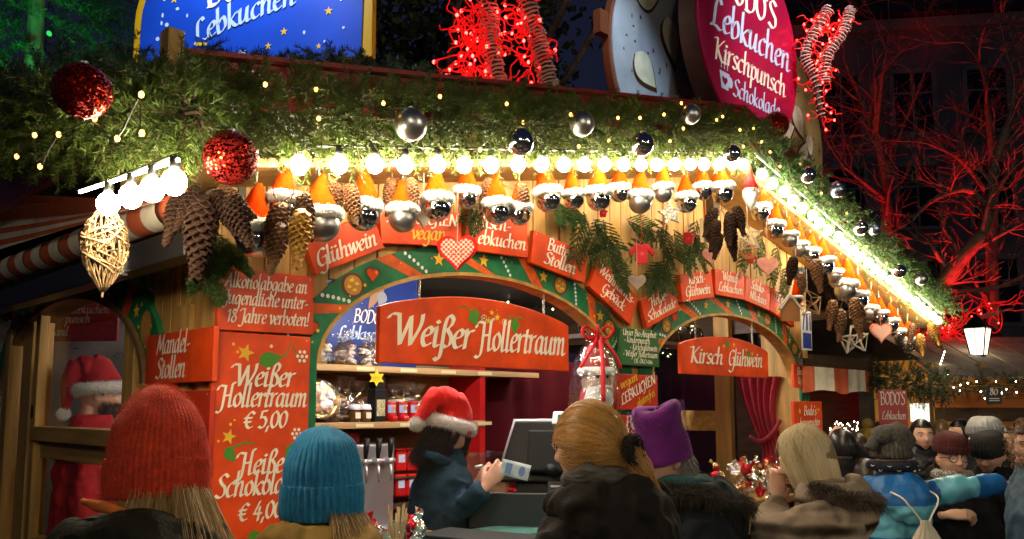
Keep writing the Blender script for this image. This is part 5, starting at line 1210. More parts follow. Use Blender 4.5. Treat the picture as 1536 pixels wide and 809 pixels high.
b = MB(); b.lathe([(.0306, .03), (.0306, .125)], 20, cap=False); b.build('blue_label', mat('blue_label', (.015, .13, .55), .35), t, smooth=True)
b = MB(); b.lathe([(.014, .188), (.014, .205), (.006, .207), (.006, .225)], 14); b.bar((.006, 0, .228), (-.035, 0, .224), .012, .012); b.build('pump', WHITEP, t, smooth=True)
p = onY(728, 690, .75); t = empty('acrylic_box', 'clear acrylic dispenser box behind the pump bottle', 'box', T(p.x, .75, 1.30))
for c, d in (((0, 0, 0), (.40, .006, .36)), ((-.2, .1, 0), (.006, .2, .36)), ((.2, .1, 0), (.006, .2, .36)), ((0, .1, -.18), (.40, .2, .006)), ((.0, .1, .0), (.006, .2, .36)), ((0, .1, .02), (.4, .2, .006))):
    b = MB(); b.box(c, d); b.build('panel', clear('clear_acrylic', (.93, .93, .95), .16, .05, 0), t)
b = MB(); b.box((0, .1, -.09), (.37, .17, .16)); b.build('paper_cups', mat('beige_card', (.45, .33, .24), .6, var=.3, vscale=30), t)
o = MB(); o.box((0, 0, 0), (.6, .5, .5)); tag(o.build('red_cupboard', mat('bright_red_laminate', (.55, .012, .010), .35), M=T(2.25, .95, .98), bevel=.01), 'bright red cupboard standing behind the cashier', 'cupboard')
# jar of sticks, sweets in front at the left
t = empty('stick_jar', 'glass jar of wooden stirring sticks on the counter by the blue beanie', 'jar', T(*onY(596, 805, -.16)) @ T(0, 0, -.05))
b = MB(); b.lathe([(.035, -.03), (.038, 0), (.038, .09), (.033, .11), (.036, .115)], 20, cap=False); b.build('glass', clear('jar_glass', (.92, .95, .95), .2, .03, 0), t, smooth=True)
for k in range(12):
    a = k*2.4; b = MB(); b.bar((.015*math.cos(a), .015*math.sin(a), 0), (.045*math.cos(a), .03*math.sin(a), .16+.02*math.sin(k)), .007, .003); b.build('stick', mat('pale_stick_wood', (.62, .45, .27), .6), t)
rnd = random.Random(8)
def sweets(label, o_, ext, n, mats, group, name='sweet_bag'):
    g = empty(name, label, 'sweets', T(*o_), group)
    for j in range(n):
        b = MB(); q = Vector((rnd.uniform(-1, 1)*ext[0], rnd.uniform(-1, 1)*ext[1], rnd.random()*ext[2])); rr = rnd.uniform(.018, .034)
        b.X = T(*q) @ Rx(rnd.uniform(-1, 1)) @ Ry(rnd.uniform(-1, 1)); R0 = []
        for z in range(5): R0.append([(rr*(.4+.6*math.sin(PI*(z+.3)/4.6))*(1+rnd.uniform(-.25, .25))*math.cos(2*PI*k/9), rr*(.4+.6*math.sin(PI*(z+.3)/4.6))*(1+rnd.uniform(-.25, .25))*math.sin(2*PI*k/9), (z-2)*rr*.6) for k in range(9)])
        b.rings(R0); b.add([(0, 0, rr), (rr*.9, 0, rr*2.4), (0, rr*.8, rr*2.2), (-rr*.8, 0, rr*2.5), (0, -rr*.9, rr*2.2)], [(0, 1, 2), (0, 2, 3), (0, 3, 4), (0, 4, 1)])
        b.build('wrapped_sweet', mats[rnd.randrange(len(mats))], g)
    return g
FOILS = [mat('silver_foil', (.75, .72, .68), .22, 1, bump=.8, bscale=60), mat('gold_foil2', (.75, .50, .22), .25, 1, bump=.8, bscale=60), mat('red_foil', (.55, .02, .03), .25, .6, bump=.8, bscale=60), CELLO]
sweets('heap of glittering wrapped sweets on the counter left of the blonde bob', (onY(1150, 700, -.05).x-.05, -.02, 1.16), (.40, .16, .20), 80, FOILS, None, 'sweet_heap')
sweets('small pile of red and silver wrapped sweets beside the stick jar', (onY(575, 800, .0).x, .0, 1.16), (.20, .12, .10), 24, [FOILS[0], FOILS[2], CELLO], None, 'sweet_heap')
sweets('dark red wrapped chocolates in front of the till', (1.62, .12, 1.17), (.12, .06, .11), 22, [FOILS[2], mat('dark_red_foil', (.2, .01, .015), .3, .5)], None, 'sweet_heap')
# chocolate santa in cellophane
ps = onY(893, 618, .05); k = (ps-CAM).dot(FW)/FPX
t = empty('santa_figure', 'big white bearded santa figure wrapped in cellophane with a red bow', 'figure', facing((ps.x, ps.y, ps.z), R(25)) @ Matrix.Scale(118*k/.40, 4))
b = MB(); b.lathe([(.08, -.35), (.10, -.2), (.095, .0), (.07, .12)], 20); b.build('body', mat('matt_red', (.45, .02, .02), .6), t, smooth=True)
b = MB(); b.ball((0, -.01, .15), (.075, .075, .085), 22); b.ball((0, -.085, .15), .017, 10); hd = b.build('head', mat('figure_face', (.55, .36, .27), .5), t, smooth=True)
b = MB(); b.X = T(0, -.03, .09); b.lathe([(.005, -.20), (.05, -.12), (.078, -.03), (.070, .03), (.03, .05)], 26, fn=lambda r, z, a: r*(1+.10*math.sin(11*a+z*40))); b.build('beard', FURW, t, smooth=True)
for s in (-1, 1):
    b = MB(); b.tube(smooth_path([(0, -.092, .125), (s*.03, -.09, .12), (s*.06, -.075, .10)], 3), [.012]*5+[.008, .003], 8); b.build('moustache', FURW, t, smooth=True)
    b = MB(); b.ball((s*.028, -.075, .175), .009, 8); b.build('eye', BLACKP, t, smooth=True); b = MB(); b.tube([(s*.012, -.083, .195), (s*.045, -.07, .20)], .007, 6); b.build('brow', FURW, t, smooth=True)
b = MB(); b.lathe([(.08, .20), (.075, .24), (.05, .31), (.015, .36)], 18); b.build('hat', mat('matt_red', (.4, .02, .02)), t, smooth=True)
b = MB(); b.tube([(.078*math.cos(a), -.01+.078*math.sin(a), .205) for a in [2*PI*i/18 for i in range(19)]], .022, 8); b.build('hat_brim', FURW, t, smooth=True)
b = MB(); rr_ = random.Random(2); out = []
for r_, z in ((.13, -.35), (.14, -.1), (.125, .12), (.11, .26), (.06, .34), (.022, .385), (.02, .40), (.06, .46), (.12, .55)):
    out.append([(r_*(1+rr_.uniform(-.13, .13))*math.cos(2*PI*q/20), r_*(1+rr_.uniform(-.13, .13))*math.sin(2*PI*q/20), z+rr_.uniform(-.012, .012)) for q in range(20)])
b.rings(out, cap=False); b.build('wrapper', clear('bluish_cellophane', (.95, .97, 1), .26, .12, 1.0, 22), t)
b = MB(); rb = mat('red_dotted_ribbon', (.60, .012, .02), .45, col2=(.5, .01, .015), vscale=30)
for a in (.2, 1.1, 2.2, 3.0, 4.2, 5.4):
    c = Vector((math.cos(a), math.sin(a), .25))*.085; b.tube(smooth_path([(0, -.03, .39), tuple(c*.6+Vector((0, -.03, .42))), tuple(c+Vector((0, -.03, .39))), tuple(c*.6+Vector((0, -.03, .36))), (0, -.03, .385)], 4), .008, 6)
for s in (-1, 1): b.tube(smooth_path([(0, -.04, .385), (s*.07, -.07, .30), (s*.12, -.06, .22)], 4), .008, 6)
b.tube(smooth_path([(0, -.05, .38), (-.02, -.11, .25), (-.03, -.13, .05)], 4), .012, 6); b.build('bow', rb, t, smooth=True)
# crimson curtain gathered in the second arch
g = empty('window_curtain', 'crimson curtain gathered with a tie in the second arch', 'curtain'); b = MB(); vs = []; fs = []; n = 40; m_ = 16
for j in range(m_+1):
    t_ = j/m_; yy = 565+(740-565)*t_; k0 = 1105+38*min(1, t_*1.6)**1.2; k1 = 1172-(0 if t_ > .6 else 10*math.sin(PI*t_/.6))
    for i in range(n+1):
        u = i/n; base = onX(k0+(k1-k0)*u, yy, 4.72); vs.append((base.x+.03*math.sin(u*34)+.008*math.sin(u*80+t_*5), base.y, base.z))
for j in range(m_):
    for i in range(n): fs.append((j*(n+1)+i, j*(n+1)+i+1, (j+1)*(n+1)+i+1, (j+1)*(n+1)+i))
b.add(vs, fs); q = b.build('cloth', CURT, g, smooth=True)
b = MB(); b.tube(smooth_path([onX(1125, 655, 4.66), onX(1142, 662, 4.64), onX(1160, 648, 4.66), onX(1170, 630, 4.70)], 5), .016, 8); b.build('tie_band', CURT, g, smooth=True)
o = MB(); o.box((0, 0, 0), (.03, .1, .25)); 
# jars on the high shelf seen through the second arch, with a rail below
s = empty('high_shelf', 'white edged high shelf under the ceiling behind the second arch', 'shelf')
p0, p1 = onY(925, 505, .75), onY(1130, 490, .75)
b = MB(); b.box(((p0.x+p1.x)/2, .85, p0.z-.012), (p1.x-p0.x+.7, .22, .03)); b.build('board', mat('grey_shelf_board', (.25, .22, .2), .5), s)
for i in range(9):
    t = empty('storage_jar', 'round glass storage jar on the high shelf behind the second arch', 'jar', T(p0.x-.2+.175*i, .85, p0.z+.005), 'storage jars on the high shelf')
    b = MB(); b.lathe([(.05, 0), (.07, .02), (.075, .10), (.06, .13), (.055, .14)], 18); b.build('glass', mat('dark_jar_glass', (.03, .025, .015), .06, spec=.8), t, smooth=True)
    b = MB(); b.lathe([(.056, .138), (.058, .165), (.0, .17)], 18); b.build('lid', mat('tin_lid', (.32, .26, .12), .3, .8), t, smooth=True)
# fairy lights on dark garland at the back of the stall, seen through the first arch
V, F = needles(rng.uniform([2.3, 2.6, 2.15], [4.6, 2.95, 2.75], (160, 3)), rng.normal(size=(160, 3)), np.full(160, .2), 50, nl=.05, nw=.005)
g = empty('back_garland', 'dark fir garland with tiny white lights at the back of the stall', 'garland'); tris('needles', V, F, NEEDLED, g)
rnd = random.Random(12); WF = emis('lit_white_fairy_bulb', (1, .85, .55), 25)
for i in range(36): fairy(g, Vector((rnd.uniform(2.3, 4.7), 2.5, rnd.uniform(2.1, 2.75))), WF, .006)
# maroon board inside behind the side window
pb_ = onX(120, 482, .42); o = board('inner_board', 'maroon board with pale writing seen through the side window', facing(pb_, R(-8)), .52, .26, MAROON, .02)
letter(o, [('lebkuchen', -.06, .05, .034, {'width': .26}), ('punsch', -.10, -.01, .034, {'width': .17}), ('and', -.17, -.09, .034, {'width': .09})], mat('dim_lettering', (.42, .30, .30), .6))
o = MB(); o.box((0, 0, 0), (.02, .10, .9)); 
# jamb lamps inside: small warm lamp over the till
# ------------------------------------------------------------------ people
fold_tex = bpy.data.textures.new('cloth_folds', 'CLOUDS'); fold_tex.noise_scale = .10; fold_tex.noise_depth = 2
fine_tex = bpy.data.textures.new('fine_folds', 'WOOD'); fine_tex.wood_type = 'BANDNOISE'; fine_tex.noise_scale = .10; fine_tex.turbulence = 9
def cloth_mods(o, vox=.012, fold=.02, sm=4):
    m = o.modifiers.new('join', 'REMESH'); m.mode = 'VOXEL'; m.voxel_size = vox; m.use_smooth_shade = True
    s = o.modifiers.new('soften', 'SMOOTH'); s.iterations = sm; s.factor = .5
    if fold:
        for tx, st in ((fold_tex, fold*1.5), (fine_tex, fold*.55)):
            d = o.modifiers.new('folds', 'DISPLACE'); d.texture = tx; d.strength = st; d.mid_level = .5; d.texture_coords = 'GLOBAL'
def head_mesh(b, M, nose=1.0, smile=0.0, jaw=1.0, seg=64, rg=52, ears=True):
    a_, b_, c_ = .077, .097, .118; rows = []
    for i in range(rg+1):
        ph = PI*(i/rg) if 0 < i < rg else (.015 if i == 0 else PI-.015); row = []
        for k in range(seg):
            th = 2*PI*k/seg; u = Vector((math.sin(ph)*math.cos(th), math.sin(ph)*math.sin(th), math.cos(ph)))
            x, y, z = u.x*a_, u.y*b_, u.z*c_
            if u.z < 0:
                t = -u.z; x *= 1-.30*t**1.6*jaw; y *= 1-(.06 if y > 0 else .30)*t**1.5; y += .010*t if y > 0 else .0
            if y < 0: y *= 1.06
            if y > .02:
                g = lambda cx, cz, sx, sz: math.exp(-((x-cx)/sx)**2-((z-cz)/sz)**2)
                y += nose*(.024*g(0, -.022, .011, .016)+.013*g(0, .0, .009, .026)+.006*g(.012, -.028, .008, .008)+.006*g(-.012, -.028, .008, .008))
                y += .006*g(0, .032, .05, .012)-.012*g(.033, .010, .016, .013)-.012*g(-.033, .010, .016, .013)
                y += .006*g(0, -.058, .024, .007)+.006*g(0, -.069, .020, .007)-.004*g(0, -.0635, .026, .0025)-.003*g(0, -.045, .01, .008)
                y += .009*g(0, -.098, .022, .016)+(.006+.006*smile)*(g(.045, -.022, .020, .02)+g(-.045, -.022, .020, .02))
            row.append(M @ Vector((x, y, z)))
        rows.append(row)
    b.rings(rows)
    for s in ((-1, 1) if ears else ()):
        b.ball(M @ Vector((s*.078, -.008, -.004)), (.012, .020, .032), 14, (M.to_3x3() @ Matrix.Rotation(s*.35, 3, 'Z') @ Matrix.Rotation(.2, 3, 'X')))
def hand_mesh(b, M, s=1, curl=(.5, .6, .7, .8), thumb=.5, k=1.0):
    """palm at M: local +Y along the fingers, +Z back of the hand, s=+1 thumb towards +X"""
    P = lambda x, y, z: M @ (Vector((x, y, z))*k)
    b.rings([[P(.030*math.cos(a)*w, y, .013*math.sin(a)*h) for a in [2*PI*i/12 for i in range(12)]] for y, w, h in ((-.035, .75, 1.35), (0, .85, 1.2), (.04, 1.2, 1.1), (.075, 1.32, .9), (.09, 1.2, .6))])
    for i, (fx, L, cu) in enumerate(zip((.029, .010, -.010, -.028), (.074, .082, .076, .060), curl)):
        x = fx*s; pts = [(x*.8, .05, 0), (x, .085, 0)]; ang = 0; y, z = .085, 0
        for q in (.42, .32, .26):
            ang += cu*1.0; y += L*q*math.cos(ang); z -= L*q*math.sin(ang); pts.append((x*(1+.05), y, z))
        b.tube([P(*p) for p in smooth_path(pts, 3)], [.0095*k]*7+[.0085*k]*4+[.0075*k, .006*k], 8)
    pts = [(.018*s, -.005, -.004), (.036*s, .022, -.008), (.046*s+.004*s*thumb, .05, -.012-.02*thumb), (.040*s-.012*s*thumb, .078, -.018-.03*thumb)]
    b.tube([P(*p) for p in smooth_path(pts, 3)], [.013*k]*4+[.0105*k]*4+[.009*k, .0075*k], 8)
def oval(z, rx, ry, oy=0, n=28, p=2.4, ox=0):
    o = []
    for k in range(n):
        a = 2*PI*k/n; c, s = math.cos(a), math.sin(a); o.append((ox+rx*abs(c)**(2/p)*(1 if c > 0 else -1), oy+ry*abs(s)**(2/p)*(1 if s > 0 else -1), z))
    return o
class PX:
    def __init__(s, x, y, d): s.p = atD(x, y, d)
class Person:
    def __init__(s, label, px, py, d, face, top=None, build=1.0, lean=0, hyaw=0, hpitch=0, hroll=0, arms=None, skin=SKIN, coat=None, coatm=None, hem=.44, group=None, hands=True, vox=.008, fold=.022, puff=0, legm=None, fine=True, hoff=(0, 0), smile=0, wide=1.0, ears=True):
        """px,py,d: where the middle of the head is seen; face: heading in degrees (0 = along the stall front)"""
        hc = atD(px, py, d); s.face = R(face)-PI/2
        s.root = empty('person', label, 'person', T(hc.x, hc.y, 0) @ Rz(s.face), group)
        s.inv = (T(hc.x, hc.y, 0) @ Rz(s.face)).inverted()
        H = hc.z+.118; s.H = H; k = H/1.70; s.k = k
        off = Vector((hoff[0], hoff[1], 0))        # the neck stands behind the head by this much
        s.head = T(0, 0, hc.z) @ Rz(R(hyaw)) @ Rx(R(hpitch)) @ Ry(R(hroll))
        ly = -math.tan(R(lean))
        def bd(z): return Vector((off.x, off.y-.02+(z-.86*H)*(-ly), 0))
        s.bd = bd
        # body: one continuous skin figure
        b = MB(); head_mesh(b, s.head, smile=smile, ears=ears)
        nk = bd(.85*H); b.tube([s.head @ Vector((0, -.02, -.05)), s.head @ Vector((0, -.028, -.10)), Vector((nk.x, nk.y, .845*H)), Vector((nk.x, nk.y-.01, .80*H))], [.052, .052, .058, .07], 16)
        core = [(.80, .15, .075), (.76, .15, .09), (.66, .13, .085), (.58, .125, .08), (.52, .15, .10), (.47, .14, .09)]
        b.rings([[(p[0]+bd(z*H).x, p[1]+bd(z*H).y, p[2]) for p in oval(z*H, rx*build*.8*k, ry*build*.8*k, 0, 20)] for z, rx, ry in core])
        hb = bd(.5*H)
        for q in (-1, 1): b.tube([(hb.x+q*.085, hb.y, .50*H), (hb.x+q*.09, hb.y+.01, .27*H), (hb.x+q*.09, hb.y-.02, .06*H), ], [.085*build, .058, .04], 12); b.tube([(hb.x+q*.09, hb.y-.05, .03), (hb.x+q*.10, hb.y+.08, .03), (hb.x+q*.10, hb.y+.15, .025)], [.035, .04, .03], 10)
        sh = bd(.80*H); sw = .165*build*wide*k
        dflt = {-1: [(-sw-.055, .03, -.22*H), (-sw-.02, .14, -.37*H)], 1: [(sw+.055, .03, -.22*H), (sw+.02, .14, -.37*H)]}
        s.arm = {}
        for q in (-1, 1):
            A0 = Vector((sh.x+q*sw, sh.y, .80*H))
            if arms and q in arms: el, wr = [(s.inv @ v.p if isinstance(v, PX) else Vector(v)) for v in arms[q][:2]]
            else: el, wr = [A0+Vector((v[0]-q*sw, v[1], v[2])) for v in dflt[q]]
            s.arm[q] = (A0, el, wr)
            b.tube([A0, A0.lerp(el, .5), el, el.lerp(wr, .5), wr], [.040, .038, .034, .032, .027], 10)
            if hands:
                d_ = (wr-el).normalized(); up = Vector((0, 0, 1)); cu = (.45, .5, .55, .6); th = .4
                if arms and q in arms and len(arms[q]) > 2: up = (s.inv.to_3x3() @ -VV) if arms[q][2] == 'cam' else Vector(arms[q][2]); cu = arms[q][3]; th = arms[q][4]
                if arms and q in arms and len(arms[q]) > 5: d_ = Vector(arms[q][5]); d_ = (s.inv.to_3x3() @ (RR*d_.x+UP*d_.y+VV*d_.z)).normalized() if arms[q][2] == 'cam' else d_.normalized()
                ux = d_.cross(up).normalized(); uz = ux.cross(d_).normalized(); Mh = Matrix.Identity(4)
                for i, ax in enumerate((ux, d_, uz)):
                    for j in range(3): Mh[j][i] = ax[j]
                Mh.translation = wr+d_*.035; hand_mesh(b, Mh, -q if q == 1 else 1, cu, th, 1.12); s.Mh = getattr(s, 'Mh', {}); s.Mh[q] = Mh
        s.body = b.build('body', skin, s.root, smooth=True)
        m = s.body.modifiers.new('join', 'REMESH'); m.mode = 'VOXEL'; m.voxel_size = vox*(.5 if fine else 1); m.use_smooth_shade = True
        sm = s.body.modifiers.new('soften', 'SMOOTH'); sm.iterations = 1; sm.factor = .4
        # trousers and boots
        b = MB()
        for q in (-1, 1): b.tube([(hb.x+q*.085, hb.y, .53*H), (hb.x+q*.09, hb.y+.01, .27*H), (hb.x+q*.09, hb.y-.02, .05*H)], [.105*build, .080, .065], 14)
        s.legs = b.build('trousers', legm or mat('dark_trousers', (.02, .022, .03), .85), s.root, smooth=True)
        b = MB()
        for q in (-1, 1): b.tube([(hb.x+q*.09, hb.y-.06, .045), (hb.x+q*.10, hb.y+.08, .045), (hb.x+q*.10, hb.y+.17, .03)], [.05, .055, .035], 12); b.tube([(hb.x+q*.09, hb.y-.03, .03), (hb.x+q*.09, hb.y-.03, .18)], [.05, .055], 12)
        b.build('boots', mat('black_boots', (.015, .013, .012), .5), s.root, smooth=True)
        # coat
        if coatm:
            b = MB(); prof = [(hem, .205, .155), (.50, .205, .155), (.58, .185, .14), (.66, .195, .145), (.73, .212, .145), (.785, .210, .128), (.82, .180, .115), (.845, .128, .10), (.87, .094, .09), (.885, .086, .086)]
            rs = []
            if puff:
                pr2 = []; n = 40
                for i in range(n+1):
                    z = hem+(.80-hem)*i/n; j = max(q for q in range(len(prof)-1) if prof[q][0] <= z+1e-6); t = (z-prof[j][0])/(prof[j+1][0]-prof[j][0]); e = abs(math.sin(PI*(z-hem)/puff))**.6
                    pr2.append((z, (prof[j][1]*(1-t)+prof[j+1][1]*t)*(.95+.09*e), (prof[j][2]*(1-t)+prof[j+1][2]*t)*(.94+.11*e)))
                prof = pr2+[q for q in prof if q[0] > .80]
            for z, rx, ry in prof:
                o_ = bd(z*H); wd = wide if z < .80 else 1
                rs.append([(p[0]+o_.x, p[1]+o_.y, p[2]) for p in oval(z*H, rx*build*k*wd, ry*build*k, 0, 28)])
            b.rings(rs)
            for q in (-1, 1):
                A0, el, wr = s.arm[q]; n = 26; wr = wr+(wr-el).normalized()*.015; pts = smooth_path([A0+Vector((-q*.03, 0, -.005)), A0.lerp(el, .5), el, el.lerp(wr, .5), el.lerp(wr, .97)], 6); N_ = len(pts)
                rr = [(.082-.030*i/(N_-1))*build**.5*(1+(.12*abs(math.sin(i/N_*PI*7))-.04 if puff else 0)) for i in range(N_)]
                b.tube(pts, rr, 16)
            s.coat = b.build('jacket', coatm, s.root, smooth=True); cloth_mods(s.coat, vox*1.25, fold)
    def part(s, b, name, m, smooth=True): return b.build(name, m, s.root, smooth=smooth)
    def hp(s, x, y, z): return s.head @ Vector((x, y, z))
    def tri_part(s, name, V, F, m, parent=None):
        o = tris(name, V, F, m, parent or s.root); return o
def strand_mesh(paths, r=.0011, taper=.4):
    """paths (n,k,3): thin three sided strands"""
    P = np.asarray(paths); n, k, _ = P.shape; t = np.gradient(P, axis=1); t = unit(t); a = unit(rng.normal(size=(n, 1, 3))+0*t); u = unit(np.cross(t, a)); v = np.cross(t, u)
    w = r*(1-(1-taper)*np.linspace(0, 1, k))[None, :, None]
    ring = np.stack([P+u*w, P+(-.5*u+.866*v)*w, P+(-.5*u-.866*v)*w], axis=2)
    global SHADE
    SHADE = np.repeat(np.clip(.58+.16*np.sin(P[:, k//2, 0]*120+P[:, k//2, 1]*90+P[:, k//2, 2]*50)+rng.normal(size=n)*.20, 0, 1), k*3)
    V = ring.reshape(-1, 3); idx = np.arange(n*k*3).reshape(n, k, 3); F = []
    for j in range(3):
        a0 = idx[:, :-1, j]; b0 = idx[:, :-1, (j+1) % 3]; c0 = idx[:, 1:, (j+1) % 3]; d0 = idx[:, 1:, j]; F.append(np.stack([a0, b0, c0, d0], -1).reshape(-1, 4))
    return V, np.concatenate(F)
def xf(M, P): A = np.array(M); return P @ A[:3, :3].T+A[:3, 3]
def hairmat(nm, c, c2):
    if nm in MATS: return MATS[nm]
    m = mat(nm, c, .36, spec=.6); nt = m.node_tree; at = nt.nodes.new('ShaderNodeAttribute'); at.attribute_name = 'shade'
    r = nt.nodes.new('ShaderNodeValToRGB'); e = r.color_ramp.elements; e[0].color = (*[q*.45 for q in c2], 1); e[1].color = (*[min(1, q*1.15) for q in c], 1); k = e.new(.5); k.color = (*[(x+y)/2 for x, y in zip(c, c2)], 1)
    nt.links.new(at.outputs['Fac'], r.inputs[0]); nt.links.new(r.outputs[0], nt.nodes['Principled BSDF'].inputs['Base Color']); return m
def ell_pt(d, s=1.06): return d*np.array([.080, .104, .122])*s
def slerp_paths(S_, E_, n=12, sc_=1.06, bulge=.0):
    S_ = unit(S_); E_ = unit(E_); t = np.linspace(0, 1, n)[None, :, None]; D = unit(S_[:, None]*(1-t)+E_[:, None]*t)
    cl = np.sin(np.arctan2(S_[:, 0], S_[:, 2]+.3)*17)[:, None, None]; q = sc_+bulge*np.sin(np.pi*t)+(rng.normal(size=(len(S_), 1, 1))*.014+cl*.006)*np.sin(np.pi*np.clip(t*1.2, 0, 1))+(rng.random((len(S_), 1, 1)) < .025)*.05*rng.random((len(S_), 1, 1))*np.sin(np.pi*t)
    return D*np.array([.080, .104, .122])*q
def hair_cap(p, m, sc_=1.05, zmin=-.5, front=.45, name='hair', low=.62):
    b = MB(); rows = []
    for i in range(15):
        ph = PI*low*i/14+.01; rows.append([p.hp(*(Vector((math.sin(ph)*math.cos(a)*.080, math.sin(ph)*math.sin(a)*.104-.006, math.cos(ph)*.122))*sc_)) if not (math.sin(a) > front and ph > 1.0) else p.hp(math.sin(1.0)*math.cos(a)*.078*1.0, math.sin(1.0)*math.sin(a)*.098, math.cos(1.0)*.122) for a in [2*PI*k/36 for k in range(36)]])
    b.rings(rows, cap=False); return p.part(b, name, m)
def falling(p, m, n, th_rng, z0, z1, out=1.05, sway=.02, r=.0012, back=0, flare=0, name='hair_strands', parent=None, k=10):
    th = rng.uniform(*th_rng, n); zz0 = rng.uniform(z0-.01, z0+.02, n); L = rng.uniform(.85, 1.05, n)*(z1-z0); t = np.linspace(0, 1, k)[None]
    ph0 = np.stack([np.cos(th)*.080*out, np.sin(th)*.104*out, zz0], 1)
    ph0[:, :2] *= rng.uniform(.86, 1.05, (n, 1))
    f1 = rng.normal(size=(n, 2))*sway
    P = np.zeros((n, k, 3)); P[..., 0] = ph0[:, None, 0]*(1+.12*np.sin(t*2.6)+flare*np.sin(np.minimum(t*2.2, 1.57)))+f1[:, None, 0]*t**2; P[..., 1] = ph0[:, None, 1]*(1+.12*np.sin(t*2.6)+flare*np.sin(np.minimum(t*2.2, 1.57)))+f1[:, None, 1]*t**2+back*t**1.5; P[..., 2] = ph0[:, None, 2]+L[:, None]*t; wv = rng.uniform(0, 6.28, (n, 1)); P[..., 0] += .005*np.sin(t*8+wv)*t; P[..., 1] += .005*np.cos(t*7+wv)*t
    V, F = strand_mesh(xf(p.head, P.reshape(-1, 3)).reshape(n, k, 3), r); return p.tri_part(name, V, F, m, parent)
def beanie(p, m, mcuff, top=.20, z0=-.035, cuff=.075, ribs=40, rx=.100, ry=.118, point=.75, fuzz=0, tilt=0, oy=-.006, amp=.0022, name='beanie'):
    M = p.head @ T(0, oy, 0) @ Rx(tilt)
    seg = ribs*5
    def ring(q, z, rr_amp): return [M @ Vector((rx*q*(1+rr_amp*math.cos(ribs*2*PI*k/seg))*math.cos(2*PI*k/seg), ry*q*(1+rr_amp*math.cos(ribs*2*PI*k/seg))*math.sin(2*PI*k/seg), z)) for k in range(seg)]
    b = MB(); rows = []; n = 20
    for i in range(n+1):
        t = i/n; z = z0+cuff*.8+(top-z0-cuff*.8)*math.sin(t*PI/2)**.95; q = (math.cos(t*PI/2)**point)*.985+.012
        rows.append(ring(q, z, amp/rx*(1-.3*t)))
    b.rings(rows); o = p.part(b, name, m); dm = o.modifiers.new('sag', 'DISPLACE'); dm.texture = fold_tex; dm.strength = .024; dm.texture_coords = 'GLOBAL'
    b = MB(); rows = []
    for z, q in ((0, .93), (.001, .985), (.006, 1.015), (cuff*.3, 1.045), (cuff*.7, 1.045), (cuff*.95, 1.03), (cuff, 1.0), (cuff*.93, .96)): rows.append(ring(q, z0+z, amp*1.3/rx))
    b.rings(rows, cap=False); c = p.part(b, 'beanie_cuff', mcuff); c.parent = o; dm = c.modifiers.new('sag', 'DISPLACE'); dm.texture = fold_tex; dm.strength = .012; dm.texture_coords = 'GLOBAL'
    if fuzz:
        nn = fuzz; th = rng.uniform(0, 2*np.pi, nn); t = rng.uniform(0, 1, nn); z = np.where(t < .35, z0+t/.35*cuff, z0+cuff*.8+(top-z0-cuff*.8)*np.sin((t-.35)/.65*np.pi/2)); q = np.where(t < .35, 1.04, np.cos(np.clip((t-.35)/.65, 0, 1)*np.pi/2)**point)
        P = np.stack([rx*q*np.cos(th), ry*q*np.sin(th), z], 1); N_ = unit(np.stack([np.cos(th), np.sin(th), .2+t], 1)+rng.normal(size=(nn, 3))*.8); Q = np.stack([P, P+N_*.005, P+N_*.009+rng.normal(size=(nn, 3))*.002], 1)
        V, F = strand_mesh(xf(M, Q.reshape(-1, 3)).reshape(nn, 3, 3), .0003); tris('wool_fuzz', V, F, m, o)
    return o
def fur_along(p, pts, r, m, n=1500, ln=.035, name='fur_trim', parent=None, droop=.3):
    P0 = np.array([tuple(q) for q in smooth_path(pts, 6)]); i = rng.integers(0, len(P0)-1, n); f = rng.random((n, 1)); c = P0[i]*(1-f)+P0[i+1]*f; t = unit(P0[i+1]-P0[i])
    d = rng.normal(size=(n, 3)); d = unit(d-t*np.sum(d*t, 1, keepdims=True)); b0 = c+d*r*.6; L = ln*rng.uniform(.6, 1.2, (n, 1))
    e = unit(d+rng.normal(size=(n, 3))*.45); Q = np.stack([b0, b0+e*L*.5, b0+e*L+np.array([0, 0, -1])*L*droop], 1); V, F = strand_mesh(Q, .0013, .15)
    b = MB(); b.tube([tuple(q) for q in P0], r*.7, 10); o = p.part(b, name, m); 
    if parent: o.parent = parent
    tris('fur_strands', V, F, m, o); return o
def hood(p, m, size=1.0, drop=.10, back=.10, name='hood', opening=True):
    """a hood lying down round the neck and over the upper back"""
    nk = p.bd(.85*p.H); z = .858*p.H; b = MB(); s = size; rows = []
    prof = [(-.012, -.05), (.000, .020), (.018, .040), (.042, .034), (.072, .004), (.098, -.045), (.102, -.10), (.075, -.145), (.035, -.13), (.010, -.09)]
    A = [R(q) for q in range(-50, 231, 14)]
    for a in A:
        w_ = max(0, math.sin(a)); f = .42+.62*w_**1.5
        rows.append([(nk.x+(.098+q*f*s)*math.cos(a)*1.12, nk.y+.01-(.092+q*f*s*1.05)*math.sin(a), z+.012*(1-w_)+h_*f*s*(1+drop*w_)+.006*math.sin(5*a)) for q, h_ in prof])
    b.rings(rows); o = b.build(name, m, p.root, smooth=True); cloth_mods(o, .009, .022, 1)
    pts = [(nk.x+(.098+.09*(.42+.62*max(0, math.sin(a))**1.5)*s)*math.cos(a)*1.12, nk.y+.01-(.092+.10*(.42+.62*max(0, math.sin(a))**1.5)*s)*math.sin(a), z-.05*max(0, math.sin(a))*s+.01) for a in A]
    return o, pts
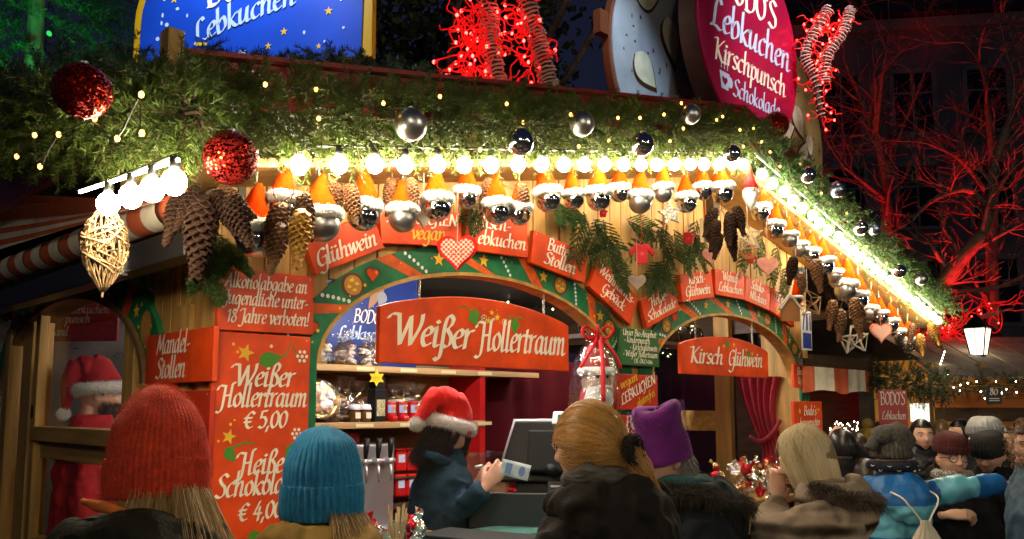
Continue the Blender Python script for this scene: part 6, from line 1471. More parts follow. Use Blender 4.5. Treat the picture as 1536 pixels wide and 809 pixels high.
def santa_hat(p, red, tipdir, tip_len=.17, brim_r=.032, z0=.035, tilt=0, pom=.033, rx=.098, ry=.116):
    M = p.head @ T(0, -.004, 0) @ Rx(tilt); seg = 28; rows = []; P = smooth_path([(0, 0, z0), (0, 0, z0+.06), (tipdir[0]*.25, tipdir[1]*.25, z0+.115), (tipdir[0]*.75, tipdir[1]*.75, z0+.10), (tipdir[0]*1.15, tipdir[1]*1.15, z0+tipdir[2])], 5); n = len(P)
    for i, c in enumerate(P):
        t = i/(n-1); d = (P[min(i+1, n-1)]-P[max(i-1, 0)]).normalized(); q = (1-t)**.72+.10; u = d.cross(Vector((0, 1, 0)) if abs(d.y) < .9 else Vector((1, 0, 0))).normalized(); v = u.cross(d)
        if i < 3: u = Vector((1, 0, 0)); v = Vector((0, 1, 0))
        rows.append([M @ (c+u*rx*q*math.cos(a)*(1+.03*math.sin(3*a+i))+v*ry*q*math.sin(a)) for a in [2*PI*k/seg for k in range(seg)]])
    b = MB(); b.rings(rows); o = b.build('santa_hat', red, p.root, smooth=True); cloth_mods(o, .007, .010, 3)
    ring = [M @ Vector((rx*1.0*math.cos(a), ry*1.0*math.sin(a), z0)) for a in [2*PI*k/30 for k in range(31)]]
    fur_along(p, ring, brim_r*1.25, FURW, 5200, .020, 'plush_brim', o, .15)
    e = M @ P[-1]; b = MB(); b.ball(e, pom*.8, 16); q = p.part(b, 'pompom', FURW); q.parent = o
    nn = 900; D = unit(rng.normal(size=(nn, 3))); E0 = np.array(e)+D*pom*.7; Q = np.stack([E0, E0+D*.010, E0+D*.017+rng.normal(size=(nn, 3))*.003], 1); V, F = strand_mesh(Q, .0012, .2); tris('pompom_pile', V, F, FURW, q)
    return o
def glasses(p, m, r=.023, z=.010, y=.094):
    b = MB()
    for s in (-1, 1):
        b.tube([p.hp(s*.033+r*math.cos(a), y-.004*math.cos(a)*s, z+r*.9*math.sin(a)) for a in [2*PI*i/24 for i in range(25)]], .0030, 6, cap=False); b.tube([p.hp(s*(.033+r), y, z+.004), p.hp(s*.078, .05, z+.006), p.hp(s*.082, -.01, z+.004)], .0018, 6)
    b.tube([p.hp(-.010, y+.001, z+.006), p.hp(0, y+.004, z+.009), p.hp(.010, y+.001, z+.006)], .0016, 6); return p.part(b, 'glasses', m)
def face(p, iris=(.10, .06, .03), lips=(.36, .13, .10), brow=(.12, .07, .04), closed=False, smile=0):
    for s in (-1, 1):
        if not closed:
            b = MB(); b.ball(p.hp(s*.033, .0775, .0095), .0116, 14); q = p.part(b, 'eye', mat('eye_white', (.72, .68, .64), .15)); b = MB(); b.ball(p.hp(s*.033, .0845, .0090), .0056, 10); c = p.part(b, 'iris', mat('dark_iris', (.03, .018, .012), .1)); c.parent = q
        b = MB(); b.tube([p.hp(s*.018, .0955, .030), p.hp(s*.033, .0955, .035), p.hp(s*.052, .082, .031)], [.003, .0038, .002], 6); p.part(b, 'eyebrow', mat('brow_hair_%d' % int(brow[0]*1000), brow, .8))
        b = MB(); b.tube([p.hp(s*.020, .0865, .016), p.hp(s*.033, .0925, .0205), p.hp(s*.047, .082, .015)], .0026, 6); p.part(b, 'eyelid', mat('eyelid_skin', (.42, .22, .16), .6))
    for dz, rr in ((-.0585, .0042), (-.0690, .0050)):
        b = MB(); u = .004+.006*smile; pts = [p.hp(x, .101-abs(x)*(.32+.2*smile)+(.002 if dz < -.06 else 0), dz+u*(abs(x)/.024)**2*(1 if smile else .3)-(.002 if abs(x) < .004 and dz > -.06 else 0)) for x in (-.025, -.016, -.006, 0, .006, .016, .025)]
        b.tube(pts, [rr*.3, rr*.75, rr, rr*.9, rr, rr*.75, rr*.3], 8); p.part(b, 'lip', mat('lip_skin', lips, .4))
    if smile:
        b = MB(); b.tube([p.hp(x, .0985-abs(x)*.42, -.0632+.010*(abs(x)/.024)**2) for x in (-.018, -.008, 0, .008, .018)], [.001, .003, .0034, .003, .001], 6); p.part(b, 'teeth', mat('teeth', (.75, .70, .62), .25))
NAVY = mat('navy_softshell', (.014, .036, .062), .8, var=.2, vscale=14, bump=.25, bscale=220, wrinkle=.55, spec=.2)
OLIVEB = mat('dark_olive_waxed_jacket', (.014, .013, .008), .75, var=.35, vscale=7, bump=.3, bscale=120, wrinkle=.55, spec=.2)
KHAKI = mat('khaki_mustard_jacket', (.24, .145, .035), .8, var=.25, vscale=9, bump=.2, bscale=90, wrinkle=.55, spec=.2)
BLACKJ = mat('black_cotton_parka', (.011, .0095, .008), .85, var=.3, vscale=9, bump=.3, bscale=160, wrinkle=.55, spec=.2)
NAVYP = mat('dark_navy_parka', (.009, .012, .018), .8, var=.3, vscale=8, bump=.3, bscale=140, wrinkle=.55, spec=.2)
TAUPE = mat('taupe_puffer_nylon', (.27, .205, .150), .75, var=.2, vscale=7, bump=.2, bscale=60, wrinkle=.55, spec=.2)
DARKC = mat('charcoal_wool_coat', (.014, .014, .016), .9, bump=.3, bscale=200, wrinkle=.4, spec=.15)
HOODIN = mat('tan_hood_lining', (.055, .038, .018), .9, var=.3, vscale=12)
BLOND = hairmat('blond_hair', (.48, .31, .13), (.26, .15, .055)); PALEBL = hairmat('pale_blond_hair', (.68, .55, .34), (.46, .34, .18)); GINGER = hairmat('reddish_blond_hair', (.62, .33, .085), (.34, .155, .032)); BLACKH = hairmat('black_hair', (.018, .013, .012), (.007, .005, .005)); BROWNH = hairmat('brown_hair', (.10, .05, .022), (.05, .025, .012))
REDKNIT = mat('red_orange_mohair', (.60, .040, .008), .9, var=.25, vscale=50, bump=.7, bscale=240, sheen=.08)
BLUEKNIT = mat('petrol_blue_knit', (.012, .20, .40), .9, var=.2, vscale=60, bump=.6, bscale=260, sheen=.08)

def quilt(m, step):      # stitched horizontal channels
    nt = m.node_tree; N = nt.nodes; tc = N.new('ShaderNodeTexCoord'); w_ = N.new('ShaderNodeTexWave'); w_.bands_direction = 'Z'; w_.inputs['Scale'].default_value = .314/step; w_.inputs['Distortion'].default_value = 1.6; w_.inputs['Detail'].default_value = 1.5
    b = N.new('ShaderNodeBump'); b.inputs['Strength'].default_value = .9; b.inputs['Distance'].default_value = .035; p_ = N['Principled BSDF']
    old = p_.inputs['Normal'].links[0].from_socket; nt.links.new(tc.outputs['Object'], w_.inputs[0]); nt.links.new(w_.outputs['Fac'], b.inputs['Height']); nt.links.new(old, b.inputs['Normal']); nt.links.new(b.outputs[0], p_.inputs['Normal'])
quilt(TAUPE, .085)
# 1 woman in the red beanie, back to us
p = Person('person seen from behind in a red knitted beanie and dark hooded jacket at the left', 236, 708, 1.80, 62, arms=None, coatm=OLIVEB, lean=3, build=1.05, hoff=(-.02, -.02), fold=.028)
beanie(p, REDKNIT, REDKNIT, top=.182, z0=-.055, cuff=.085, ribs=54, rx=.099, ry=.115, point=.92, fuzz=6000, tilt=R(-4), amp=.0016)
h, _ = hood(p, OLIVEB, 1.25, .12); nk = p.bd(.85*p.H)
b = MB(); b.tube(smooth_path([(nk.x-.11, nk.y-.05, .905*p.H), (nk.x-.06, nk.y-.09, .900*p.H), (nk.x-.01, nk.y-.10, .890*p.H)], 5), .012, 8); q = b.build('orange_lining', mat('orange_fleece', (.52, .14, .02), .9, var=.3, vscale=30), p.root, smooth=True); cloth_mods(q, .006, .014, 2)
falling(p, BLOND, 700, (-2.0, .1), -.02, -.16, 1.0, .02, .0009, -.02, .3); falling(p, BLOND, 2600, (-1.15, .3), -.02, -.46, 1.08, .045, .0008, -.03, .85)
b = MB()
for z in (.80, .77, .745): b.ball((p.bd(.8*p.H).x+.12, p.bd(.8*p.H).y-.155, z*p.H-.05), .007, 8)
p.part(b, 'snap_button', STEEL)
# 2 blue beanie
p = Person('person seen from behind in a ribbed petrol blue beanie and khaki jacket', 484, 735, 2.30, 50, coatm=KHAKI, build=1.08, hoff=(0, -.01), fold=.026)
beanie(p, BLUEKNIT, BLUEKNIT, top=.168, z0=-.075, cuff=.095, ribs=38, rx=.104, ry=.118, point=.88, fuzz=2500, amp=.0034)
falling(p, BLOND, 1600, (-1.2, .6), -.05, -.30, 1.08, .035, .0009, -.03, .75)
hood(p, KHAKI, .95, .1)
# 3 cashier
sk = SKINP
hc = atD(672, 652, 4.35)
# local frame of the cashier: heading along +X (to the right), so local x = -Y world, local y = +X world
Hc = hc.z+.118
p = Person('person at the till in a plush santa hat and navy jacket holding out a banknote', 672, 650, 4.30, -8, coatm=NAVY, build=.92, lean=5, hpitch=-22, hyaw=-6, skin=SKINP, vox=.008, fold=.016, hem=.50,
    arms={1: [PX(668, 778, 4.15), PX(724, 735, 4.05), 'cam', (.75, .85, .9, 1.0), .9, (.62, .72, .2)], -1: [PX(668, 752, 4.66), PX(710, 733, 4.40), 'cam', (.9, 1, 1, 1), .9, (.7, .7, -.1)]})
santa_hat(p, mat('santa_red_plush', (.62, .014, .010), .85, var=.15, vscale=40, bump=.4, bscale=200, sheen=.08), (.03, -.17, -.045), z0=.045, tilt=R(8), pom=.034)
hair_cap(p, BLACKH, 1.04); falling(p, BLACKH, 2200, (-3.6, .15), .03, -.21, 1.03, .014, .0009, -.02)
falling(p, BLACKH, 160, (1.15, 1.5), .05, -.10, 1.02, .006, .0013, .01)
face(p, closed=True)
b = MB(); b.tube(smooth_path([p.hp(.10*math.cos(a), -.03+.08*math.sin(a), -.15) for a in [2*PI*i/12 for i in range(13)]], 3), .030, 10); q = b.build('collar', NAVY, p.root, smooth=True); cloth_mods(q, .008, .015, 2)
b = MB(); b.ball(p.hp(.095, .06, .035), (.012, .02, .02), 10); q = p.part(b, 'red_hat_pin', mat('glossy_red', (.6, .02, .01), .3))
Mh = p.root.matrix_world @ p.Mh[1]
hand_pos = Mh @ Vector((0.02, .085, -.03))
# banknote
b = MB(); vs = []; fs = []; n = 12
for i in range(n+1):
    for j in range(5): vs.append((i/n*.14, .012*math.sin(i/n*2.8)+.004*math.sin(j), (j/4-.5)*.075))
for i in range(n):
    for j in range(4): fs.append((i*5+j, i*5+5+j, i*5+6+j, i*5+j+1))
b.add(vs, fs); NOTE = mat('pale_blue_banknote_paper', (.66, .76, .82), .6, col2=(.48, .62, .74), vscale=26)
bp = atD(752, 700, 4.0)
o = b.build('banknote', NOTE, M=facing((bp.x, bp.y, bp.z), R(8)) @ Ry(R(14)), smooth=True); o.matrix_world = o.matrix_world @ T(0, 0, 0); sd = o.modifiers.new('thick', 'SOLIDIFY'); sd.thickness = .0006
tag(o, 'pale blue banknote held out in the cashier hand above the tray', 'banknote')
b = MB(); b.flat([(.02, -.025), (.05, -.025), (.05, .025), (.02, .025)], -.0075); b.flat(disc_pts(.10, 0, .016, .024), -.0065); b.build('print', mat('blue_note_ink', (.15, .25, .5), .6), o)
# 4 ponytail
p = Person('person seen from behind with a reddish blond ponytail and black hooded parka', 886, 672, 2.40, 78, coatm=BLACKJ, build=1.02, hyaw=22, hpitch=-6, ears=False, hoff=(.02, -.02), fold=.024, lean=4)
hair_cap(p, GINGER, 1.05, front=.6)
nn = 5200; th = rng.uniform(-PI*1.18, PI*.18, nn); S_ = np.stack([np.cos(th), np.sin(th)*.9+.25, rng.uniform(-.35, .95, nn)], 1)
S2 = np.stack([rng.uniform(-.9, .9, nn), rng.uniform(.2, .75, nn), rng.uniform(.1, 1, nn)], 1); S_[::2] = S2[::2]
E_ = np.array([[0, -1, -.12]])+rng.normal(size=(nn, 3))*.10; P = slerp_paths(S_, E_, 14, 1.075, .035); V, F = strand_mesh(xf(p.head, P.reshape(-1, 3)).reshape(nn, 14, 3), .0008, .9); hs = p.tri_part('swept_hair', V, F, GINGER)
tie = np.array([0, -.118, -.03]); n2 = 1100; k2 = 10; t = np.linspace(0, 1, k2)[None, :, None]; st = tie+rng.normal(size=(n2, 1, 3))*np.array([.016, .010, .016]); en = np.array([.03, -.135, -.22])+rng.normal(size=(n2, 1, 3))*np.array([.016, .014, .018]); mid = np.array([.015, -.185, -.09])+rng.normal(size=(n2, 1, 3))*.020
P = st*(1-t)**2+2*mid*t*(1-t)+en*t*t; V, F = strand_mesh(xf(p.head, P.reshape(-1, 3)).reshape(n2, k2, 3), .0009, .5); p.tri_part('ponytail', V, F, GINGER)
b = MB(); R0 = [p.hp(.034*math.cos(a), -.135, -.02+.034*math.sin(a)) for a in [2*PI*i/20 for i in range(21)]]; fur_along(p, R0, .018, mat('black_scrunchie', (.012, .011, .010), .9), 900, .014, 'hair_tie')
b = MB(); nk = p.bd(.87*p.H); SCARF = mat('grey_striped_scarf', (.10, .085, .075), .9, col2=(.02, .018, .018), vscale=22, stretch=(1, 1, 6)); b.tube(smooth_path([(nk.x+.088*math.cos(a), nk.y+.02+.085*math.sin(a), .885*p.H+.01*math.sin(2*a)) for a in [2*PI*i/14 for i in range(15)]], 3), .034, 10); q = b.build('scarf', SCARF, p.root, smooth=True); cloth_mods(q, .009, .02, 2)
hood(p, BLACKJ, 1.25, .16, .12)
for dx, dz in ((-.12, -.05), (-.17, -.08), (-.20, .0), (.16, -.14), (.18, -.16), (.05, -.06)):
    b = MB(); b.ball((p.bd(.8*p.H).x+dx, p.bd(.8*p.H).y-.14-(.05 if abs(dx) < .14 else -.02), .80*p.H+dz), .008, 10); p.part(b, 'snap_button', STEEL)
# 5 purple hat
p = Person('person in a tall purple fleece hat, glasses and fur hooded dark parka', 995, 690, 3.25, 132, coatm=NAVYP, build=1.1, hyaw=22, hpitch=-14, hoff=(.0, -.07), fold=.024, lean=14, skin=SKINP)
PURP = mat('purple_fleece', (.13, .008, .16), .95, var=.25, vscale=14, bump=.5, bscale=160, sheen=.08)
b = MB(); rows = []
for z, q in ((-.005, 1.02), (.005, 1.06), (.03, 1.03), (.07, .96), (.11, .90), (.15, .90), (.18, .93), (.200, .88), (.212, .7), (.204, .4), (.195, .05)):
    rows.append([p.hp((.098*q+.010*math.sin(2*a+1)*(z > .12)-.008*abs(math.sin(3*a))*(z > .1))*math.cos(a)+.0*z, (.114*q-.010*abs(math.sin(2*a))*(z > .1))*math.sin(a)-.10*max(0, z), z+.010*math.sin(2*a)*(z > .15)) for a in [2*PI*k/48 for k in range(48)]])
b.rings(rows, cap=False); q = b.build('fleece_hat', PURP, p.root, smooth=True); d_ = q.modifiers.new('folds', 'DISPLACE'); d_.texture = fold_tex; d_.strength = .018; ss = q.modifiers.new('sub', 'SUBSURF'); ss.levels = 1; ss.render_levels = 1
nn = 5000; a = rng.uniform(0, 2*np.pi, nn); zz = rng.uniform(0, .205, nn); R_ = np.stack([.099*.97*np.cos(a), .113*.97*np.sin(a)-.10*zz, zz], 1); N_ = unit(np.stack([np.cos(a), np.sin(a), 0*a], 1)+rng.normal(size=(nn, 3))*.7); Q = np.stack([R_, R_+N_*.006, R_+N_*.010], 1); V, F = strand_mesh(xf(p.head, Q.reshape(-1, 3)).reshape(nn, 3, 3), .0003); tris('fleece_fuzz', V, F, PURP, q)
glasses(p, BLACKP); face(p, brow=(.3, .28, .26)); falling(p, hairmat('grey_hair', (.35, .33, .31), (.2, .19, .18)), 300, (-3.0, -.1), .0, -.10, 1.04, .01)
b = MB(); nk = p.bd(.87*p.H); b.tube(smooth_path([(nk.x+.095*math.cos(a), nk.y+.02+.09*math.sin(a), .875*p.H) for a in [2*PI*i/14 for i in range(15)]], 3), .036, 10); q = b.build('scarf', mat('teal_wool_scarf', (.012, .07, .075), .9, bump=.5, bscale=150), p.root, smooth=True); cloth_mods(q, .009, .02, 2)
h, pts = hood(p, NAVYP, 1.2, .14, .16); nk = p.bd(.85*p.H); DFUR = mat('dark_brown_fur', (.035, .026, .018), .8)
fur_along(p, pts, .030, DFUR, 4600, .045, parent=h)
# 6 blonde bob in the taupe puffer
p = Person('person with a pale blond bob in a taupe puffer jacket holding a phone', 1209, 688, 3.40, 118, coatm=TAUPE, build=1.02, hyaw=12, hpitch=-18, ears=False, hoff=(0, -.04), fold=.014, puff=.062, lean=6,
    arms={-1: [PX(1152, 806, 3.28), PX(1163, 758, 3.42), 'cam', (.8, .9, 1, 1), .8, (.25, .9, .3)], 1: [(.27, .03, 1.10), (.10, .27, 1.22)]})
hair_cap(p, PALEBL, 1.08, front=.75)
nn = 5200; th = rng.uniform(-PI*1.35, PI*.35, nn); k = 16; t = np.linspace(0, 1, k)[None]
S_ = np.stack([rng.normal(size=nn)*.08, rng.uniform(-.5, .45, nn), np.ones(nn)], 1); E_ = np.stack([np.cos(th), np.sin(th), np.full(nn, -.05)], 1); P1 = slerp_paths(S_, E_, 9, 1.10, .03)
dn = np.linspace(0, 1, 8)[None, 1:, None]; e = P1[:, -1:]; L = (-.115+.03*rng.random((nn, 1, 1))); P2 = e*np.array([1, 1, 1])+np.concatenate([-.10*e[..., :1]*dn**2, -.10*e[..., 1:2]*dn**2, L*dn], -1)
P = np.concatenate([P1, P2], 1); V, F = strand_mesh(xf(p.head, P.reshape(-1, 3)).reshape(nn, P.shape[1], 3), .0008, .7); p.tri_part('bob_hair', V, F, PALEBL)
face(p, closed=True)
h, pts = hood(p, TAUPE, 1.05, .12, .16); nk = p.bd(.85*p.H); BFUR = mat('grey_brown_fur', (.13, .095, .065), .8, col2=(.05, .035, .025), vscale=20)
fur_along(p, pts[2:-2], .018, BFUR, 4200, .042, parent=h)
b = MB(); A0, el, wr = p.arm[-1]; dd = (wr-el).normalized(); M_ = frame(el.lerp(wr, .93), dd.cross(Vector((0, 0, 1))), dd); b.X = M_; b.lathe([(.050, -.012), (.054, -.010), (.054, .010), (.050, .012)], 24, cap=False); q = p.part(b, 'watch', GOLD)
mh = p.root.matrix_world @ p.Mh[-1]
b = MB(); b.box((0, 0, 0), (.072, .009, .145)); o = b.build('mobile_phone', mat('grey_phone_case', (.20, .18, .17), .35), M=mh @ T(0, .06, -.03) @ Rx(R(60)), bevel=.004); tag(o, 'grey mobile phone held by the person with the pale blond bob', 'phone')
# 7 blue jacket
BJ = bpy.data.materials.new('blue_block_jacket'); BJ.use_nodes = True; nt = BJ.node_tree; pr = nt.nodes['Principled BSDF']; pr.inputs['Roughness'].default_value = .5; tc = nt.nodes.new('ShaderNodeTexCoord'); sp_ = nt.nodes.new('ShaderNodeSeparateXYZ'); nt.links.new(tc.outputs['Object'], sp_.inputs[0])
def mth(op, a, bv):
    n = nt.nodes.new('ShaderNodeMath'); n.operation = op
    for i, q in enumerate((a, bv)):
        if isinstance(q, float): n.inputs[i].default_value = q
        else: nt.links.new(q, n.inputs[i])
    return n.outputs[0]
X_, Z_ = sp_.outputs[0], sp_.outputs[2]
torso = mth('LESS_THAN', X_, .19); band = mth('MULTIPLY', mth('GREATER_THAN', Z_, 1.06), mth('LESS_THAN', Z_, 1.235)); tb = mth('MULTIPLY', torso, band); sl = mth('MULTIPLY', mth('GREATER_THAN', X_, .19), mth('LESS_THAN', X_, .34)); li = mth('MAXIMUM', tb, sl)
mx = nt.nodes.new('ShaderNodeMix'); mx.data_type = 'RGBA'; mx.inputs['A'].default_value = (.008, .13, .42, 1); mx.inputs['B'].default_value = (.13, .46, .62, 1); nt.links.new(li, mx.inputs['Factor']); nt.links.new(mx.outputs['Result'], pr.inputs['Base Color'])
p = Person('person seen from behind in a blue and pale blue jacket with one arm stretched out', 1336, 695, 4.70, 62, coatm=BJ, build=1.08, hyaw=-10, fold=.020, hoff=(-.02, 0), arms={1: [PX(1442, 731, 4.62), PX(1502, 727, 4.60)], -1: [(-.26, .02, 1.05), (-.22, .12, .82)]})
KN = mat('grey_dark_knit', (.04, .04, .038), .95, col2=(.10, .095, .08), vscale=60, bump=.6, bscale=150)
beanie(p, KN, KN, top=.16, z0=.03, cuff=.04, ribs=30, rx=.098, ry=.114, point=.6, amp=.003)
b = MB(); b.tube(smooth_path([p.hp(.05, -.05, .10), p.hp(-.01, -.06, .16), p.hp(-.10, -.05, .145), p.hp(-.15, -.05, .08)], 5), [.075]*6+[.055]*5+[.03]*5, 16); q = p.part(b, 'hat_tail', KN)
b = MB(); b.tube([p.hp(.104*math.cos(a), -.005+.118*math.sin(a), -.010) for a in [2*PI*i/30 for i in range(31)]], .030, 12); q = b.build('anchor_neckwarmer', mat('navy_print_cloth', (.008, .010, .022), .85), p.root, smooth=True); cloth_mods(q, .008, .010, 2)
b = MB()
for i in range(9):
    a = -PI*(.08+.84*i/8); c = p.hp(.137*math.cos(a), -.005+.151*math.sin(a), -.012+.012*((-1)**i)); u = Vector((-math.sin(a), math.cos(a), 0)); 
    b.bar(c+Vector((0, 0, -.012)), c+Vector((0, 0, .012)), .004, .002); b.bar(c-u*.010+Vector((0, 0, -.006)), c+Vector((0, 0, -.012)), .004, .002); b.bar(c+u*.010+Vector((0, 0, -.006)), c+Vector((0, 0, -.012)), .004, .002)
p.part(b, 'printed_anchors', WHITEP, False)
hood(p, BJ, 1.30, .10, .06)
# drawstring bag on that back
nk = p.bd(.78*p.H); b = MB(); out = []
for r_, z in ((.03, 0), (.028, -.02), (.045, -.045), (.095, -.13), (.135, -.24), (.145, -.34), (.12, -.42), (.02, -.45)):
    out.append([(r_*math.cos(a)*1.15*(1+.06*math.sin(14*a)*(1 if z > -.3 else .4)), r_*.42*math.sin(a)*(1+.10*math.sin(14*a)*(1 if z > -.3 else .4)), z) for a in [2*PI*k/84 for k in range(84)]])
bg_ = empty('drawstring_bag', 'cream cotton drawstring bag worn on the back of the blue jacket', 'bag', p.root.matrix_world @ T(-.03, nk.y-.245, 1.165))
b.rings(out); b.build('pouch', mat('cream_cotton', (.66, .58, .46), .85, bump=.3, bscale=120), bg_, smooth=True)
b = MB()
for s_ in (-1, 1): b.tube(smooth_path([(s_*.02, .0, -.01), (s_*.055, .005, .035), (s_*.09, .01, .075), (s_*.115, .03, .115), (s_*.125, .10, .14)], 5), .005, 6)
b.build('cord', CREAM, bg_, smooth=True)
# 8 smiling woman
MAR = mat('maroon_knit', (.07, .010, .012), .95, bump=.6, bscale=200, sheen=.06)
p = Person('smiling person with round glasses and a maroon beanie in a dark coat', 1428, 690, 5.2, 208, coatm=DARKC, build=1.05, hyaw=14, hpitch=2, smile=1, fold=.02, hoff=(0, -.02), arms={1: [(.27, .02, 1.05), (.12, .24, 1.12), (.2, .6, .8), (.55, .6, .65, .7), .3, (-.95, .25, .1)]})
beanie(p, MAR, MAR, top=.175, z0=.05, cuff=.05, ribs=34, rx=.095, ry=.112, point=.6, tilt=R(-12), oy=-.016)
face(p, smile=1, brow=(.22, .14, .08)); glasses(p, BLACKP, r=.025); falling(p, BROWNH, 200, (-2.8, -.3), .0, -.08)
b = MB(); nk = p.bd(.87*p.H); b.tube(smooth_path([(nk.x+.088*math.cos(a), nk.y+.02+.085*math.sin(a), .865*p.H) for a in [2*PI*i/14 for i in range(15)]], 3), .034, 10); q = b.build('scarf', mat('black_white_dotted_scarf', (.6, .58, .55), .9, col2=(.015, .015, .015), vscale=110), p.root, smooth=True)
cloth_mods(q, .009, .018, 2)
# 9 man in the black cap
p = Person('person in a black knitted cap looking down, in a black jacket, beside the smiling one', 1484, 684, 5.35, 176, coatm=BLACKJ, build=1.15, hyaw=2, hpitch=-16, skin=SKINP, fold=.02, hoff=(0, -.03))
BLKN = mat('black_knit', (.012, .012, .013), .95, bump=.6, bscale=150)
beanie(p, BLKN, BLKN, top=.15, z0=.015, cuff=.07, ribs=34, rx=.102, ry=.120, point=.5, amp=.003)
face(p, closed=True); b = MB(); b.box((.1, .20, 1.18), (.012, .01, .12)); p.part(b, 'yellow_zip', YEL, False)
# 10 right edge
p = Person('person in a blue grey jacket with curly brown hair at the right edge', 1552, 672, 4.3, 120, coatm=mat('blue_grey_softshell', (.05, .095, .15), .65, var=.2, vscale=8, bump=.2, bscale=120), build=1.12, fold=.02, hyaw=20)
hair_cap(p, BROWNH, 1.12)
nn = 900; D = unit(rng.normal(size=(nn, 3))+np.array([0, -.4, .4])); k = 12; t = np.linspace(0, 1, k)[None, :, None]; ph = rng.uniform(0, 6.28, (nn, 1, 1)); u = unit(np.cross(D, rng.normal(size=(nn, 3))))[:, None]; v = np.cross(D[:, None], u); P = ell_pt(D, 1.02)[:, None]+D[:, None]*t*.045+(u*np.cos(t*9+ph)+v*np.sin(t*9+ph))*.010; V, F = strand_mesh(xf(p.head, P.reshape(-1, 3)).reshape(nn, k, 3), .0012, .6); p.tri_part('curls', V, F, hairmat('light_brown_curls', (.24, .13, .05), (.12, .06, .025)))
face(p)
# 11.. people further back
def back(label, px, py, d, face_, hat=None, hair=BROWNH, coat=DARKC, beard=False, fr=True, **k):
    q = Person(label, px, py, d, face_, coatm=coat, build=k.pop('build', 1.08), fold=.02, vox=.012, fine=False, hands=False, **k)
    if hat == 'beanie': beanie(q, k.get('m', BLKN), BLKN, top=.15, z0=.02, cuff=.05, ribs=20, rx=.1, ry=.116, point=.55)
    else: hair_cap(q, hair, 1.08); falling(q, hair, 300, (-3.3, .2), .03, -.05, 1.05, .01)
    if fr: face(q)
    if beard:
        b = MB(); b.lathe([(.01, -.135), (.045, -.115), (.062, -.07), (.066, -.03)], 18); o = b.build('beard', BLACKH, q.root, smooth=True, M=q.head @ T(0, .018, 0)); 
    return q
back('dark haired bearded person in black leather jacket in the crowd', 1383, 655, 6.2, 215, hair=BLACKH, coat=mat('black_leather', (.012, .012, .013), .35, bump=.2, bscale=60), beard=True)
q = back('person with a pale grey beanie in the crowd at the far stall', 1476, 655, 6.6, 130, fr=False); beanie(q, mat('pale_grey_knit', (.36, .36, .37), .95, bump=.5, bscale=150), mat('mid_grey_knit', (.20, .21, .24), .95, bump=.5, bscale=150), top=.16, z0=.01, cuff=.07, ribs=26, rx=.112, ry=.128, point=.6)
back('short haired person standing at the far stall behind the pale grey beanie', 1440, 652, 7.2, 150, hair=BLACKH, fr=False)
back('dark haired person seen from behind between the blond bob and the blue jacket', 1262, 672, 5.6, 60, hair=BLACKH, fr=False)
back('person in a brown coat seen from behind in the dim passage crowd', 1283, 674, 6.4, 70, hair=BROWNH, coat=mat('brown_coat', (.06, .035, .02), .9), fr=False)
q = back('person with a mustard pompom hat deep in the dim crowd', 1303, 668, 7.4, 60, fr=False); MUST = mat('mustard_knit', (.30, .19, .03), .95, bump=.5, bscale=120); beanie(q, MUST, MUST, top=.15, z0=.0, cuff=.05, ribs=22, rx=.112, ry=.128); b = MB(); b.ball(q.hp(0, 0, .185), .05, 14); q.part(b, 'pompom', MUST)
q = Person('person in a dark coat raising one bare hand beside the blue jacket', 1296, 718, 5.5, 80, coatm=DARKC, build=1.05, hands=True, arms={1: [(.24, .02, 1.20), (.10, .16, 1.50), (0, -1, .2), (1.0, 1.1, 1.1, 1.1), .6, (-.6, .1, .6)]}); hair_cap(q, BROWNH, 1.08)
back('person in a dark jacket at the far right of the crowd behind the black cap', 1512, 662, 6.9, 200, hair=BROWNH)
for lab, px, py, d, fc, h_, ct in (('short person in a brown jacket in the passage, left of the crowd', 1246, 676, 6.8, 80, BROWNH, mat('brown_coat', (.06, .035, .02), .9)),
  ('fair haired person far back in the passage crowd under the dark garland', 1322, 652, 8.2, 250, BLOND, DARKC), ('person in a dark red jacket between the blue jacket and the bearded one', 1360, 664, 7.0, 235, BROWNH, mat('dark_red_jacket', (.12, .012, .012), .8)),
  ('fair haired person at the far stall counter under its hanging glasses', 1412, 650, 7.9, 20, BLOND, DARKC), ('person in a dark green jacket at the right end of the far stall', 1534, 648, 7.8, 200, BLACKH, mat('dark_green_jacket', (.015, .035, .02), .85))):
    back(lab, px, py, d, fc, hair=h_, coat=ct, fr=fc > 150)
# 12 shop assistant seen through the side window
SRED = mat('red_fleece_jacket', (.42, .012, .016), .85, var=.2, vscale=12, bump=.4, bscale=140)
p = Person('bearded person in santa hat and red jacket seen through the side window', 150, 592, 4.60, -25, coatm=SRED, build=1.0, hpitch=-10, fold=.018, hoff=(0, -.02), vox=.009)
santa_hat(p, mat('santa_red_felt', (.36, .012, .014), .85, bump=.3, bscale=160), (.02, -.15, -.13), z0=.035, tilt=R(14), pom=.030)
hair_cap(p, BROWNH, 1.02, low=.50); face(p)
nn = 1800; D = np.stack([rng.normal(size=nn)*.7, np.abs(rng.normal(size=nn))*.7+.25, -np.abs(rng.normal(size=nn))*.55-.35], 1); D = unit(D); B0 = D*np.array([.068, .098, .113]); Q = np.stack([B0, B0+D*.010+np.array([0, 0, -.006]), B0+D*.016+np.array([0, .0, -.018])], 1); V, F = strand_mesh(xf(p.head, Q.reshape(-1, 3)).reshape(nn, 3, 3), .0011, .3); p.tri_part('beard', V, F, BROWNH)
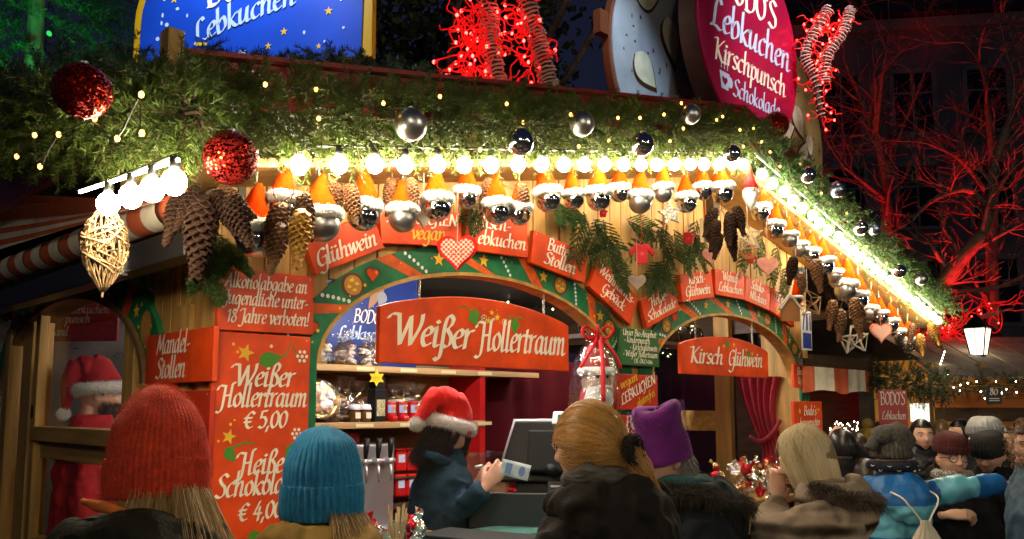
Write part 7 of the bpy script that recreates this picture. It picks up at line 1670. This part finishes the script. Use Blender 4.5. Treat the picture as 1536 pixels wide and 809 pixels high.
# ------------------------------------------------------------------ beyond the stall: facade, bare trees, far stall, lamp, conifer
def placed(px, d, yaw=0):        # ground point seen at column px, d metres ahead
    q = atD(px, 612, d); return facing((q.x, q.y, 0), yaw)
WALLG = mat('grey_violet_render', (.20, .18, .22), .85, var=.25, vscale=.6, bump=.2, bscale=6); WINF = mat('pale_window_frame', (.24, .22, .26), .6); WGL = mat('dark_window_glass', (.012, .014, .022), .08)
bd_ = empty('building', 'tall grey town building with rows of dark windows behind the trees', 'building', placed(1450, 21, R(-8)))
b = MB(); b.box((0, 3, 6), (15, 6, 12)); b.build('wall', WALLG, bd_)
b = MB(); b.rings([[(-7.7, -.4, 12), (7.7, -.4, 12), (7.7, 6.4, 12), (-7.7, 6.4, 12)], [(-6, 2.5, 14.5), (6, 2.5, 14.5), (6, 3.5, 14.5), (-6, 3.5, 14.5)]]); b.build('roof', ROOFM, bd_)
b = MB(); b.box((0, -.06, 3.3), (15.1, .14, .22)); b.box((0, -.08, 11.8), (15.2, .18, .3)); b.build('cornice', WINF, bd_)
for r_ in range(3):
    for c_ in range(8):
        x = -6.3+1.8*c_; z = 4.7+2.5*r_
        b = MB(); b.box((x-.53, -.03, z), (.12, .12, 1.7)); b.box((x+.53, -.03, z), (.12, .12, 1.7)); b.box((x, -.03, z+.85), (1.18, .12, .12)); b.box((x, -.05, z-.87), (1.3, .18, .10)); b.box((x, -.015, z), (.05, .06, 1.6)); b.box((x, -.015, z+.25), (1.0, .06, .05)); wn = b.build('window', WINF, bd_)
        b = MB(); b.box((x, -.008, z), (1.0, .012, 1.62)); q = b.build('pane', WGL, wn)
# bare trees
BARK = mat('rough_grey_bark', (.20, .14, .11), .9, var=.4, vscale=12, bump=.8, bscale=20)
def bare_tree(label, base, h, seed, limbs, levels=5, rad=.16, group='bare trees behind the stall'):
    t = empty('bare_tree', label, 'tree', T(*base), group); rnd = random.Random(seed); bt = MB(); bc = MB()
    def grow(p, d, L, r, lv):
        pts = [p]; q = p; dd = d.copy()
        for i in range(5):
            dd = (dd+Vector((rnd.gauss(0, .13), rnd.gauss(0, .13), rnd.gauss(0.03, .10)))).normalized(); q = q+dd*L/5; pts.append(q)
        (bt if lv >= levels-1 else bc).tube(pts, [r*(1-.10*i) for i in range(6)], 8 if lv > 2 else 4, cap=False)
        if lv <= 0: return
        for i in range(3 if lv > 1 else 4):
            k = rnd.choice((2, 3, 4, 5)) if i else 5; sd = (dd+Vector((rnd.gauss(0, .55), rnd.gauss(0, .55), rnd.gauss(.12, .4)))).normalized(); grow(pts[k], sd, L*rnd.uniform(.55, .8), r*(.55 if i == 0 else .4), lv-1)
    for p, d, L, r in limbs: grow(Vector(p), Vector(d).normalized(), L, r, levels-1)
    bt.build('trunk', BARK, t, smooth=True); bc.build('branches', BARK, t, smooth=True); return t
def rel(base, px, py, d): return atD(px, py, d)-base
B1 = atD(1330, 612, 13.0); B1.z = 0
def limb_tree(label, base, d, lines, seed, radii, lv=4):
    t = empty('bare_tree', label, 'tree', T(*base), 'bare trees behind the stall'); rnd = random.Random(seed); bt = MB(); bc = MB()
    def grow(p, dd, L, r, l):
        pts = [p]; q = p
        for i in range(5): dd = (dd+Vector((rnd.gauss(0, .16), rnd.gauss(0, .16), rnd.gauss(.03, .12)))).normalized(); q = q+dd*L/5; pts.append(q)
        bc.tube(pts, [max(.003, r*(1-.13*i)) for i in range(6)], 5 if l > 1 else 3, cap=False)
        if l > 0:
            for i in range(4): k = rnd.choice((2, 3, 4, 5)); grow(pts[k], (dd+Vector((rnd.gauss(0, .6), rnd.gauss(0, .6), rnd.gauss(.1, .45)))).normalized(), L*rnd.uniform(.5, .8), r*.5, l-1)
    for ln, (r0, r1) in zip(lines, radii):
        P = smooth_path([rel(base, x, y, dd_) if y is not None else Vector((rel(base, x, 612, dd_).x, rel(base, x, 612, dd_).y, 0)) for x, y, dd_ in ln], 6); n = len(P)
        bt.tube(P, [r0+(r1-r0)*i/(n-1) for i in range(n)], 9, cap=True)
        for i in range(3, n, 2):
            dd = (P[i]-P[i-1]).normalized(); sd = (dd*.6+Vector((rnd.gauss(0, .6), rnd.gauss(0, .6), rnd.gauss(.35, .4)))).normalized(); grow(P[i], sd, rnd.uniform(.5, 1.0)*d*.075, (r0+(r1-r0)*i/(n-1))*.42, lv-2)
        grow(P[-1], (P[-1]-P[-2]).normalized(), d*.09, r1*.8, lv-1)
    bt.build('trunk', BARK, t, smooth=True); bc.build('branches', BARK, t, smooth=True); return t
d1 = 11.0
b1 = atD(1395, 612, d1); b1.z = 0
limb_tree('bare tree with a red lit limb curving up beyond the roof end', b1, d1, [[(1388, None, d1), (1390, 560, d1), (1398, 460, d1), (1432, 400, d1-.2), (1470, 355, d1-.3), (1484, 315, d1), (1488, 260, d1+.2), (1510, 190, d1+.3)], [(1398, 465, d1), (1430, 440, d1+.3), (1500, 430, d1+.5), (1560, 400, d1+.6)], [(1484, 315, d1), (1450, 285, d1-.4), (1400, 300, d1-.6), (1370, 330, d1-.8)], [(1488, 300, d1), (1520, 250, d1+.4), (1555, 215, d1+.8)]], 5, [(.13, .05), (.05, .02), (.05, .015), (.04, .015)], 4)
d2 = 15.0; b2 = atD(1330, 612, d2); b2.z = 0
limb_tree('slim bare tree lit dim red, right behind the antler light figure', b2, d2, [[(1330, None, d2), (1332, 420, d2), (1325, 270, d2), (1308, 195, d2), (1292, 150, d2)], [(1325, 270, d2), (1350, 200, d2+.5), (1395, 90, d2+.6)], [(1312, 210, d2), (1322, 120, d2-.4), (1335, 40, d2-.5)], [(1328, 300, d2), (1290, 270, d2-.6), (1265, 250, d2-.8)]], 8, [(.13, .05), (.05, .015), (.05, .015), (.04, .015)], 4)
d3 = 14.0; b3 = atD(1490, 612, d3); b3.z = 0
limb_tree('wide bare tree with dim red twigs at the right of the picture', b3, d3, [[(1490, None, d3), (1488, 420, d3), (1490, 300, d3), (1488, 230, d3), (1480, 150, d3)], [(1489, 300, d3), (1440, 240, d3-.5), (1390, 215, d3-.8)], [(1488, 250, d3), (1520, 180, d3+.4), (1550, 90, d3+.6)]], 15, [(.12, .05), (.05, .015), (.05, .015)], 4)
# red lights wound round a low branch, red spots up the trees
g = empty('light_string', 'tangle of red light strings on a low branch beyond the right roof end', 'light string'); rnd = random.Random(21)
dR = 9.5; cp = [atD(x, y, dR) for x, y in ((1385, 492), (1420, 488), (1455, 480), (1500, 468), (1520, 462))]; b = MB()
for s_ in tangle(cp[:4], .06, 26, .12, rnd)+tangle(cp[:2], .08, 30, .14, rnd): b.tube(s_, .006, 4)
b.build('led_wire', REDWIRE, g)
b = MB(); b.tube(smooth_path([atD(1398, 560, d1)]+cp, 5), [.05]*10+[.03]*11+[.015]*5, 8); tt = b.build('low_branch', BARK, [o for o in bpy.data.objects if o.name == 'bare_tree'][0], smooth=True); tt.matrix_parent_inverse = Matrix.Translation(-b1)
for i in range(40): k = rnd.random()*2.6; c = cp[int(k)].lerp(cp[int(k)+1], k % 1); led(g, c+Vector((rnd.gauss(0, .07), rnd.gauss(0, .07), rnd.gauss(0, .06))))
def upl(label, loc, aim, pw, spot):
    t = empty('uplight', label, 'floodlight', T(*loc)); b = MB(); b.lathe([(.07, 0), (.09, .04), (.08, .14), (.07, .14)], 14); b.build('housing', BLACKP, t)
    l = lamp('red_lamp', 'SPOT', (0, 0, .16), pw, (1, .012, .02), .05, None, spot, .6, t); l.rotation_euler = (Vector(aim)-Vector(loc)-Vector((0, 0, .16))).to_track_quat('-Z', 'Y').to_euler()
qz = atD(1410, 612, 10.55); upl('red uplight on the ground below the thick limbed tree', (qz.x, qz.y, 0), atD(1455, 330, d1), 1900, 60)
qz = atD(1335, 612, 13.6); upl('red uplight on the ground below the slim tree', (qz.x, qz.y, 0), atD(1318, 180, d2), 1000, 60)
qz = atD(1490, 612, 12.8); upl('red uplight on the ground below the wide tree', (qz.x, qz.y, 0), atD(1488, 230, d3), 300, 60)
# far stall with shingled roof, fir garland and lights
fs_ = empty('market_stall', 'far market stall with a pale board roof, warm lit counter and white fairy lights', 'market stall', placed(1490, 8.6, R(4)))
def fz_(py, d=8.6): return atD(1490, py, d).z
b = MB(); x = -.70
for i in range(8):
    b.rings([[(x, -.30, fz_(565, 8.3)), (x+.30, -.30, fz_(565, 8.3)), (x+.30, -.27, fz_(565, 8.3)-.02), (x, -.27, fz_(565, 8.3)-.02)], [(x+.10, 1.0, fz_(505, 9.6)), (x+.38, 1.0, fz_(505, 9.6)), (x+.38, 1.02, fz_(505, 9.6)-.02), (x+.1, 1.02, fz_(505, 9.6)-.02)]]); x += .31
b.build('roof', mat('weathered_roof_board', (.28, .24, .19), .8, var=.3, vscale=6), fs_)
b = MB(); b.box((.55, -.02, fz_(600)), (2.4, .06, .20)); b.build('lit_board', mat('orange_lit_board', (.55, .16, .03), .6), fs_)
b = MB(); b.box((.55, .0, fz_(622)), (2.4, .10, .14)); b.build('dark_beam', BEAM, fs_); b = MB(); b.box((.55, 0, .6), (2.4, .06, 1.2)); b.build('counter', BEAM, fs_); b = MB(); b.box((.55, 1.4, 1.3), (2.4, .05, 2.6)); b.build('back_wall', mat('ochre_back_wall', (.40, .24, .07), .7, var=.4, vscale=5), fs_)
for x in (-.62, -.10, 1.4): b = MB(); b.box((x, .0, 1.1), (.08, .08, 2.2)); b.build('post', PINE, fs_)
l = lamp('counter_lamp', 'POINT', (.1, .5, 2.05), 12, (1, .62, .18), .08, None, parent=fs_); b = MB(); b.lathe([(.02, .07), (.09, .0), (.085, 0), (.015, .06)], 16); b.X = T(.1, .5, 2.08); b.build('lamp_shade', BEAM, fs_)
b = MB(); b.X = T(-.42, .6, 1.70); b.box((0, 0, 0), (.24, .03, .2)); b.build('lit_sign', emis('lit_white_panel', (1, .95, .75), .9), fs_)
for k in range(5):
    b = MB(); b.X = T(.15+.085*k, .3, 1.80) @ Rx(PI); b.lathe([(.03, -.12), (.032, -.11), (.004, -.10), (.004, -.05), (.028, -.02), (.034, .02), (.030, .05)], 12, cap=False); b.build('hanging_glass', clear('wine_glass', (.9, .9, .9), .4, .05, 0), fs_, smooth=True)
gp = [fs_.matrix_world @ Vector((x, -.30, fz_(578, 8.3)+.02*math.sin(x*5))) for x in np.linspace(-.75, 1.7, 8)]
garland('fir_garland', 'fir garland with tiny white lights on the edge of the far stall roof', gp, [.09]*8, 110, NEEDLED, nn=50)
rnd = random.Random(3)
fairy_string('tiny white lights in the fir garland of the far stall', [gp[int(k)].lerp(gp[int(k)+1], k % 1)+Vector((rnd.gauss(0, .02), -.06, rnd.gauss(-.02, .07))) for k in [rnd.random()*6.9 for _ in range(60)]], WF, .009)
fairy_string('short slanting row of white lights on the far stall gable', [atD(1417-(i*1.6), 528+i*4.5, 8.6) for i in range(9)], WF, .010)
o = board('number_sign', 'small dark number plate reading 80 below the far fairy lights', facing(atD(1491, 594, 8.15)), .15, .16, mat('slate_plate', (.05, .05, .07), .4), .01); letter(o, [('80', -.04, .01, .045, {'slant': 0, 'width': .08})]); b = MB(); [b.flat([(-.05, z), (.05, z), (.05, z+.008), (-.05, z+.008)], -.002) for z in (-.03, -.05)]; b.build('small_print', CREAM, o)
o = board('banner', "dim red banner reading BODO'S in tall letters hanging in the passage", facing(atD(1340, 618, 6.9)), .24, .36, mat('dim_red_banner', (.28, .05, .05), .8), .006); o['label'] = 'dim red hanging banner with tall pale capitals in the passage'
letter(o, [("BODO'S", -.10, .06, .066, {'width': .20, 'slant': 0, 'nib': .07}), ('Lebkuchen', -.10, -.06, .04, {'width': .2})], mat('dim_white_lettering', (.5, .48, .48), .6))
gp = [atD(x, y, 7.2) for x, y in ((1300, 566), (1340, 568), (1385, 574), (1425, 582))]
garland('fir_garland', 'dark unlit fir garland hanging over the passage', gp, [.13, .15, .15, .11], 420, NEEDLED, nn=60, ln=(.10, .18))
V, F = needles(rng.uniform(-.5, .5, (60, 3))*np.array([.7, .3, .35])+np.array(atD(1270, 655, 8)), rng.normal(size=(60, 3)), np.full(60, .15), 30, nl=.04, nw=.006)
fairy_string('cluster of white lights far down the dim passage', [atD(1245+rnd.random()*45, 632+rnd.random()*14, 10.5) for _ in range(26)], WF, .006)
dk = empty('market_stall', 'dark unlit market stall closing the passage behind the crowd', 'market stall', placed(1300, 11.5)); b = MB(); b.box((0, 0, 1.2), (3.6, .1, 2.4)); b.build('front', BEAM, dk); b = MB(); b.rings([[(-2, -.5, 2.4), (2, -.5, 2.4), (2, 1.5, 2.4), (-2, 1.5, 2.4)], [(-1.8, .4, 3.1), (1.8, .4, 3.1), (1.8, .6, 3.1), (-1.8, .6, 3.1)]]); b.build('roof', ROOFM, dk)
# street lamps
def street_lamp(label, base, h, power, lit=6, group='street lamps', k=1):
    t = empty('street_lamp', label, 'street lamp', T(*base) @ Matrix.Scale(k, 4), group); h /= k
    b = MB(); b.lathe([(.12, 0), (.11, .5), (.05, .6), (.04, h-.5), (.03, h-.12), (.07, h-.08), (.08, h-.05)], 14); b.build('pole', BLACKP, t, smooth=True)
    b = MB()
    for s_ in (-1, 1): b.tube(smooth_path([(0, 0, h-.25), (s_*.12, 0, h-.22), (s_*.13, 0, h-.10), (s_*.06, 0, h-.06)], 4), .010, 6)
    b.build('scroll', BLACKP, t, smooth=True)
    b = MB(); b.rings([[(-.10, -.10, h-.04), (.10, -.10, h-.04), (.10, .10, h-.04), (-.10, .10, h-.04)], [(-.17, -.17, h+.42), (.17, -.17, h+.42), (.17, .17, h+.42), (-.17, .17, h+.42)]]); b.build('lantern_glass', emis('lit_lantern_glass_%d' % lit, (1, .88, .62), lit), t)
    b = MB()
    for sx in (-1, 1):
        for sy in (-1, 1): b.bar((sx*.104, sy*.104, h-.05), (sx*.176, sy*.176, h+.43), .018, .018)
        b.bar((sx*.102, 0, h-.05), (sx*.174, 0, h+.43), .012, .012)
    b.bar((0, -.102, h-.05), (0, -.174, h+.43), .012, .012); b.box((0, 0, h-.05), (.23, .23, .03)); b.build('lantern_frame', BLACKP, t)
    b = MB(); b.rings([[(-.20, -.20, h+.43), (.20, -.20, h+.43), (.20, .20, h+.43), (-.20, .20, h+.43)], [(-.09, -.09, h+.58), (.09, -.09, h+.58), (.09, .09, h+.58), (-.09, .09, h+.58)], [(-.02, -.02, h+.66), (.02, -.02, h+.66), (.02, .02, h+.66), (-.02, .02, h+.66)]]); b.build('lantern_roof', BLACKP, t)
    return t
q = atD(1468, 530, 9.0); street_lamp('old fashioned street lamp with a white lit lantern above the far stall', (q.x, q.y, 0), q.z, 60, 2, k=.62)
# unseen street lamps and bulb string, added behind the photographer to light the backs
for lab, x, y, h in (('added unseen street lamp behind the photographer for fill light, left', -3.6, -5.6, 3.6), ('added unseen street lamp behind the photographer for fill light, right', 2.6, -6.2, 3.6)): street_lamp(lab, (x, y, 0), h, 0, 125 if 'left of' in lab else 64)
s4 = empty('light_string', 'added unseen string of round bulbs behind the photographer for fill light and reflections', 'light string')
pts = []
for i in range(16): P_ = Vector((-4.2+.62*i, -5.0-.05*i, 3.3-.35*math.sin(PI*i/15))); bulb(s4, P_); pts.append(P_+Vector((0, 0, .035)))
b = MB(); b.tube(pts, .005, 5); b.build('cable', CABLE, s4)
# dark conifer with green light at the upper left, dark leafy tree above the roof
def conifer(label, base, h, r, n, m, zmin=1.5):
    t = empty('fir_tree', label, 'tree', T(*base)); b = MB(); b.tube([(0, 0, 0), (0, 0, h)], [.16, .02], 10); b.build('trunk', BARK, t)
    B = []; D = []; L = []
    for i in range(n):
        z = rng.uniform(zmin, h*.98); R_ = r*(1-z/h*.85); a = rng.uniform(0, 2*PI); q = rng.uniform(.25, 1); B.append((R_*q*math.cos(a), R_*q*math.sin(a), z-.25*q*R_)); D.append((math.cos(a)*1.0+rng.normal()*.4, math.sin(a)+rng.normal()*.4, -.35+rng.normal()*.25)); L.append(rng.uniform(.2, .42))
    V, F = needles(np.array(B), np.array(D), np.array(L), 55, nl=.055, nw=.006); tris('crown', V, F, m, t); return t
cb = atD(50, 90, 6.2); conifer('big dark fir tree touched by green light at the upper left behind the stall', (cb.x, cb.y, 0), 6.6, 1.8, 1500, NEEDLED, 2.4)
gl = empty('floodlight', 'green floodlight on the roof aimed into the fir tree', 'floodlight', T(*(atD(-10, 120, 4.6)))); b = MB(); b.box((0, 0, 0), (.1, .1, .12)); b.build('housing', BLACKP, gl)
lamp('green_lamp', 'SPOT', (0, 0, .1), 110, (.05, 1, .25), .05, None, 50, .9, gl).rotation_euler = (Vector(atD(50, 60, 6.0))-atD(-10, 120, 4.6)).to_track_quat('-Z', 'Y').to_euler()
fairy_string('small green light in the dark fir tree at the upper left', [atD(73, 50, 5.2), atD(74.5, 51, 5.25)], emis('lit_green_bulb', (.05, 1, .15), .5), .014)
def leafy(label, base, h, r, n):
    t = empty('leafy_tree', label, 'tree', T(*base)); b = MB(); b.tube(smooth_path([(0, 0, 0), (.1, 0, h*.35), (-.1, .1, h*.6)], 4), [.22]*4+[.16]*4+[.10], 10)
    for k in range(9): a = k*.7; b.tube(smooth_path([(0, 0, h*.4+k*.1), (r*.5*math.cos(a), r*.5*math.sin(a), h*.62), (r*.9*math.cos(a), r*.9*math.sin(a), h*.70+.1*k)], 4), [.07]*4+[.04]*4+[.02], 6)
    b.build('trunk', BARK, t, smooth=True)
    c = unit(rng.normal(size=(60, 3)))*rng.uniform(.3, 1, (60, 1))*np.array([r, r, r*.75])+np.array([0, 0, h*.75]); i = rng.integers(0, 60, n); P = c[i]+rng.normal(size=(n, 3))*r*.13; u = unit(rng.normal(size=(n, 3))); v = unit(np.cross(u, rng.normal(size=(n, 3)))); s_ = rng.uniform(.035, .07, (n, 1)); V = np.stack([P-u*s_, P+v*s_*.6, P+u*s_, P-v*s_*.6], 1).reshape(-1, 3); tris('crown', V, np.arange(len(V)).reshape(-1, 4), mat('dark_green_leaf', (.035, .050, .020), .6, var=.4, vscale=3), t); return t
lb = atD(640, 60, 8.5); leafy('dark leafy tree behind the roof between the blue sign and the grey disc', (lb.x, lb.y, 0), 7.6, 2.2, 9000)
